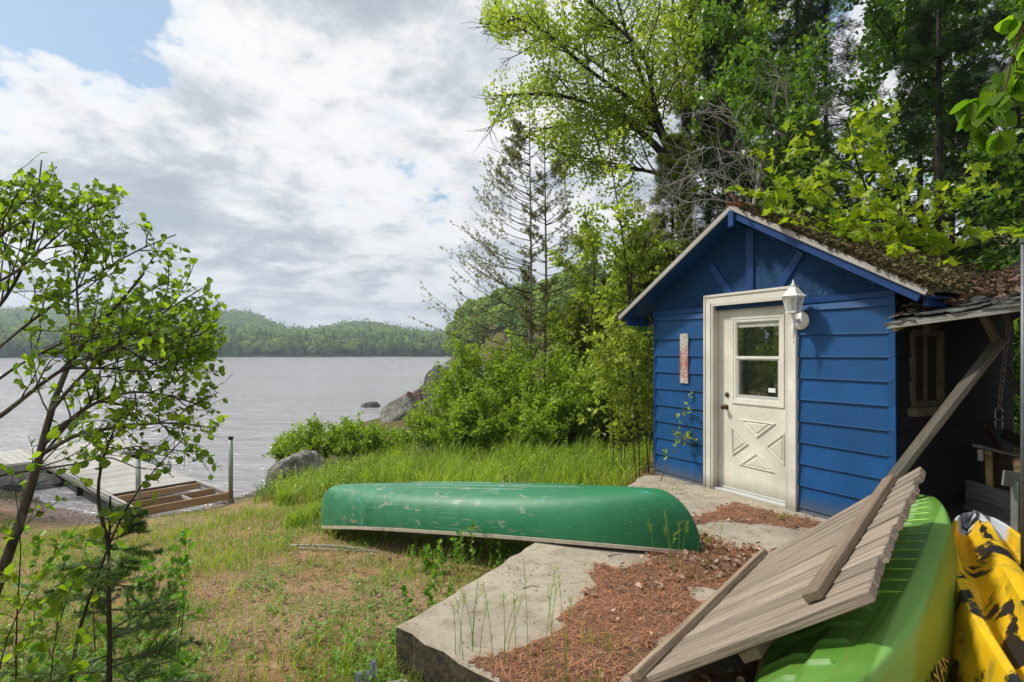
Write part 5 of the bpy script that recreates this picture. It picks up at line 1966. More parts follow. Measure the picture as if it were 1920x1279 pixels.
def sprout(r, P, cnt, t0=.2, t1=1.0, ang=(35, 65), flat=1.0, up=0.0, even=True):
    """children starts and directions along parent polylines (n,m,3); returns S, D, parent idx, t"""
    n, m, _ = P.shape
    idx = np.repeat(np.arange(n), cnt)
    if even:
        t = t0 + (t1 - t0) * ((np.tile(np.arange(cnt), n) + r.random(n * cnt)) / cnt)
    else:
        t = r.uniform(t0, t1, n * cnt)
    f = t * (m - 1); i = np.minimum(f.astype(int), m - 2); w = (f - i)[:, None]
    A = P[idx, i]; B = P[idx, i + 1]
    S = A * (1 - w) + B * w
    T = nrm(B - A)
    R = nrm(np.cross(T, r.normal(size=T.shape)))
    R[:, 2] *= flat; R = nrm(R)
    a = np.radians(r.uniform(ang[0], ang[1], len(t)))[:, None]
    D = nrm(T * np.cos(a) + R * np.sin(a) + np.array([0, 0, up]))
    return S, D, idx, t


def tubes(P, R0, R1, sides=5):
    """batch of polylines to tube mesh"""
    n, m, _ = P.shape
    T = nrm(np.gradient(P, axis=1))
    ref = np.zeros_like(T); ref[..., 2] = 1
    bad = np.abs(T[..., 2]) > .93
    ref[bad] = (1, 0, 0)
    # one reference per polyline to avoid twists
    ref = np.repeat(np.where((np.abs(T[:, :, 2]).mean(1) > .8)[:, None], [1., 0, 0], [0, 0, 1.])[:, None, :], m, 1)
    X = nrm(np.cross(T, ref)); Y = np.cross(T, X)
    rad = R0[:, None] + (R1 - R0)[:, None] * np.linspace(0, 1, m)[None] ** .8
    th = 2 * pi * np.arange(sides) / sides
    V = P[:, :, None, :] + rad[..., None, None] * (np.cos(th)[None, None, :, None] * X[:, :, None, :] + np.sin(th)[None, None, :, None] * Y[:, :, None, :])
    base = np.arange(n)[:, None, None] * m * sides
    i = np.arange(m - 1)[None, :, None] * sides; k = np.arange(sides)[None, None, :]
    a = base + i + k; b2 = base + i + (k + 1) % sides
    F = np.stack([a, b2, b2 + sides, a + sides], -1).reshape(-1, 4)
    return V.reshape(-1, 3), F


def join(parts):
    Vs = []; Fs = {}; off = 0
    for V, F in parts:
        for f in (F if isinstance(F, list) else [F]):
            Fs.setdefault(f.shape[1], []).append(f + off)
        Vs.append(V); off += len(V)
    return np.vstack(Vs), [np.vstack(v) for v in Fs.values()]


def leaves_on(r, P, cnt, size, tpl, t0=.15, updir=.9, along=.6, droop=0.0, tint=None, spread=0.0, keep=None):
    S, D, idx, t = sprout(r, P, cnt, t0, 1.0, (30, 80))
    n = len(S)
    D = nrm(D + np.array([0, 0, -droop]))
    Nn = nrm(r.normal(size=(n, 3)) * (1 - updir) * 1.3 + np.array([0, 0, 1.0]) * updir + 1e-3)
    if spread: S = S + r.normal(size=S.shape) * spread
    sz = r.uniform(size[0], size[1], n)
    tt = r.random(n) if tint is None else np.clip(tint(S) + r.normal(0, .18, n), 0, 1)
    if keep is not None:
        k = keep(S); S, D, Nn, sz, tt = S[k], D[k], Nn[k], sz[k], tt[k]
    return S, D, Nn, sz, tt


def put_leaves(name, mat, parent, data, tpl, kind=None, **kw):
    V, F, T = leaf_batch(*data[:4], tpl[0], tpl[1], data[4])
    return ob(name, V, F, mat, parent, kind=kind, tint=T, **kw)


_leafmesh = {}


def leaf_objects(name, mat, parent, data, tpl, maxn=300, rest='foliage'):
    """the nearest leaves as objects of their own (shared meshes), the rest as one part"""
    S, D, Nn, sz, tt = data
    D = nrm(D); B = nrm(np.cross(Nn, D)); Uu = np.cross(D, B)
    dist = np.linalg.norm(S - np.array([0, 0, CAMZ]), axis=1)
    px = 960 + FPX * S[:, 0] / np.maximum(S[:, 1], .1); py = HPY - FPX * (S[:, 2] - CAMZ) / np.maximum(S[:, 1], .1)
    vis = (px > 5) & (px < 1915) & (py > 5) & (py < 1274) & (S[:, 1] > .2)
    order = np.argsort(np.where(vis, dist / sz, 1e9))[:maxn]
    rest_i = np.setdiff1d(np.arange(len(S)), order)
    org = WL[parent.name]
    for c in order:
        k = int(tt[c] * 3.999)
        key = (mat.name, k, id(tpl))
        if key not in _leafmesh:
            T0 = tpl[0].copy(); T0[:, 2] += .05 * math.sin(k * 2.1) * T0[:, 0]
            me = mesh_np(name, T0, tpl[1], tint=np.full(len(T0), .1 + .25 * k), smooth=True)
            me.materials.append(mat); _leafmesh[key] = me
        o = bpy.data.objects.new(name, _leafmesh[key])
        COL.objects.link(o); o.parent = parent
        s = sz[c]; p = S[c] - org
        o.matrix_local = Matrix(((D[c, 0] * s, B[c, 0] * s, Uu[c, 0] * s, p[0]), (D[c, 1] * s, B[c, 1] * s, Uu[c, 1] * s, p[1]), (D[c, 2] * s, B[c, 2] * s, Uu[c, 2] * s, p[2]), (0, 0, 0, 1)))
    if len(rest_i):
        put_leaves(rest, mat, parent, (S[rest_i], D[rest_i], Nn[rest_i], sz[rest_i], tt[rest_i]), tpl, kind='stuff')


def proj(S):
    Y = np.maximum(S[:, 1], .05)
    return 960 + FPX * S[:, 0] / Y, HPY - FPX * (S[:, 2] - CAMZ) / Y


WIDE = (np.array([(0, 0, 0), (.5, .34, .06), (1, 0, -.06), (.5, -.34, .06)]), RHOMB[1])
# ------------------------------------------------------------------ near alder on the left
r = np.random.default_rng(101)
al_ = thing('alder_tree', (-2.75, 2.6, hz1(-2.75, 2.6)), 'leafy alder leaning in from the left edge with round bright green leaves', 'tree')
stems = [
    ([at(-60, 1250, 2.55), at(-10, 1110, 2.6), at(45, 960, 2.65), at(78, 850, 2.7), at(92, 775, 2.72), at(112, 700, 2.75), at(138, 655, 2.8), at(190, 600, 2.85), at(240, 560, 2.95), at(270, 512, 3.0)], .030, .006),
    ([at(92, 775, 2.72), at(150, 705, 2.7), at(215, 650, 2.75), at(300, 590, 2.8), at(380, 540, 2.9)], .010, .003),
    ([at(125, 680, 2.76), at(150, 600, 2.9), at(140, 520, 3.0), at(175, 455, 3.1), at(185, 400, 3.1)], .008, .003),
    ([at(-60, 820, 2.5), at(20, 770, 2.55), at(90, 705, 2.6), at(180, 660, 2.65), at(290, 640, 2.7), at(400, 625, 2.8)], .012, .003),
    ([at(-80, 650, 2.7), at(-10, 590, 2.7), at(45, 505, 2.75), at(65, 420, 2.8), at(78, 300, 2.85)], .011, .003),
    ([at(-80, 560, 2.9), at(20, 520, 2.9), at(110, 440, 3.0), at(190, 372, 3.1)], .009, .003),
    ([at(-60, 700, 2.9), at(60, 600, 3.0), at(160, 530, 3.0), at(250, 470, 3.05), at(330, 440, 3.1)], .009, .003),
    ([at(80, 850, 2.7), at(150, 810, 2.65), at(230, 800, 2.6), at(320, 790, 2.6), at(385, 800, 2.6)], .012, .003),
    ([at(85, 830, 2.7), at(160, 760, 2.75), at(250, 730, 2.8), at(330, 745, 2.8), at(395, 765, 2.8)], .011, .003),
    ([at(-60, 480, 2.6), at(10, 440, 2.65), at(30, 380, 2.7)], .010, .003),
    ([at(210, 640, 2.8), at(300, 690, 2.8), at(400, 690, 2.85)], .007, .002),
    ([at(-40, 900, 2.7), at(60, 880, 2.75), at(160, 870, 2.8), at(250, 830, 2.85), at(330, 850, 2.9)], .008, .002),
    ([at(120, 690, 2.75), at(200, 690, 2.8), at(290, 700, 2.9), at(390, 665, 3.0)], .008, .002),
    ([at(60, 880, 2.7), at(130, 790, 2.75), at(190, 740, 2.8), at(280, 780, 2.85), at(350, 830, 2.9)], .008, .002),
    ([at(150, 640, 2.8), at(240, 620, 2.9), at(330, 640, 2.95), at(410, 600, 3.0)], .008, .002),
    ([at(-60, 760, 3.0), at(20, 690, 3.1), at(120, 640, 3.2), at(230, 600, 3.3), at(350, 570, 3.3)], .009, .002),
]
MP = [resample(s[0], 14) for s in stems]
parts = [tubes(p[None], np.array([s[1]]), np.array([s[2]]), 9) for p, s in zip(MP, stems)]
V, F = join(parts[:1]); ob('trunk', V, F, M['bark_alder'], al_, smooth=True)
limbs = parts[1:]
P0 = np.stack(MP)
S, D, idx, t = sprout(r, P0, 15, .22, 1.0, (25, 65), flat=.8, up=.1)
L = r.uniform(.18, .50, len(S)) * (1.15 - .5 * t)
P1_ = grow(r, S, D, L, 6, .13, (0.02, 0, .03))
S, D, idx, t = sprout(r, P1_, 4, .25, 1.0, (25, 60), flat=.8, up=.05)
P2_ = grow(r, S, D, r.uniform(.07, .2, len(S)), 4, .15)


def alder_keep(S):
    px, py = proj(S)
    top = np.interp(px, [0, 60, 85, 120, 200, 330, 350, 420], [330, 320, 270, 340, 340, 405, 450, 560])
    k = (py > top) & (px < 420)
    k &= ~((px > 180) & (py > 900))
    k &= ~((py > 700) & (py < 1060) & (r.random(len(S)) < .25) & (px > 60))
    return k


k1 = alder_keep(P1_[:, -1]) & alder_keep(P1_[:, 3]); k2 = alder_keep(P2_[:, -1])
P1_ = P1_[k1]; P2_ = P2_[k2]
V, F = join(limbs + [tubes(P1_, np.full(len(P1_), .0042), np.full(len(P1_), .0016), 5), tubes(P2_, np.full(len(P2_), .0019), np.full(len(P2_), .0009), 4)])
ob('branches', V, F, M['bark_alder'], al_, smooth=True)
d1 = leaves_on(r, P1_, 4, (.022, .050), OVAL, t0=.25, updir=.42, keep=alder_keep)
d2 = leaves_on(r, P2_, 4, (.020, .048), OVAL, t0=.1, updir=.42, keep=alder_keep)
data = tuple(np.concatenate([a, b2]) for a, b2 in zip(d1, d2))
leaf_objects('leaf', M['leaf_alder'], al_, data, OVALH)

# dark-stemmed saplings in the lower left
def sapling(name, label, cat, stems, mat_b, mat_l, tpl, lsize, nlv, ntw, tw=(.08, .25), group=None, updir=.6, keep=None, seed=1, r0_=.008, tint=None, leafobj=0, l2=0, flat=.8, ang=(30, 65), t0=.3):
    r = np.random.default_rng(seed)
    base = stems[0][0]
    root = thing(name, base, label, cat, group)
    MPs = np.stack([resample(s, 12) for s in stems])
    rr0 = np.full(len(MPs), r0_) * r.uniform(.7, 1.2, len(MPs))
    parts = [tubes(MPs, rr0, rr0 * .2, 7)]
    S, D, idx, t = sprout(r, MPs, ntw, t0, 1.0, ang, flat=flat, up=.15)
    L = r.uniform(tw[0], tw[1], len(S)) * (1.2 - .6 * t)
    A = grow(r, S, D, L, 5, .13, (0, 0, .03))
    parts.append(tubes(A, np.full(len(A), r0_ * .28), np.full(len(A), r0_ * .1), 4))
    data = leaves_on(r, A, nlv, lsize, tpl, t0=.2, updir=updir, keep=keep, tint=tint)
    if l2:
        S, D, idx, t = sprout(r, A, l2, .3, 1.0, (30, 60), flat=flat)
        B_ = grow(r, S, D, r.uniform(tw[0], tw[1], len(S)) * .45, 4, .15)
        parts.append(tubes(B_, np.full(len(B_), r0_ * .13), np.full(len(B_), r0_ * .07), 3))
        d2 = leaves_on(r, B_, nlv, lsize, tpl, t0=.15, updir=updir, keep=keep, tint=tint)
        data = tuple(np.concatenate([a, b2]) for a, b2 in zip(data, d2))
    V, F = join(parts)
    ob('stems', V, F, mat_b, root, smooth=True, kind='stuff' if len(stems) > 3 else None)
    if leafobj:
        leaf_objects('leaf', mat_l, root, data, tpl, leafobj)
    else:
        put_leaves('foliage', mat_l, root, data, tpl, kind='stuff')
    return root


gz = lambda px, Y: np.array([(px - 960) / FPX * Y, Y, hz1((px - 960) / FPX * Y, Y)])
sapling('alder_sapling', 'thin dark alder sapling with a long arching stem at lower left', 'sapling',
        [[gz(120, 2.5), at(140, 1180, 2.5), at(195, 1060, 2.5), at(220, 960, 2.5), at(290, 880, 2.5), at(345, 820, 2.5)],
         [at(205, 1030, 2.5), at(180, 930, 2.5), at(195, 840, 2.5), at(240, 760, 2.5)]],
        M['bark_dark'], M['leaf_alder'], OVALH, (.032, .055), 4, 8, (.1, .26), seed=5, r0_=.010, leafobj=120)
sapling('alder_sapling', 'leafy alder shoots crowding the bottom left corner below the trunk', 'sapling',
        [[gz(30, 2.35), at(30, 1150, 2.35), at(45, 1000, 2.35), at(20, 880, 2.35)], [gz(-40, 2.3), at(10, 1180, 2.3), at(90, 1060, 2.3), at(150, 980, 2.3)], [gz(80, 2.3), at(100, 1200, 2.3), at(130, 1110, 2.3)]],
        M['bark_dark'], M['leaf_alder'], OVALH, (.035, .058), 5, 12, (.1, .3), seed=6, r0_=.006, leafobj=200, t0=.1)
sapling('leafy_seedling', 'low bright seedling cluster on the bank at left below the dock', 'plant',
        [[gz(300, 3.3), at(280, 1090, 3.3), at(250, 1020, 3.35)], [gz(330, 3.2), at(350, 1100, 3.2), at(330, 1060, 3.2)], [gz(180, 3.4), at(170, 1050, 3.4), at(140, 1000, 3.4)]],
        M['bark_dark'], M['weed'], OVAL, (.035, .06), 4, 8, (.08, .2), seed=7, r0_=.004, t0=.1)

sapling('leafy_seedling', 'bright low seedlings behind the young fir', 'plant',
        [[gz(60 + 45 * k, 3.7 + .2 * (k % 3)), at(70 + 46 * k, 1080 + 12 * (k % 2), 3.7 + .2 * (k % 3)), at(60 + 48 * k, 1010 + 30 * (k % 3), 3.7 + .2 * (k % 3))] for k in range(7)],
        M['bark_dark'], M['weed'], OVAL, (.035, .065), 5, 12, (.1, .24), seed=8, r0_=.004, t0=.05)
sapling('leafy_seedling', 'low leafy seedlings filling the bottom left corner', 'plant',
        [[gz(-20 + 70 * k, 2.8 + .1 * (k % 3)), at(-10 + 70 * k, 1260, 2.8 + .1 * (k % 3)), at(-20 + 74 * k, 1190 + 30 * (k % 3), 2.8 + .1 * (k % 3))] for k in range(6)],
        M['bark_dark'], M['weed'], OVAL, (.035, .06), 5, 10, (.08, .2), seed=9, r0_=.004, t0=.05)
# young fir at lower left
r = np.random.default_rng(31)
fb = gz(203, 2.55)
fir = thing('young_fir', fb, 'small young fir with dark trunk and flat needled branches at lower left', 'tree')
tp = resample([fb + [0, 0, -.05], at(206, 1180, 2.55), at(203, 1060, 2.56), at(206, 965, 2.58), at(207, 930, 2.58)], 16)
V, F = tubes(tp[None], np.array([.017]), np.array([.004]), 9); ob('trunk', V, F, M['bark_dark'], fir, smooth=True)
S, D, idx, t = sprout(r, tp[None], 40, .02, .93, (78, 98), flat=.15, up=.05)
L = (1 - t) ** .7 * .42 + .06
L = L * r.uniform(.8, 1.15, len(L))
B1 = grow(r, S, D, L, 8, .04, (0, 0, -.01))
S, D, idx, t2 = sprout(r, B1, 9, .25, .95, (40, 60), flat=.12)
B2 = grow(r, S, D, (L[idx] * (1 - t2) * .5 + .03), 4, .05)
V, F = join([tubes(B1, np.full(len(B1), .004), np.full(len(B1), .0015), 5), tubes(B2, np.full(len(B2), .0018), np.full(len(B2), .001), 4)])
ob('branches', V, F, M['bark_brown'], fir)


def needles_on(r, P, per, ln, w, mat, parent, name, tipfn=None, drop=0.0):
    S, D, idx, t = sprout(r, P, per, .03, 1.0, (40, 70), flat=.5)
    n = len(S)
    D = nrm(D); side = nrm(np.cross(D, np.array([0, 0, 1.])))
    Ls = r.uniform(ln * .7, ln * 1.2, n)
    V = np.stack([S - side * w, S + side * w, S + D * Ls[:, None]], 1).reshape(-1, 3)
    F = np.arange(n * 3).reshape(-1, 3)
    T = np.repeat(np.clip((.55 * t ** 3 if tipfn is None else tipfn(S, t)) + r.random(n) * .35, 0, 1), 3)
    return ob(name, V, F, mat, parent, kind='stuff', tint=T)


needles_on(r, np.concatenate([B1[:, ::2][:, :5], B2]), 120, .024, .0018, M['needle_fir'], fir, 'needles', tipfn=lambda S, t: np.where(S[:, 2] > 1.0, .5, .12) + .45 * (t > .9))

# ------------------------------------------------------------------ tall maple in the middle
r = np.random.default_rng(55)
YM = 14.0
fork = at(1278, 330, YM)
mb = np.array([fork[0] + .15, YM, hz1(fork[0], YM)])
mp = thing('tall_maple', mb, 'tall spreading maple with light green leaves reaching out over the shore', 'tree')
tr_ = resample([mb + [0, 0, -.3], mb + [.0, 0, 2.0], at(1285, 420, YM), at(1278, 330, YM)], 10)
V, F = tubes(tr_[None], np.array([.26]), np.array([.17]), 12); ob('trunk', V, F, M['bark_grey'], mp, smooth=True)
ml = [
    [at(1278, 340, YM), at(1225, 265, YM), at(1150, 210, YM - .3), at(1060, 178, YM - .6), at(980, 175, YM - .8), at(925, 180, YM - 1)],
    [at(1280, 330, YM), at(1230, 240, YM), at(1205, 150, YM), at(1175, 60, YM - .3), at(1145, -40, YM - .5)],
    [at(1285, 330, YM), at(1240, 250, YM), at(1190, 190, YM - .6), at(1100, 130, YM - 1.2), at(1030, 60, YM - 1.5), at(960, 30, YM - 1.6)],
    [at(1285, 320, YM), at(1285, 220, YM), at(1265, 120, YM + .3), at(1260, 0, YM + .5), at(1270, -120, YM + .5)],
    [at(1288, 320, YM), at(1290, 230, YM), at(1300, 130, YM), at(1290, 40, YM), at(1300, -100, YM)],
    [at(1270, 310, YM), at(1200, 240, YM + .6), at(1130, 225, YM + .8), at(1050, 235, YM + .8), at(985, 250, YM + .6)],
    [at(1275, 335, YM), at(1200, 318, YM + .2), at(1120, 300, YM), at(1050, 290, YM - .4)],
    [at(1262, 300, YM), at(1225, 200, YM - 1), at(1215, 100, YM - 1.5), at(1110, 10, YM - 2), at(1060, -60, YM - 2)],
    [at(1290, 300, YM), at(1340, 200, YM), at(1380, 110, YM + .3), at(1400, 0, YM + .5)],
    [at(1160, 150, YM - .2), at(1080, 90, YM), at(1000, 70, YM), at(925, 20, YM)],
]
MPs = np.stack([resample(s, 16) for s in ml])
ra = np.array([.10, .10, .09, .10, .10, .07, .06, .08, .08, .05])
parts = [tubes(MPs, ra, ra * .22, 7)]
S, D, idx, t = sprout(r, MPs, 18, .18, 1.0, (25, 65), flat=.7, up=.0)
L = r.uniform(.7, 1.9, len(S)) * (1.15 - .55 * t)
A = grow(r, S, D, L, 7, .10, (-.015, 0, .02)); parts.append(tubes(A, np.full(len(A), .024), np.full(len(A), .008), 5))
S, D, idx, t = sprout(r, A, 7, .2, 1.0, (30, 60), flat=.7)
B_ = grow(r, S, D, r.uniform(.25, .7, len(S)), 5, .12); parts.append(tubes(B_, np.full(len(B_), .009), np.full(len(B_), .004), 4))
V, F = join(parts); ob('branches', V, F, M['bark_dark'], mp, smooth=True)


def maple_keep(S):
    px, py = proj(S)
    left = np.interp(py, [0, 40, 80, 110, 130, 170, 230, 262, 330, 400], [905, 903, 935, 1010, 925, 905, 920, 1000, 1050, 1080])
    return (px > left) & (py < 395)


d_ = leaves_on(r, B_, 24, (.055, .105), RHOMB, t0=.1, updir=.35, spread=.12, keep=maple_keep, tint=lambda S: .5 + .25 * fbm(S[:, 0], S[:, 2] + S[:, 1], 1.1, 77))
put_leaves('crown', M['leaf_bigtree'], mp, d_, (np.array([(0, 0, 0), (.45, .42, .08), (1, 0, -.06), (.45, -.42, .08)]), RHOMB[1]))

# ------------------------------------------------------------------ two thin half-bare cedars
def thin_cedar(px, Y, ztop, label, seed, nbr, left=1.0, right=.6, rad=.055, zlow=.28):
    r = np.random.default_rng(seed)
    x = (px - 960) / FPX * Y
    b0 = np.array([x, Y, hz1(x, Y)])
    root = thing('thin_cedar', b0, label, 'tree', 'half-bare cedars by the shore')
    tp = resample([b0 - [0, 0, .2], b0 + [-.02, 0, 1.6], b0 + [.03, 0, 3.5], [x - .02, Y, ztop]], 20)
    V, F = tubes(tp[None], np.array([rad]), np.array([.008]), 10); ob('trunk', V, F, M['bark_cedar'], root, smooth=True)
    t = np.sort(r.uniform(zlow, .93, nbr))
    f = t * 19; i = np.minimum(f.astype(int), 18)
    S = tp[i] + (tp[i + 1] - tp[i]) * (f - i)[:, None]
    th = np.where(r.random(nbr) < .60, pi + r.normal(0, .42, nbr), r.normal(0, .45, nbr))
    D = np.stack([np.cos(th), np.sin(th), -.12 + .55 * t], 1)
    L = np.where(np.cos(th) < 0, left, right) * (1.15 - .95 * t) * r.uniform(.65, 1.1, nbr) * (0.7 + .3 * (t < .8))
    A = grow(r, S, D, L, 9, .035, (0, 0, .075))
    S2, D2, idx, t2 = sprout(r, A, 6, .3, .98, (25, 50), flat=.6, up=.15)
    B_ = grow(r, S2, D2, L[idx] * r.uniform(.12, .3, len(S2)), 5, .08, (0, 0, .05))
    V, F = join([tubes(A, .008 + .006 * L / L.max(), np.full(len(A), .003), 5), tubes(B_, np.full(len(B_), .0038), np.full(len(B_), .0018), 3)])
    ob('branches', V, F, M['bark_dark'], root)
    d1 = leaves_on(r, A[L > .45][:, 4:], 9, (.045, .09), SPRAY, t0=.1, updir=.15, spread=.02)
    d2 = leaves_on(r, B_[L[idx] > .38], 6, (.045, .09), SPRAY, t0=.2, updir=.15, spread=.02)
    data = tuple(np.concatenate([a, b2]) for a, b2 in zip(d1, d2))
    put_leaves('foliage', M['needle_grey'], root, data, SPRAY, kind='stuff')


thin_cedar(994, 12.8, 7.1, 'left one of two thin half-bare cedars, with long branches sweeping over the lake', 61, 95, 2.7, 1.0)
thin_cedar(1022, 13.0, 6.9, 'right one of two thin half-bare cedars, standing just behind the left trunk', 62, 70, 1.1, 1.9)


# ------------------------------------------------------------------ generic broadleaf and conifer builders
def broadleaf(name, label, x, y, h, rad, mat_l, nleaf, lsize, seed, group=None, cat='tree', tr=.09, zc=.35, tpl=None, matb='bark_dark', nl1=9, flatten=1.0, ndir=1.0, updir=.4, dropz=0):
    r = np.random.default_rng(seed)
    b0 = np.array([x, y, hz1(x, y) + dropz])
    root = thing(name, b0, label, cat, group)
    tp = resample([b0 - [0, 0, .2], b0 + [r.normal(0, .1), 0, h * .4], b0 + [r.normal(0, .25), r.normal(0, .2), h * .95]], 12)
    V, F = tubes(tp[None], np.array([tr]), np.array([tr * .15]), 8); ob('trunk', V, F, M[matb], root, smooth=True)
    S, D, idx, t = sprout(r, tp[None], nl1 * 2, zc, 1.0, (45, 75), up=.1)
    L = rad * r.uniform(.7, 1.1, len(S)) * np.sqrt(np.clip(1.15 - ((t - zc) / (1 - zc) * 1.0 - .15) ** 2, .15, 1))
    A = grow(r, S, D, L, 6, .10, (0, 0, .03))
    S2, D2, idx, t2 = sprout(r, A, 6, .25, 1, (30, 60), flat=.7)
    B_ = grow(r, S2, D2, L[idx] * r.uniform(.2, .45, len(S2)), 5, .12)
    V, F = join([tubes(A, np.full(len(A), tr * .28), np.full(len(A), tr * .08), 5), tubes(B_, np.full(len(B_), tr * .09), np.full(len(B_), tr * .04), 3)])
    ob('branches', V, F, M[matb], root)
    per = max(2, nleaf // len(B_))
    tpl = tpl or FATLEAF
    d_ = leaves_on(r, B_, per, lsize, tpl, t0=.05, updir=updir, spread=rad * .05, tint=lambda S: .45 + .4 * fbm(S[:, 0] + S[:, 1], S[:, 2], 1.3, seed))
    put_leaves('crown', mat_l, root, d_, tpl)
    return root


FATLEAF = (np.array([(0, 0, 0), (.45, .40, .08), (1, 0, -.06), (.45, -.40, .08)]), RHOMB[1])


def spruce(name, label, x, y, h, rad, seed, mat='needle_spruce', group=None, zlow=.05, dens=1.0, tr=.12, tpl=None, lsize=(.12, .24), droop=-.10, matb='bark_dark'):
    r = np.random.default_rng(seed)
    b0 = np.array([x, y, hz1(x, y)])
    root = thing(name, b0, label, 'tree', group)
    tp = resample([b0 - [0, 0, .2], b0 + [0, 0, h * .5], b0 + [r.normal(0, .05), 0, h]], 14)
    V, F = tubes(tp[None], np.array([tr]), np.array([.01]), 9); ob('trunk', V, F, M[matb], root, smooth=True)
    nb = int(h * 17 * dens)
    S, D, idx, t = sprout(r, tp[None], nb, zlow, .99, (80, 100), flat=.25)
    L = rad * (1 - t * .93) * r.uniform(.75, 1.12, nb)
    A = grow(r, S, D, L, 6, .04, (0, 0, droop * .3))
    S2, D2, idx, t2 = sprout(r, A, 9, .15, .98, (40, 65), flat=.15)
    B_ = grow(r, S2, D2, L[idx] * (1.05 - t2) * .5 + .05, 4, .06, (0, 0, -.03))
    V, F = join([tubes(A, .006 + .010 * L, np.full(len(A), .004), 4), tubes(B_, np.full(len(B_), .004), np.full(len(B_), .002), 3)])
    ob('branches', V, F, M[matb], root)
    tpl = tpl or NEEDLE
    d1 = leaves_on(r, B_, 4, lsize, tpl, t0=.0, updir=.75 if tpl is NEEDLE else .3, tint=lambda S: .35 + .4 * fbm(S[:, 0] + S[:, 1], S[:, 2], 1.5, seed))
    put_leaves('crown', M[mat], root, d1, tpl)
    return root


# green cedar mass between the maple and the shed
cg = 'young cedars and firs between the tall maple and the shed'
for i, (px, Y, top, rad, lb) in enumerate([
        (1080, 13.4, 560, 1.3, 'bushy yellow-green cedar just right of the two bare trunks'),
        (1135, 12.5, 520, 1.0, 'rounded yellow-green cedar left of the thin leaning sapling'),
        (1195, 11.5, 430, 1.15, 'taller green cedar behind the left roof edge of the shed'),
        (1060, 15.0, 600, 1.5, 'lower cedar behind the two bare trunks'),
        (1160, 14.5, 500, 1.3, 'darker cedar deep behind the gap left of the shed')]):
    x = (px - 960) / FPX * Y
    ht = CAMZ + (HPY - top) / FPX * Y - hz1(x, Y)
    spruce('green_cedar', lb, x, Y, ht, rad, 200 + i, mat='needle_cedar', group=cg, dens=1.5, tpl=SPRAY, lsize=(.10, .20), tr=.06, matb='bark_cedar')
spruce('dark_fir', 'dark fir with drooping branches against the sky beside the shed roof peak', 3.35, 11.8, 6.4, 1.6, 210, dens=1.15, tr=.09, mat='needle_cedar')

broadleaf('airy_tree', 'airy yellow-green tree between the bare cedars and the shed roof', at(1105, 600, 13.5)[0], 13.5, 5.0, 1.5, M['leaf_bigtree'], 6000, (.06, .11), 222, zc=.3, tr=.05)
broadleaf('airy_tree', 'small light-leaved tree touching the left eave of the shed', at(1195, 600, 11.0)[0], 11.0, 3.9, 1.1, M['leaf_light'], 5000, (.06, .10), 223, zc=.25, tr=.04)
# thin leaning sapling
sapling('thin_sapling', 'tall thin leaning sapling with sparse leaves beside the shed roof', 'sapling',
        [[gz(1190, 10.2), at(1185, 640, 10.2), at(1178, 540, 10.2), at(1168, 430, 10.2), at(1152, 350, 10.2), at(1140, 290, 10.2), at(1138, 250, 10.2)],
         [at(1180, 560, 10.2), at(1186, 500, 10.2), at(1184, 450, 10.2), at(1175, 410, 10.1)]],
        M['bark_dark'], M['leaf_bigtree'], FATLEAF, (.07, .12), 6, 16, (.3, .9), seed=17, r0_=.032, l2=3)

# ------------------------------------------------------------------ dark woods behind the shed
wg = 'dark spruces in the woods behind the shed'
for i, (x, y, h, rad, lb) in enumerate([
        (3.9, 10.4, 11.0, .95, 'tall narrow dark spruce directly above the shed roof peak'),
        (6.1, 12.2, 12.0, 1.9, 'broad dark spruce behind the middle of the woods'),
        (6.3, 8.4, 8.2, 1.7, 'near spruce with a thin straight trunk behind the maple sapling'),
        (8.4, 9.4, 10.0, 2.2, 'dark spruce filling the right part of the woods'),
        (5.0, 14.5, 13.5, 2.2, 'distant tall spruce deep in the woods'),
        (10.5, 11.5, 12.0, 2.6, 'dark spruce near the right edge of the photo'),
        (8.0, 14.5, 13.0, 2.6, 'spruce far back between the others')]):
    spruce('dark_spruce', lb, x, y, h, rad, 300 + i, group=wg, dens=.8 if y < 12 else .7, lsize=(.12, .24))
bgp = 'broad-leaved trees in the woods behind the shed'
for i, (x, y, h, rad, mt_, nlf, ls, lb) in enumerate([
        (5.3, 9.6, 7.4, 1.9, 'leaf_dark', 13000, (.07, .13), 'dark green broad-leaved tree above the shed roof'),
        (7.4, 10.2, 9.0, 2.4, 'leaf_dark', 14000, (.08, .14), 'large dark leafy tree over the lean-to'),
        (7.0, 7.0, 6.8, 1.6, 'leaf_dark', 7000, (.06, .11), 'dark glossy-leaved tree hanging over the lean-to roof'),
        (4.7, 12.5, 9.5, 1.8, 'leaf_bigtree', 7000, (.08, .13), 'lighter leafy tree beside the tall narrow spruce'),
        (9.6, 8.2, 8.6, 2.4, 'leaf_dark', 8000, (.08, .14), 'dark leafy tree at the right edge of the woods'),
        (6.6, 16.5, 11.0, 3.0, 'leaf_dark', 8000, (.12, .2), 'far leafy tree closing the back of the woods'),
        (11.5, 15.0, 12.0, 3.5, 'leaf_dark', 8000, (.14, .22), 'far leafy tree at the right back of the woods')]):
    broadleaf('woodland_tree', lb, x, y, h, rad, M[mt_], nlf, ls, 400 + i, group=bgp, zc=.18, updir=.5)
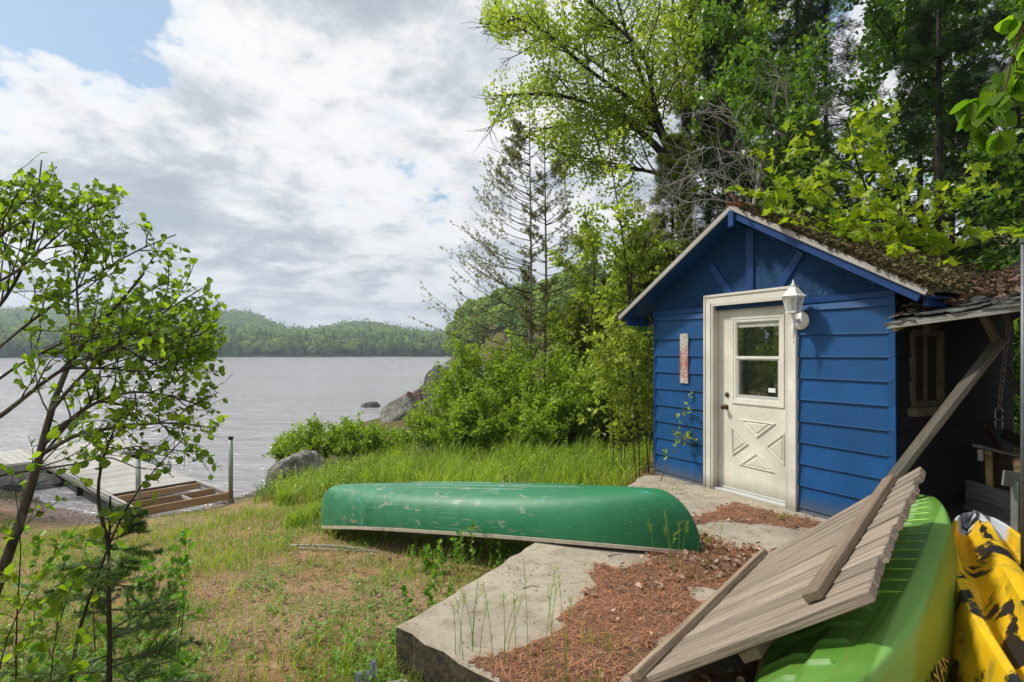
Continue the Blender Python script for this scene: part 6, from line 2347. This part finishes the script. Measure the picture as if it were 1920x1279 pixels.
# undergrowth behind the shed and lean-to
for i, (x, y, h, rad, mt_, lb) in enumerate([
        (6.6, 6.6, 2.5, 1.2, 'leaf_dark', 'low dark bush behind the lean-to'),
        (7.6, 7.6, 3.2, 1.5, 'leaf_dark', 'dark undergrowth behind the lean-to at the right edge'),
        (2.75, 10.6, 2.4, 1.0, 'leaf_dark', 'dark undergrowth in the gap left of the shed'),
        (5.2, 11.0, 3.4, 1.6, 'leaf_dark', 'dark undergrowth behind the shed roof')]):
    broadleaf('undergrowth_bush', lb, x, y, h, rad, M[mt_], 6000, (.06, .11), 450 + i, cat='bush', zc=.05, tr=.04, nl1=14)

# bleached dead branches left of the roof peak
r = np.random.default_rng(77)
dt = thing('dead_tree', (3.55, 9.3, hz1(3.55, 9.3)), 'bare dead tree with a tangle of bleached grey twigs beside the roof peak', 'tree')
tb = WL[dt.name]
tp = resample([tb - [0, 0, .1], tb + [0, 0, 2.2], at(1425, 330, 9.3), at(1460, 150, 9.2)], 12)
MPs = np.stack([resample(s, 12) for s in [
    [at(1420, 400, 9.3), at(1370, 330, 9.0), at(1310, 320, 8.8), at(1250, 350, 8.7)], [at(1430, 360, 9.3), at(1380, 290, 9.0), at(1330, 270, 8.8), at(1270, 300, 8.6)],
    [at(1430, 330, 9.3), at(1470, 250, 9.0), at(1480, 190, 8.9), at(1455, 130, 8.8)], [at(1425, 420, 9.2), at(1380, 380, 8.9), at(1320, 370, 8.7), at(1230, 400, 8.6)],
    [at(1440, 380, 9.2), at(1400, 300, 8.9), at(1390, 230, 8.8), at(1350, 190, 8.8)], [at(1430, 440, 9.2), at(1370, 410, 8.8), at(1300, 430, 8.6), at(1240, 440, 8.5)],
    [at(1440, 300, 9.1), at(1500, 240, 8.9), at(1540, 210, 8.8), at(1580, 220, 8.8)]]])
V, F = tubes(tp[None], np.array([.07]), np.array([.02]), 8); ob('trunk', V, F, M['dead_twig'], dt, smooth=True)
S, D, idx, t = sprout(r, MPs, 15, .1, 1, (25, 70)); A = grow(r, S, D, r.uniform(.3, .9, len(S)), 8, .16, (0, 0, -.01))
S, D, idx, t = sprout(r, A, 6, .15, 1, (25, 60)); B_ = grow(r, S, D, r.uniform(.12, .42, len(S)), 6, .2)
V, F = join([tubes(MPs, np.full(len(MPs), .018), np.full(len(MPs), .006), 6), tubes(A, np.full(len(A), .0065), np.full(len(A), .003), 4), tubes(B_, np.full(len(B_), .0032), np.full(len(B_), .002), 3)])
ob('branches', V, F, M['dead_twig'], dt)

# bright maple sapling leaning over the shed roof
r = np.random.default_rng(88)
YS = 6.2
msb = np.array([5.05, 6.9, hz1(5.05, 6.9)])
ms = thing('maple_sapling', msb, 'bright yellow-green young maple hanging over the shed roof', 'tree')
br_ = [[msb, msb + [-.3, -.3, 1.6], at(1700, 480, 6.4), at(1640, 400, 6.2), at(1600, 300, 6.0), at(1590, 240, 5.9)],
       [at(1720, 500, 6.5), at(1640, 430, 6.1), at(1560, 370, 5.9), at(1480, 310, 5.8), at(1430, 270, 5.8)],
       [at(1720, 520, 6.5), at(1640, 470, 6.0), at(1560, 420, 5.8), at(1480, 380, 5.7), at(1420, 360, 5.7)],
       [at(1700, 480, 6.4), at(1690, 390, 6.0), at(1680, 320, 5.8), at(1660, 250, 5.7)],
       [at(1720, 520, 6.5), at(1700, 500, 6.1), at(1640, 500, 5.7), at(1560, 450, 5.6)],
       [at(1700, 500, 6.4), at(1740, 430, 6.0), at(1770, 370, 5.8), at(1790, 330, 5.7)],
       [at(1690, 540, 6.4), at(1740, 520, 5.9), at(1800, 530, 5.6), at(1860, 540, 5.5)],
       [at(1700, 470, 6.4), at(1650, 350, 6.2), at(1560, 290, 6.1), at(1500, 240, 6.0)],
       [at(1720, 500, 6.4), at(1790, 470, 6.0), at(1850, 440, 5.7), at(1900, 420, 5.5)]]
br_ += [[at(1730, 540, 6.3), at(1700, 530, 5.7), at(1600, 470, 5.4), at(1530, 435, 5.4)], [at(1740, 550, 6.3), at(1740, 545, 5.6), at(1690, 525, 5.3), at(1640, 500, 5.3)], [at(1720, 520, 6.4), at(1660, 500, 5.9), at(1580, 455, 5.6), at(1500, 415, 5.5), at(1440, 395, 5.5)], [at(1740, 540, 6.3), at(1720, 540, 5.8), at(1650, 510, 5.5), at(1600, 475, 5.4)], [at(1700, 480, 6.4), at(1640, 450, 6.0), at(1540, 395, 5.7), at(1450, 350, 5.6)]]
for s_ in br_[1:]: s_.insert(0, msb + [-.22, -.22, 1.2])
MPs = np.stack([resample(s, 14) for s in br_])
S, D, idx, t = sprout(r, MPs, 17, .25, 1.0, (30, 65), flat=.45, up=.05)
A = grow(r, S, D, r.uniform(.2, .6, len(S)), 6, .1, (-.02, -.02, -.01))
V, F = tubes(MPs[:1], np.array([.030]), np.array([.008]), 8); ob('trunk', V, F, M['bark_dark'], ms, smooth=True)
V, F = join([tubes(MPs[1:], np.full(len(MPs) - 1, .012), np.full(len(MPs) - 1, .004), 6), tubes(A, np.full(len(A), .004), np.full(len(A), .002), 4)]); ob('branches', V, F, M['bark_dark'], ms, smooth=True)


def ms_keep(S):
    px, py = proj(S)
    lo = np.interp(px, [1380, 1420, 1500, 1600, 1720, 1780, 1900], [384, 398, 455, 518, 568, 572, 568])
    hi = np.interp(px, [1380, 1420, 1500, 1600, 1700, 1780, 1900], [330, 270, 215, 185, 195, 250, 330])
    return (py < lo) & (py > hi)


d1 = leaves_on(r, A, 9, (.10, .17), MAPLE, t0=.15, updir=.62, droop=.15, keep=ms_keep)
d2 = leaves_on(r, MPs, 30, (.10, .16), MAPLE, t0=.3, updir=.62, droop=.15, keep=ms_keep, spread=.08)
data = tuple(np.concatenate([a, b2]) for a, b2 in zip(d1, d2))
leaf_objects('leaf', M['leaf_maple'], ms, data, MAPLE)

# large hanging leaves in the upper right corner
r = np.random.default_rng(90)
hzl = thing('hazel_branch', at(1925, 30, 1.9), 'hanging branch of large ribbed yellow-green leaves in the upper right corner', 'branch')
br_ = [[at(1990, -60, 1.9), at(1930, 20, 1.9), at(1900, 90, 1.88), at(1885, 170, 1.86), at(1865, 245, 1.85)], [at(1930, 30, 1.9), at(1905, 110, 1.95), at(1850, 170, 1.95), at(1830, 225, 1.95)]]
MPs = np.stack([resample(s, 12) for s in br_])
S, D, idx, t = sprout(r, MPs, 7, .2, 1.0, (30, 60), flat=.8); A = grow(r, S, D, r.uniform(.05, .12, len(S)), 4, .1, (0, 0, -.1))
V, F = join([tubes(MPs, np.full(2, .006), np.full(2, .002), 6), tubes(A, np.full(len(A), .002), np.full(len(A), .001), 4)]); ob('twigs', V, F, M['bark_brown'], hzl, smooth=True)


def hz_keep(S):
    px, py = proj(S)
    left = np.interp(py, [0, 90, 130, 200, 260], [1875, 1860, 1820, 1815, 1850])
    return (px > left) & (py < 262)


d1 = leaves_on(r, A, 8, (.050, .078), OVAL, t0=.2, updir=.25, droop=.8, keep=hz_keep)
leaf_objects('leaf', M['hazel'], hzl, d1, OVALH)

# ------------------------------------------------------------------ bushes on the shore
def bush(name, label, x, y, h, rx, ry, mat, n, ls, seed, group=None, twigs=40, tpl=None, stemmat='bark_brown', hollow=.55, cat='bush', z0=None):
    """dense shrub: leaves on short twigs through an uneven dome"""
    r = np.random.default_rng(seed)
    zb = hz1(x, y) if z0 is None else z0
    root = thing(name, (x, y, zb), label, cat, group)
    b0 = np.array([x, y, zb])
    th = r.uniform(0, 2 * pi, twigs); q = np.sqrt(r.random(twigs))
    tipx = np.stack([np.cos(th) * q * rx, np.sin(th) * q * ry, h * (1 - .55 * q ** 2.2) * r.uniform(.82, 1.08, twigs)], 1)
    base = tipx * [.25, .25, 0] - [0, 0, .05]
    P = np.stack([b0 + base + (tipx - base) * f + np.array([0, 0, .12 * h]) * math.sin(f * pi) for f in np.linspace(0, 1, 9)], 1)
    P[:, 1:-1] += r.normal(0, .02 * h, P[:, 1:-1].shape)
    S, D, idx, t = sprout(r, P, 8, .18, 1.0, (25, 60), up=.35)
    A = grow(r, S, D, r.uniform(.12, .30, len(S)) * max(h, .8) * .7, 5, .12, (0, 0, .06))
    V, F = join([tubes(P, np.full(twigs, .007), np.full(twigs, .003), 5), tubes(A, np.full(len(A), .003), np.full(len(A), .0015), 3)])
    ob('stems', V, F, M[stemmat], root)
    per = max(2, n // len(A))
    tpl = tpl or RHOMB
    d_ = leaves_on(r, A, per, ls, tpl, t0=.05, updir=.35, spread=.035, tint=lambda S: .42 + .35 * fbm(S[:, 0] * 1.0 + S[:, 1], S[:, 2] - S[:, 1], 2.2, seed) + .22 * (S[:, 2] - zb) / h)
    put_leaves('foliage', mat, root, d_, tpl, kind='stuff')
    return root


sb = 'dense green bushes along the shore'
for i, (px, Y, top, rx, lb, n) in enumerate([
        (885, 13.0, 655, 1.0, 'leftmost tall shore bush, hiding the tall dark boulder', 9000),
        (950, 12.6, 648, 1.0, 'tallest dense shore bush left of the cedar trunks', 9000),
        (1040, 12.0, 655, 1.0, 'dense shore bush at the foot of the cedar trunks', 8000),
        (1130, 11.2, 668, 1.0, 'dense bush left of the multi-stemmed shrub', 8000),
        (905, 11.6, 735, .8, 'lower front lobe of the shore bushes', 6000),
        (1010, 11.2, 745, .8, 'low front bush before the cedar trunks', 6000)]):
    x = (px - 960) / FPX * Y
    z0 = hz1(x, Y)
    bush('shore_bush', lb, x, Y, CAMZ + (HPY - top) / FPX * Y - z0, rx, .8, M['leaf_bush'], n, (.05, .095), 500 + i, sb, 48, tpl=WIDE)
lb_ = 'low leafy bushes by the lakeside boulders'
for i, (px, Y, top, rx, ry, lb) in enumerate([
        (590, 13.0, 792, .75, .5, 'low bush spreading behind the grey boulder'), (655, 12.5, 788, .75, .5, 'low bush right of the grey boulder'),
        (715, 12.2, 800, .70, .5, 'low bush below the pale pointed boulder'), (805, 12.4, 760, .6, .5, 'low bush between the boulders and the tall shore bush'),
        (545, 14.0, 818, .5, .4, 'small bush hanging at the waterline left of the boulder'), (850, 11.3, 775, .6, .5, 'low bush at the left foot of the tall bushes')]):
    x = (px - 960) / FPX * Y
    z0 = max(hz1(x, Y), WZ)
    bush('low_bush', lb, x, Y, max(.35, CAMZ + (HPY - top) / FPX * Y - z0), rx, ry, M['leaf_bush'], 4200, (.045, .085), 540 + i, lb_, 30, tpl=WIDE, z0=z0)

# multi-stemmed shrub by the shed corner
r = np.random.default_rng(95)
ss = []
for k in range(9):
    b0 = gz(1150 + 14 * k + r.normal(0, 4), 7.9 + r.normal(0, .12))
    tipx = 1085 + 18 * k + r.normal(0, 18); tipy = 590 + abs(k - 4.5) * 22 + r.normal(0, 25)
    ss.append([b0, at(1150 + 12 * k, 800, 7.9), at(1140 + 13 * k + r.normal(0, 8), 700, 7.85), at(tipx, tipy, 7.8 + r.normal(0, .15))])
sapling('slender_shrub', 'slender many-stemmed shrub with pale leaves at the left corner of the shed', 'shrub', ss, M['bark_brown'], M['leaf_light'], RHOMB, (.06, .11), 7, 16, (.2, .6), seed=96, r0_=.011, l2=2, t0=.25, updir=.4)
sapling('slender_shoot', 'thin leafy shoot growing in front of the blue wall below the sign', 'plant',
        [[gz(1235, 6.9), at(1248, 880, 6.85), at(1268, 830, 6.8), at(1284, 770, 6.8), at(1290, 735, 6.8)], [at(1262, 850, 6.8), at(1285, 825, 6.75), at(1305, 815, 6.75)]],
        M['bark_brown'], M['leaf_light'], RHOMB, (.05, .09), 5, 7, (.08, .22), seed=98, r0_=.005)

# ------------------------------------------------------------------ grass
def blades(name, x, y, hmin, hmax, w, mat, label, lean=.35, seed=1, z=None, tint_f=None, kind='stuff'):
    r = np.random.default_rng(seed)
    n = len(x)
    z = hfun(x, y) if z is None else z
    H = r.uniform(hmin, hmax, n) * np.clip(.85 + .55 * fbm(x, y, 1.9, 401) + .25 * fbm(x, y, 7, 402, 2), .35, 1.5)
    if np.ndim(lean) == 0: lean = np.full(n, lean)
    a = r.uniform(0, 2 * pi, n) + .0
    ln = lean * r.uniform(.2, 1.3, n)
    dx = np.cos(a) + .35; dy = np.sin(a) - .1
    d = np.stack([dx, dy, 0 * dx], 1); d = nrm(d)
    sa = r.uniform(0, 2 * pi, n); side = np.stack([np.cos(sa), np.sin(sa), 0 * sa], 1)
    P = np.stack([x, y, z - .01], 1)
    rows = []
    for f, wf in ((0, 1), (.35, 1.0), (.7, .7)):
        c = P + d * (ln * H * f ** 2)[:, None] + np.array([0, 0, 1.]) * (H * (f - .22 * ln * f ** 2))[:, None]
        rows += [c - side * (w * wf), c + side * (w * wf)]
    tip = P + d * (ln * H)[:, None] + np.array([0, 0, 1.]) * (H * (1 - .35 * ln))[:, None]
    V = np.stack(rows + [tip], 1).reshape(-1, 3)
    b0 = np.arange(n) * 7
    F4 = np.concatenate([np.stack([b0, b0 + 1, b0 + 3, b0 + 2], 1), np.stack([b0 + 2, b0 + 3, b0 + 5, b0 + 4], 1)])
    F3 = np.stack([b0 + 4, b0 + 5, b0 + 6], 1)
    T = np.repeat(np.clip((r.random(n) * .7 + .15) if tint_f is None else tint_f(x, y) + r.normal(0, .2, n), 0, 1), 7)
    return ob(name, V, [F4, F3], mat, kind=kind, tint=T, label=label)


r = np.random.default_rng(120)
GR = np.array([(-4.3, 9.4), (-3.0, 8.4), (-1.6, 7.4), (.2, 6.0), (.75, 6.1), (1.5, 7.35), (2.4, 9.8), (1.2, 11.2), (-1.0, 11.6), (-3.2, 12.0), (-4.4, 11.2)], float)
n = 46000
x = r.uniform(-4.6, 2.5, n); y = r.uniform(6.0, 12, n)
dn = .55 + .9 * fbm(x, y, 1.6, 91) + .5 * fbm(x, y, 6, 92, 2)
ok = in_poly(x, y, GR) & (r.random(n) < dn)
x, y = x[ok], y[ok]
blades('tall_grass', x, y, .20, .62, .0058, M['grass'], 'tall bright grass growing between the canoe and the bushes', .55, 1, tint_f=lambda x, y: .42 + .7 * fbm(x, y, 2.2, 93))
n = 2600
x = r.uniform(-4.2, 2.2, n); y = r.uniform(6.6, 11.5, n); ok = in_poly(x, y, GR) & (fbm(x, y, 1.4, 94) > -.1); x, y = x[ok], y[ok]; n = len(x)
kk = 9
xr = np.repeat(x, kk); yr = np.repeat(y, kk); a = r.uniform(0, 6.28, n * kk); hh_ = np.repeat(r.uniform(.1, .42, n), kk) * np.tile(np.linspace(.2, 1, kk), n)
D = np.stack([np.cos(a), np.sin(a), r.uniform(0, .8, n * kk)], 1); Nn = np.stack([-np.cos(a) * .4, -np.sin(a) * .4, np.ones(n * kk)], 1)
V, F, T = leaf_batch(np.stack([xr, yr, hfun(xr, yr) + hh_], 1), D, Nn, r.uniform(.03, .07, n * kk), WIDE[0], WIDE[1], r.random(n * kk))
ob('meadow_weeds', V, F, M['leaf_bush'], kind='stuff', tint=T, label='leafy weeds mixed into the tall grass')
n = 7000
x = r.uniform(-4.2, 2.3, n); y = r.uniform(7, 11.8, n); ok = in_poly(x, y, GR); x, y = x[ok], y[ok]
blades('dry_grass', x, y, .15, .42, .003, M['straw'], 'dry straw-coloured blades among the tall grass', .8, 2)
# clumps of sedge near the boulder
xs_ = []; ys_ = []
for cx_, cy_, cr, cn_ in [(at(560, 900, 10.3)[0], 10.0, .28, 1500), (at(620, 900, 9.6)[0], 9.5, .3, 1200), (at(690, 900, 9.4)[0], 9.2, .35, 1200), (at(520, 970, 8.6)[0], 8.9, .12, 350), (at(600, 985, 7.4)[0], 7.3, .25, 700), (at(560, 1010, 7.0)[0], 6.9, .2, 300)]:
    a = r.uniform(0, 6.28, cn_); q = np.abs(r.normal(0, cr * .6, cn_)); xs_.append(cx_ + np.cos(a) * q); ys_.append(cy_ + np.sin(a) * q)
x, y = np.concatenate(xs_), np.concatenate(ys_)
blades('sedge_clumps', x, y, .12, .42, .004, M['grass'], 'clumps of sedge round the boulder and the canoe end', .7, 3)

# lawn: sparse short blades, denser in mossy patches
n = 150000
y = 2.6 + 7.0 * r.random(n) ** 1.3; x = r.uniform(-6.5, .9, n)
dn = np.clip(.28 + .95 * fbm(x, y, 1.5, 95) + .45 * fbm(x, y, 6, 96, 2), 0.03, 1)
sd2 = seg_dist(x, y, SHORE); dn *= np.clip((sd2 - .8) / 1.5, 0, 1)
dn += .9 * np.exp(-seg_dist(x, y, np.array([(-.75, 3.1), (-.05, 4.3), (.2, 4.9)])) / .16) * (.4 + .6 * (fbm(x, y, 3, 99) > -.1))
ok = (r.random(n) < dn * .95) & ~in_poly(x, y, SLAB) & in_poly(x, y, POLY) & ~in_poly(x, y, PLAT)
x, y = x[ok], y[ok]
blades('lawn_grass', x, y, .02, .10, .0026, M['grass_dry'], 'thin patchy grass on the lakeside slope', .6, 4)
n = 26000
y = 2.6 + 6.5 * r.random(n) ** 1.3; x = r.uniform(-6, .5, n)
dn = np.clip(.02 + 1.3 * fbm(x, y, .9, 97), 0, 1) + .5 * np.clip((-x - 1.2) / 3, 0, 1) * (fbm(x, y, 2, 98) > 0)
dn += 1.1 * np.exp(-((x + .75) ** 2 + (y - 3.0) ** 2) / .5 ** 2) + .5 * np.exp(-((x + 2.3) ** 2 + (y - 3.2) ** 2) / .8 ** 2)
ok = (r.random(n) < dn) & ~in_poly(x, y, SLAB) & in_poly(x, y, POLY) & (seg_dist(x, y, SHORE) > 1.2)
x, y = x[ok], y[ok]
blades('taller_tufts', x, y, .08, .24, .003, M['grass'], 'taller green tufts in the patchy lawn', .6, 5)
# needles over the lawn
n = 46000
y = 2.6 + 6.0 * r.random(n) ** 1.5; x = r.uniform(-5.5, .8, n)
ok = (fbm(x, y, 1.1, 88) > -.35) & ~in_poly(x, y, SLAB) & (seg_dist(x, y, SHORE) > .7) & in_poly(x, y, POLY)
x, y = x[ok], y[ok]; n = len(x)
a = r.uniform(0, 6.28, n)
D = np.stack([np.cos(a), np.sin(a), np.abs(r.normal(0, .15, n))], 1)
V, F, T = strands(np.stack([x, y, hfun(x, y) + .004 + .008 * r.random(n)], 1), D, r.uniform(.03, .08, n), r.uniform(.0009, .0017, n), .2, 1)
M['lawn_needle'] = leafmat('tan_lawn_needles', (.16, .09, .05), (.52, .38, .25), tr=.05, rough=.8)
ob('lawn_needles', V, F, M['lawn_needle'], kind='stuff', tint=T, label='tan pine needles strewn over the patchy lawn')
# scattered dead leaves on the lawn
n = 900
y = 2.6 + 5.5 * r.random(n) ** 1.3; x = r.uniform(-5, .3, n); ok = ~in_poly(x, y, SLAB) & (seg_dist(x, y, SHORE) > .6) & in_poly(x, y, POLY); x, y = x[ok], y[ok]; n = len(x)
a = r.uniform(0, 6.28, n); D = np.stack([np.cos(a), np.sin(a), r.normal(0, .3, n)], 1); Nn = np.stack([r.normal(0, .5, n), r.normal(0, .5, n), np.ones(n)], 1)
V, F, T = leaf_batch(np.stack([x, y, hfun(x, y) + .012], 1), D, Nn, r.uniform(.02, .05, n), curl, OVAL[1], r.random(n))
ob('scattered_leaves', V, F, M['leaf_litter'], kind='stuff', tint=T, label='single dead leaves scattered on the lawn')
# small broad weeds
n = 12000
y = 2.6 + 5.0 * r.random(n) ** 1.4; x = r.uniform(-4.6, .8, n)
dn = .30 * (fbm(x, y, 1.3, 65) > .08) + 1.0 * np.exp(-seg_dist(x, y, np.array([(-.85, 2.8), (-.75, 3.2), (-.05, 4.3), (.1, 4.7)])) / .17) + .5 * np.exp(-((x + 2.4) ** 2 + (y - 3.0) ** 2) / .7 ** 2)
ok = (r.random(n) < dn) & ~in_poly(x, y, SLAB) & ~in_poly(x, y, PLAT) & (seg_dist(x, y, SHORE) > 1.0) & in_poly(x, y, POLY); x, y = x[ok], y[ok]
# each weed is a rosette of leaves
n = len(x); kk = 6
xr = np.repeat(x, kk); yr = np.repeat(y, kk); a = r.uniform(0, 6.28, n * kk)
el = r.uniform(.1, .9, n * kk); hh_ = np.repeat(r.uniform(.0, .12, n), kk) * np.tile(np.linspace(0, 1, kk), n)
D = np.stack([np.cos(a), np.sin(a), el], 1); Nn = np.stack([-np.cos(a) * .4, -np.sin(a) * .4, np.ones(n * kk)], 1)
V, F, T = leaf_batch(np.stack([xr, yr, hfun(xr, yr) + .01 + hh_], 1), D, Nn, r.uniform(.015, .042, n * kk), WIDE[0], WIDE[1], r.random(n * kk))
ob('low_weeds', V, F, M['weed'], kind='stuff', tint=T, label='low leafy weeds along the slab edge')


# crumbs and single needles on the bare slab
n = 5200
x = r.uniform(-.7, 2.9, n); y = r.uniform(2.6, 7.0, n)
ok = in_poly(x, y, SLAB) & (litter(x, y) < .004) & (r.random(n) < .35 + .5 * fbm(x, y, 2.5, 131)); x, y = x[ok], y[ok]; n = len(x)
a = r.uniform(0, 6.28, n); D = np.stack([np.cos(a), np.sin(a), 0 * a + .05], 1); Nn = np.stack([r.normal(0, .3, n), r.normal(0, .3, n), np.ones(n)], 1)
V, F, T = leaf_batch(np.stack([x, y, 0 * x + .004], 1), D, Nn, r.uniform(.006, .024, n), WIDE[0] * [1, .7, 2], WIDE[1], r.random(n) ** 2 * .7)
ob('slab_debris', V, F, M['leaf_litter'], kind='stuff', tint=T, label='crumbs and bits of bark scattered on the bare concrete')
# upright weeds under the canoe and grass stalks on the slab
def stalk_plant(name, label, pts, h, mat, ls, seed, cat='plant', pairs=9, tip=False):
    r = np.random.default_rng(seed)
    c = np.mean(pts, 0); z = hz1(*c)
    if in_poly(np.array([c[0]]), np.array([c[1]]), SLAB)[0]: z = 0
    root = thing(name, (c[0], c[1], z), label, cat)
    P = []
    for p in pts:
        zb = z if z == 0 else hz1(*p)
        hh = h * r.uniform(.75, 1.1); l = r.normal(0, .12, 2) * hh
        P.append(resample([(p[0], p[1], zb - .01), (p[0] + l[0] * .3, p[1] + l[1] * .3, zb + hh * .5), (p[0] + l[0], p[1] + l[1], zb + hh)], 8))
    P = np.stack(P)
    V, F = tubes(P, np.full(len(P), .0022), np.full(len(P), .0009), 4)
    ob('stems', V, F, M[mat], root, tint=np.full(len(V), .4))
    if pairs:
        d_ = leaves_on(r, P, pairs * 2, ls, WIDE, t0=.1, updir=.6)
        put_leaves('foliage', M[mat], root, d_, WIDE, kind='stuff')
    if tip:
        S, D, idx, t = sprout(r, P, 12, .78, 1.0, (20, 60)); A = grow(r, S, D, r.uniform(.015, .04, len(S)), 2, .1)
        V, F = tubes(A, np.full(len(A), .0012), np.full(len(A), .0010), 3)
        ob('seed_heads', V, F, M[mat], root, kind='stuff', tint=np.full(len(V), .9))
    return root


for i, (x, y, h, k, lb) in enumerate([(-.42, 4.75, .40, 5, 'whorled green weeds standing before the canoe middle'), (-.10, 4.95, .38, 5, 'leafy weeds by the slab edge under the canoe'),
                                      (-.75, 4.85, .26, 4, 'small weeds in the canoe shadow'), (.12, 5.05, .35, 4, 'leafy stems touching the canoe gunwale'), (-.6, 4.1, .22, 4, 'weeds on the lawn near the slab middle')]):
    rr_ = np.random.default_rng(600 + i)
    stalk_plant('tall_weed', lb, [(x + rr_.normal(0, .09), y + rr_.normal(0, .09)) for _ in range(k)], h, 'weed', (.03, .06), 610 + i, pairs=12)
for i, (x, y, h, k, lb) in enumerate([(-.26, 2.94, .34, 7, 'thin grass stalks at the near corner of the slab'), (.16, 2.62, .52, 6, 'tall flowering grass stalks in front of the slab'),
                                      (.0, 2.85, .42, 5, 'fine grass stalks between the slab corner and the needles'), (1.15, 4.02, .40, 7, 'grass stalks before the right end of the canoe'),
                                      (1.40, 4.15, .30, 4, 'thin stalks at the right canoe tip'), (3.02, 4.72, .32, 6, 'seeding grass stalks against the blue wall'), (3.1, 4.5, .25, 5, 'short seeding grass near the panel end')]):
    rr_ = np.random.default_rng(650 + i)
    stalk_plant('grass_stalks', lb, [(x + rr_.normal(0, .06), y + rr_.normal(0, .05)) for _ in range(k)], h, 'grass', (.02, .05), 660 + i, cat='grass', pairs=0, tip=True)
for i, (x, y, cn_, sp_, hm, lb) in enumerate([(2.55, 5.35, 70, .06, .12, 'bright grass tuft on the bare slab before the door'), (1.35, 3.9, 60, .10, .13, 'green tuft in the dead leaves by the canoe'), (1.95, 4.05, 90, .12, .12, 'weedy tuft beside the deck panel far end'),
                                              (1.75, 6.4, 40, .10, .10, 'small tuft on the slab near the shed corner'), (.45, 3.0, 60, .08, .12, 'wiry green tuft in the needles'), (.35, 2.55, 70, .09, .14, 'green tuft at the bottom among needles'), (2.9, 4.95, 60, .1, .12, 'tuft at the foot of the blue wall')]):
    rr_ = np.random.default_rng(700 + i)
    tx = x + rr_.normal(0, sp_, cn_); ty = y + rr_.normal(0, sp_ * .7, cn_)
    o = blades('grass_tuft', tx, ty, hm * .4, hm, .0022, M['grass'], lb, .6, 710 + i, z=np.zeros(cn_), kind=None)
    o['category'] = 'grass'
# violet flower spikes
for i, (px, py, Y) in enumerate([(700, 1195, 3.05), (690, 1235, 2.95), (672, 1250, 2.95)]):
    p = at(px, py, Y)
    p[2] = hz1(p[0], p[1])
    root = thing('flower_spike', p, ['violet flower spike left of the slab corner, topmost of three', 'middle violet flower spike beside the low block', 'lowest violet flower spike left of the low block'][i], 'flower')
    g = G(); g.tube([p, p + [0.004, 0, .08], p + [0, 0, .15]], .002, 5); g.build('stem', M['weed'], root)
    rr_ = np.random.default_rng(i)
    P = p + np.stack([rr_.normal(0, .007, 50), rr_.normal(0, .007, 50), rr_.uniform(.07, .16, 50)], 1)
    a = rr_.uniform(0, 6.28, 50)
    V, F, T = leaf_batch(P, np.stack([np.cos(a), np.sin(a), a * 0 + .3], 1), np.tile([0, 0, 1.], (50, 1)), np.full(50, .013), WIDE[0], WIDE[1], rr_.random(50))
    ob('blossom', V, F, M['flower'], root)

# sticks
def stick(name, pts, r_, label, mat='dead_twig'):
    pts = np.array(pts, float)
    root_loc = pts[0]
    g = G(); g.tube(resample(pts, 10), np.linspace(r_, r_ * .5, 10), 6)
    return g.build(name, M[mat], loc=root_loc, smooth=True, label=label, cat='stick')


def gp(px, py, zoff=.0, z=None):
    """ground point seen at px, py"""
    Y = 3.0
    for Y in np.arange(2.0, 14, .01):
        p = at(px, py, Y)
        if p[2] <= (hz1(p[0], p[1]) if z is None else z): break
    p[2] += zoff
    return p


stick('fallen_stick', [gp(545, 1028, .03), gp(600, 1030, .04), gp(650, 1030, .03), gp(708, 1037, .01)], .013, 'grey fallen stick on the lawn below the canoe')
stick('fallen_stick', [gp(560, 1031, .02), gp(620, 1034, .02), gp(700, 1036, .01)], .008, 'second thin grey stick lying against the first one')
stick('bleached_twig', [gp(1110, 1232, .012, 0), gp(1150, 1229, .02, 0), gp(1178, 1233, .01, 0)], .005, 'pale bleached twig among the pine needles')
stick('small_twig', [gp(980, 1105, .006, 0), gp(1000, 1100, .01, 0), gp(1012, 1103, .004, 0)], .003, 'small dark twig curled on the bare slab', 'bark_dark')
stick('small_twig', [gp(1140, 1045, .006, 0), gp(1150, 1042, .01, 0), gp(1166, 1040, .004, 0)], .003, 'short dark twig on the slab under the canoe', 'bark_dark')

# trees on the left shore beyond the frame (seen in the door window)
for i, (x, y, h, rad) in enumerate([(-13.5, 8.6, 8, 2.0), (-17, 11.5, 10, 2.4), (-13, 5.6, 7, 1.8)]):
    spruce('shore_spruce', ['spruce on the left shore beyond the frame nearest the dock', 'taller spruce further along the left shore beyond the frame', 'spruce on the left bank beyond the frame'][i], x, y, h, rad, 800 + i, mat='needle_cedar', dens=.5, lsize=(.2, .4))

for i, (x, y, h, rad) in enumerate([(-12.2, 9.2, 5.5, 2.4), (-15.5, 10.8, 7.0, 2.6)]):
    broadleaf('shore_tree', ['leafy tree on the left shore beyond the frame nearest the dock', 'larger leafy tree further along the left shore beyond the frame'][i], x, y, h, rad, M['leaf_bigtree'], 7000, (.10, .18), 820 + i, zc=.05, nl1=14)

# ------------------------------------------------------------------ air
hz_m = bpy.data.materials.new('thin_air'); hz_m.use_nodes = True
hn = hz_m.node_tree; hn.nodes.clear()
pvn = N(hn, 'ShaderNodeVolumePrincipled'); pvn.inputs['Color'].default_value = (.72, .84, 1, 1); pvn.inputs['Density'].default_value = .0005; pvn.inputs['Anisotropy'].default_value = .3
hn.links.new(pvn.outputs[0], N(hn, 'ShaderNodeOutputMaterial').inputs['Volume'])
g = G(); g.box((-300, 850, 60), np.eye(3), (1750, 990, 66))
HAZE = True
if HAZE:
    g.build('haze', hz_m, kind='stuff', label='thin bluish air over the lake')
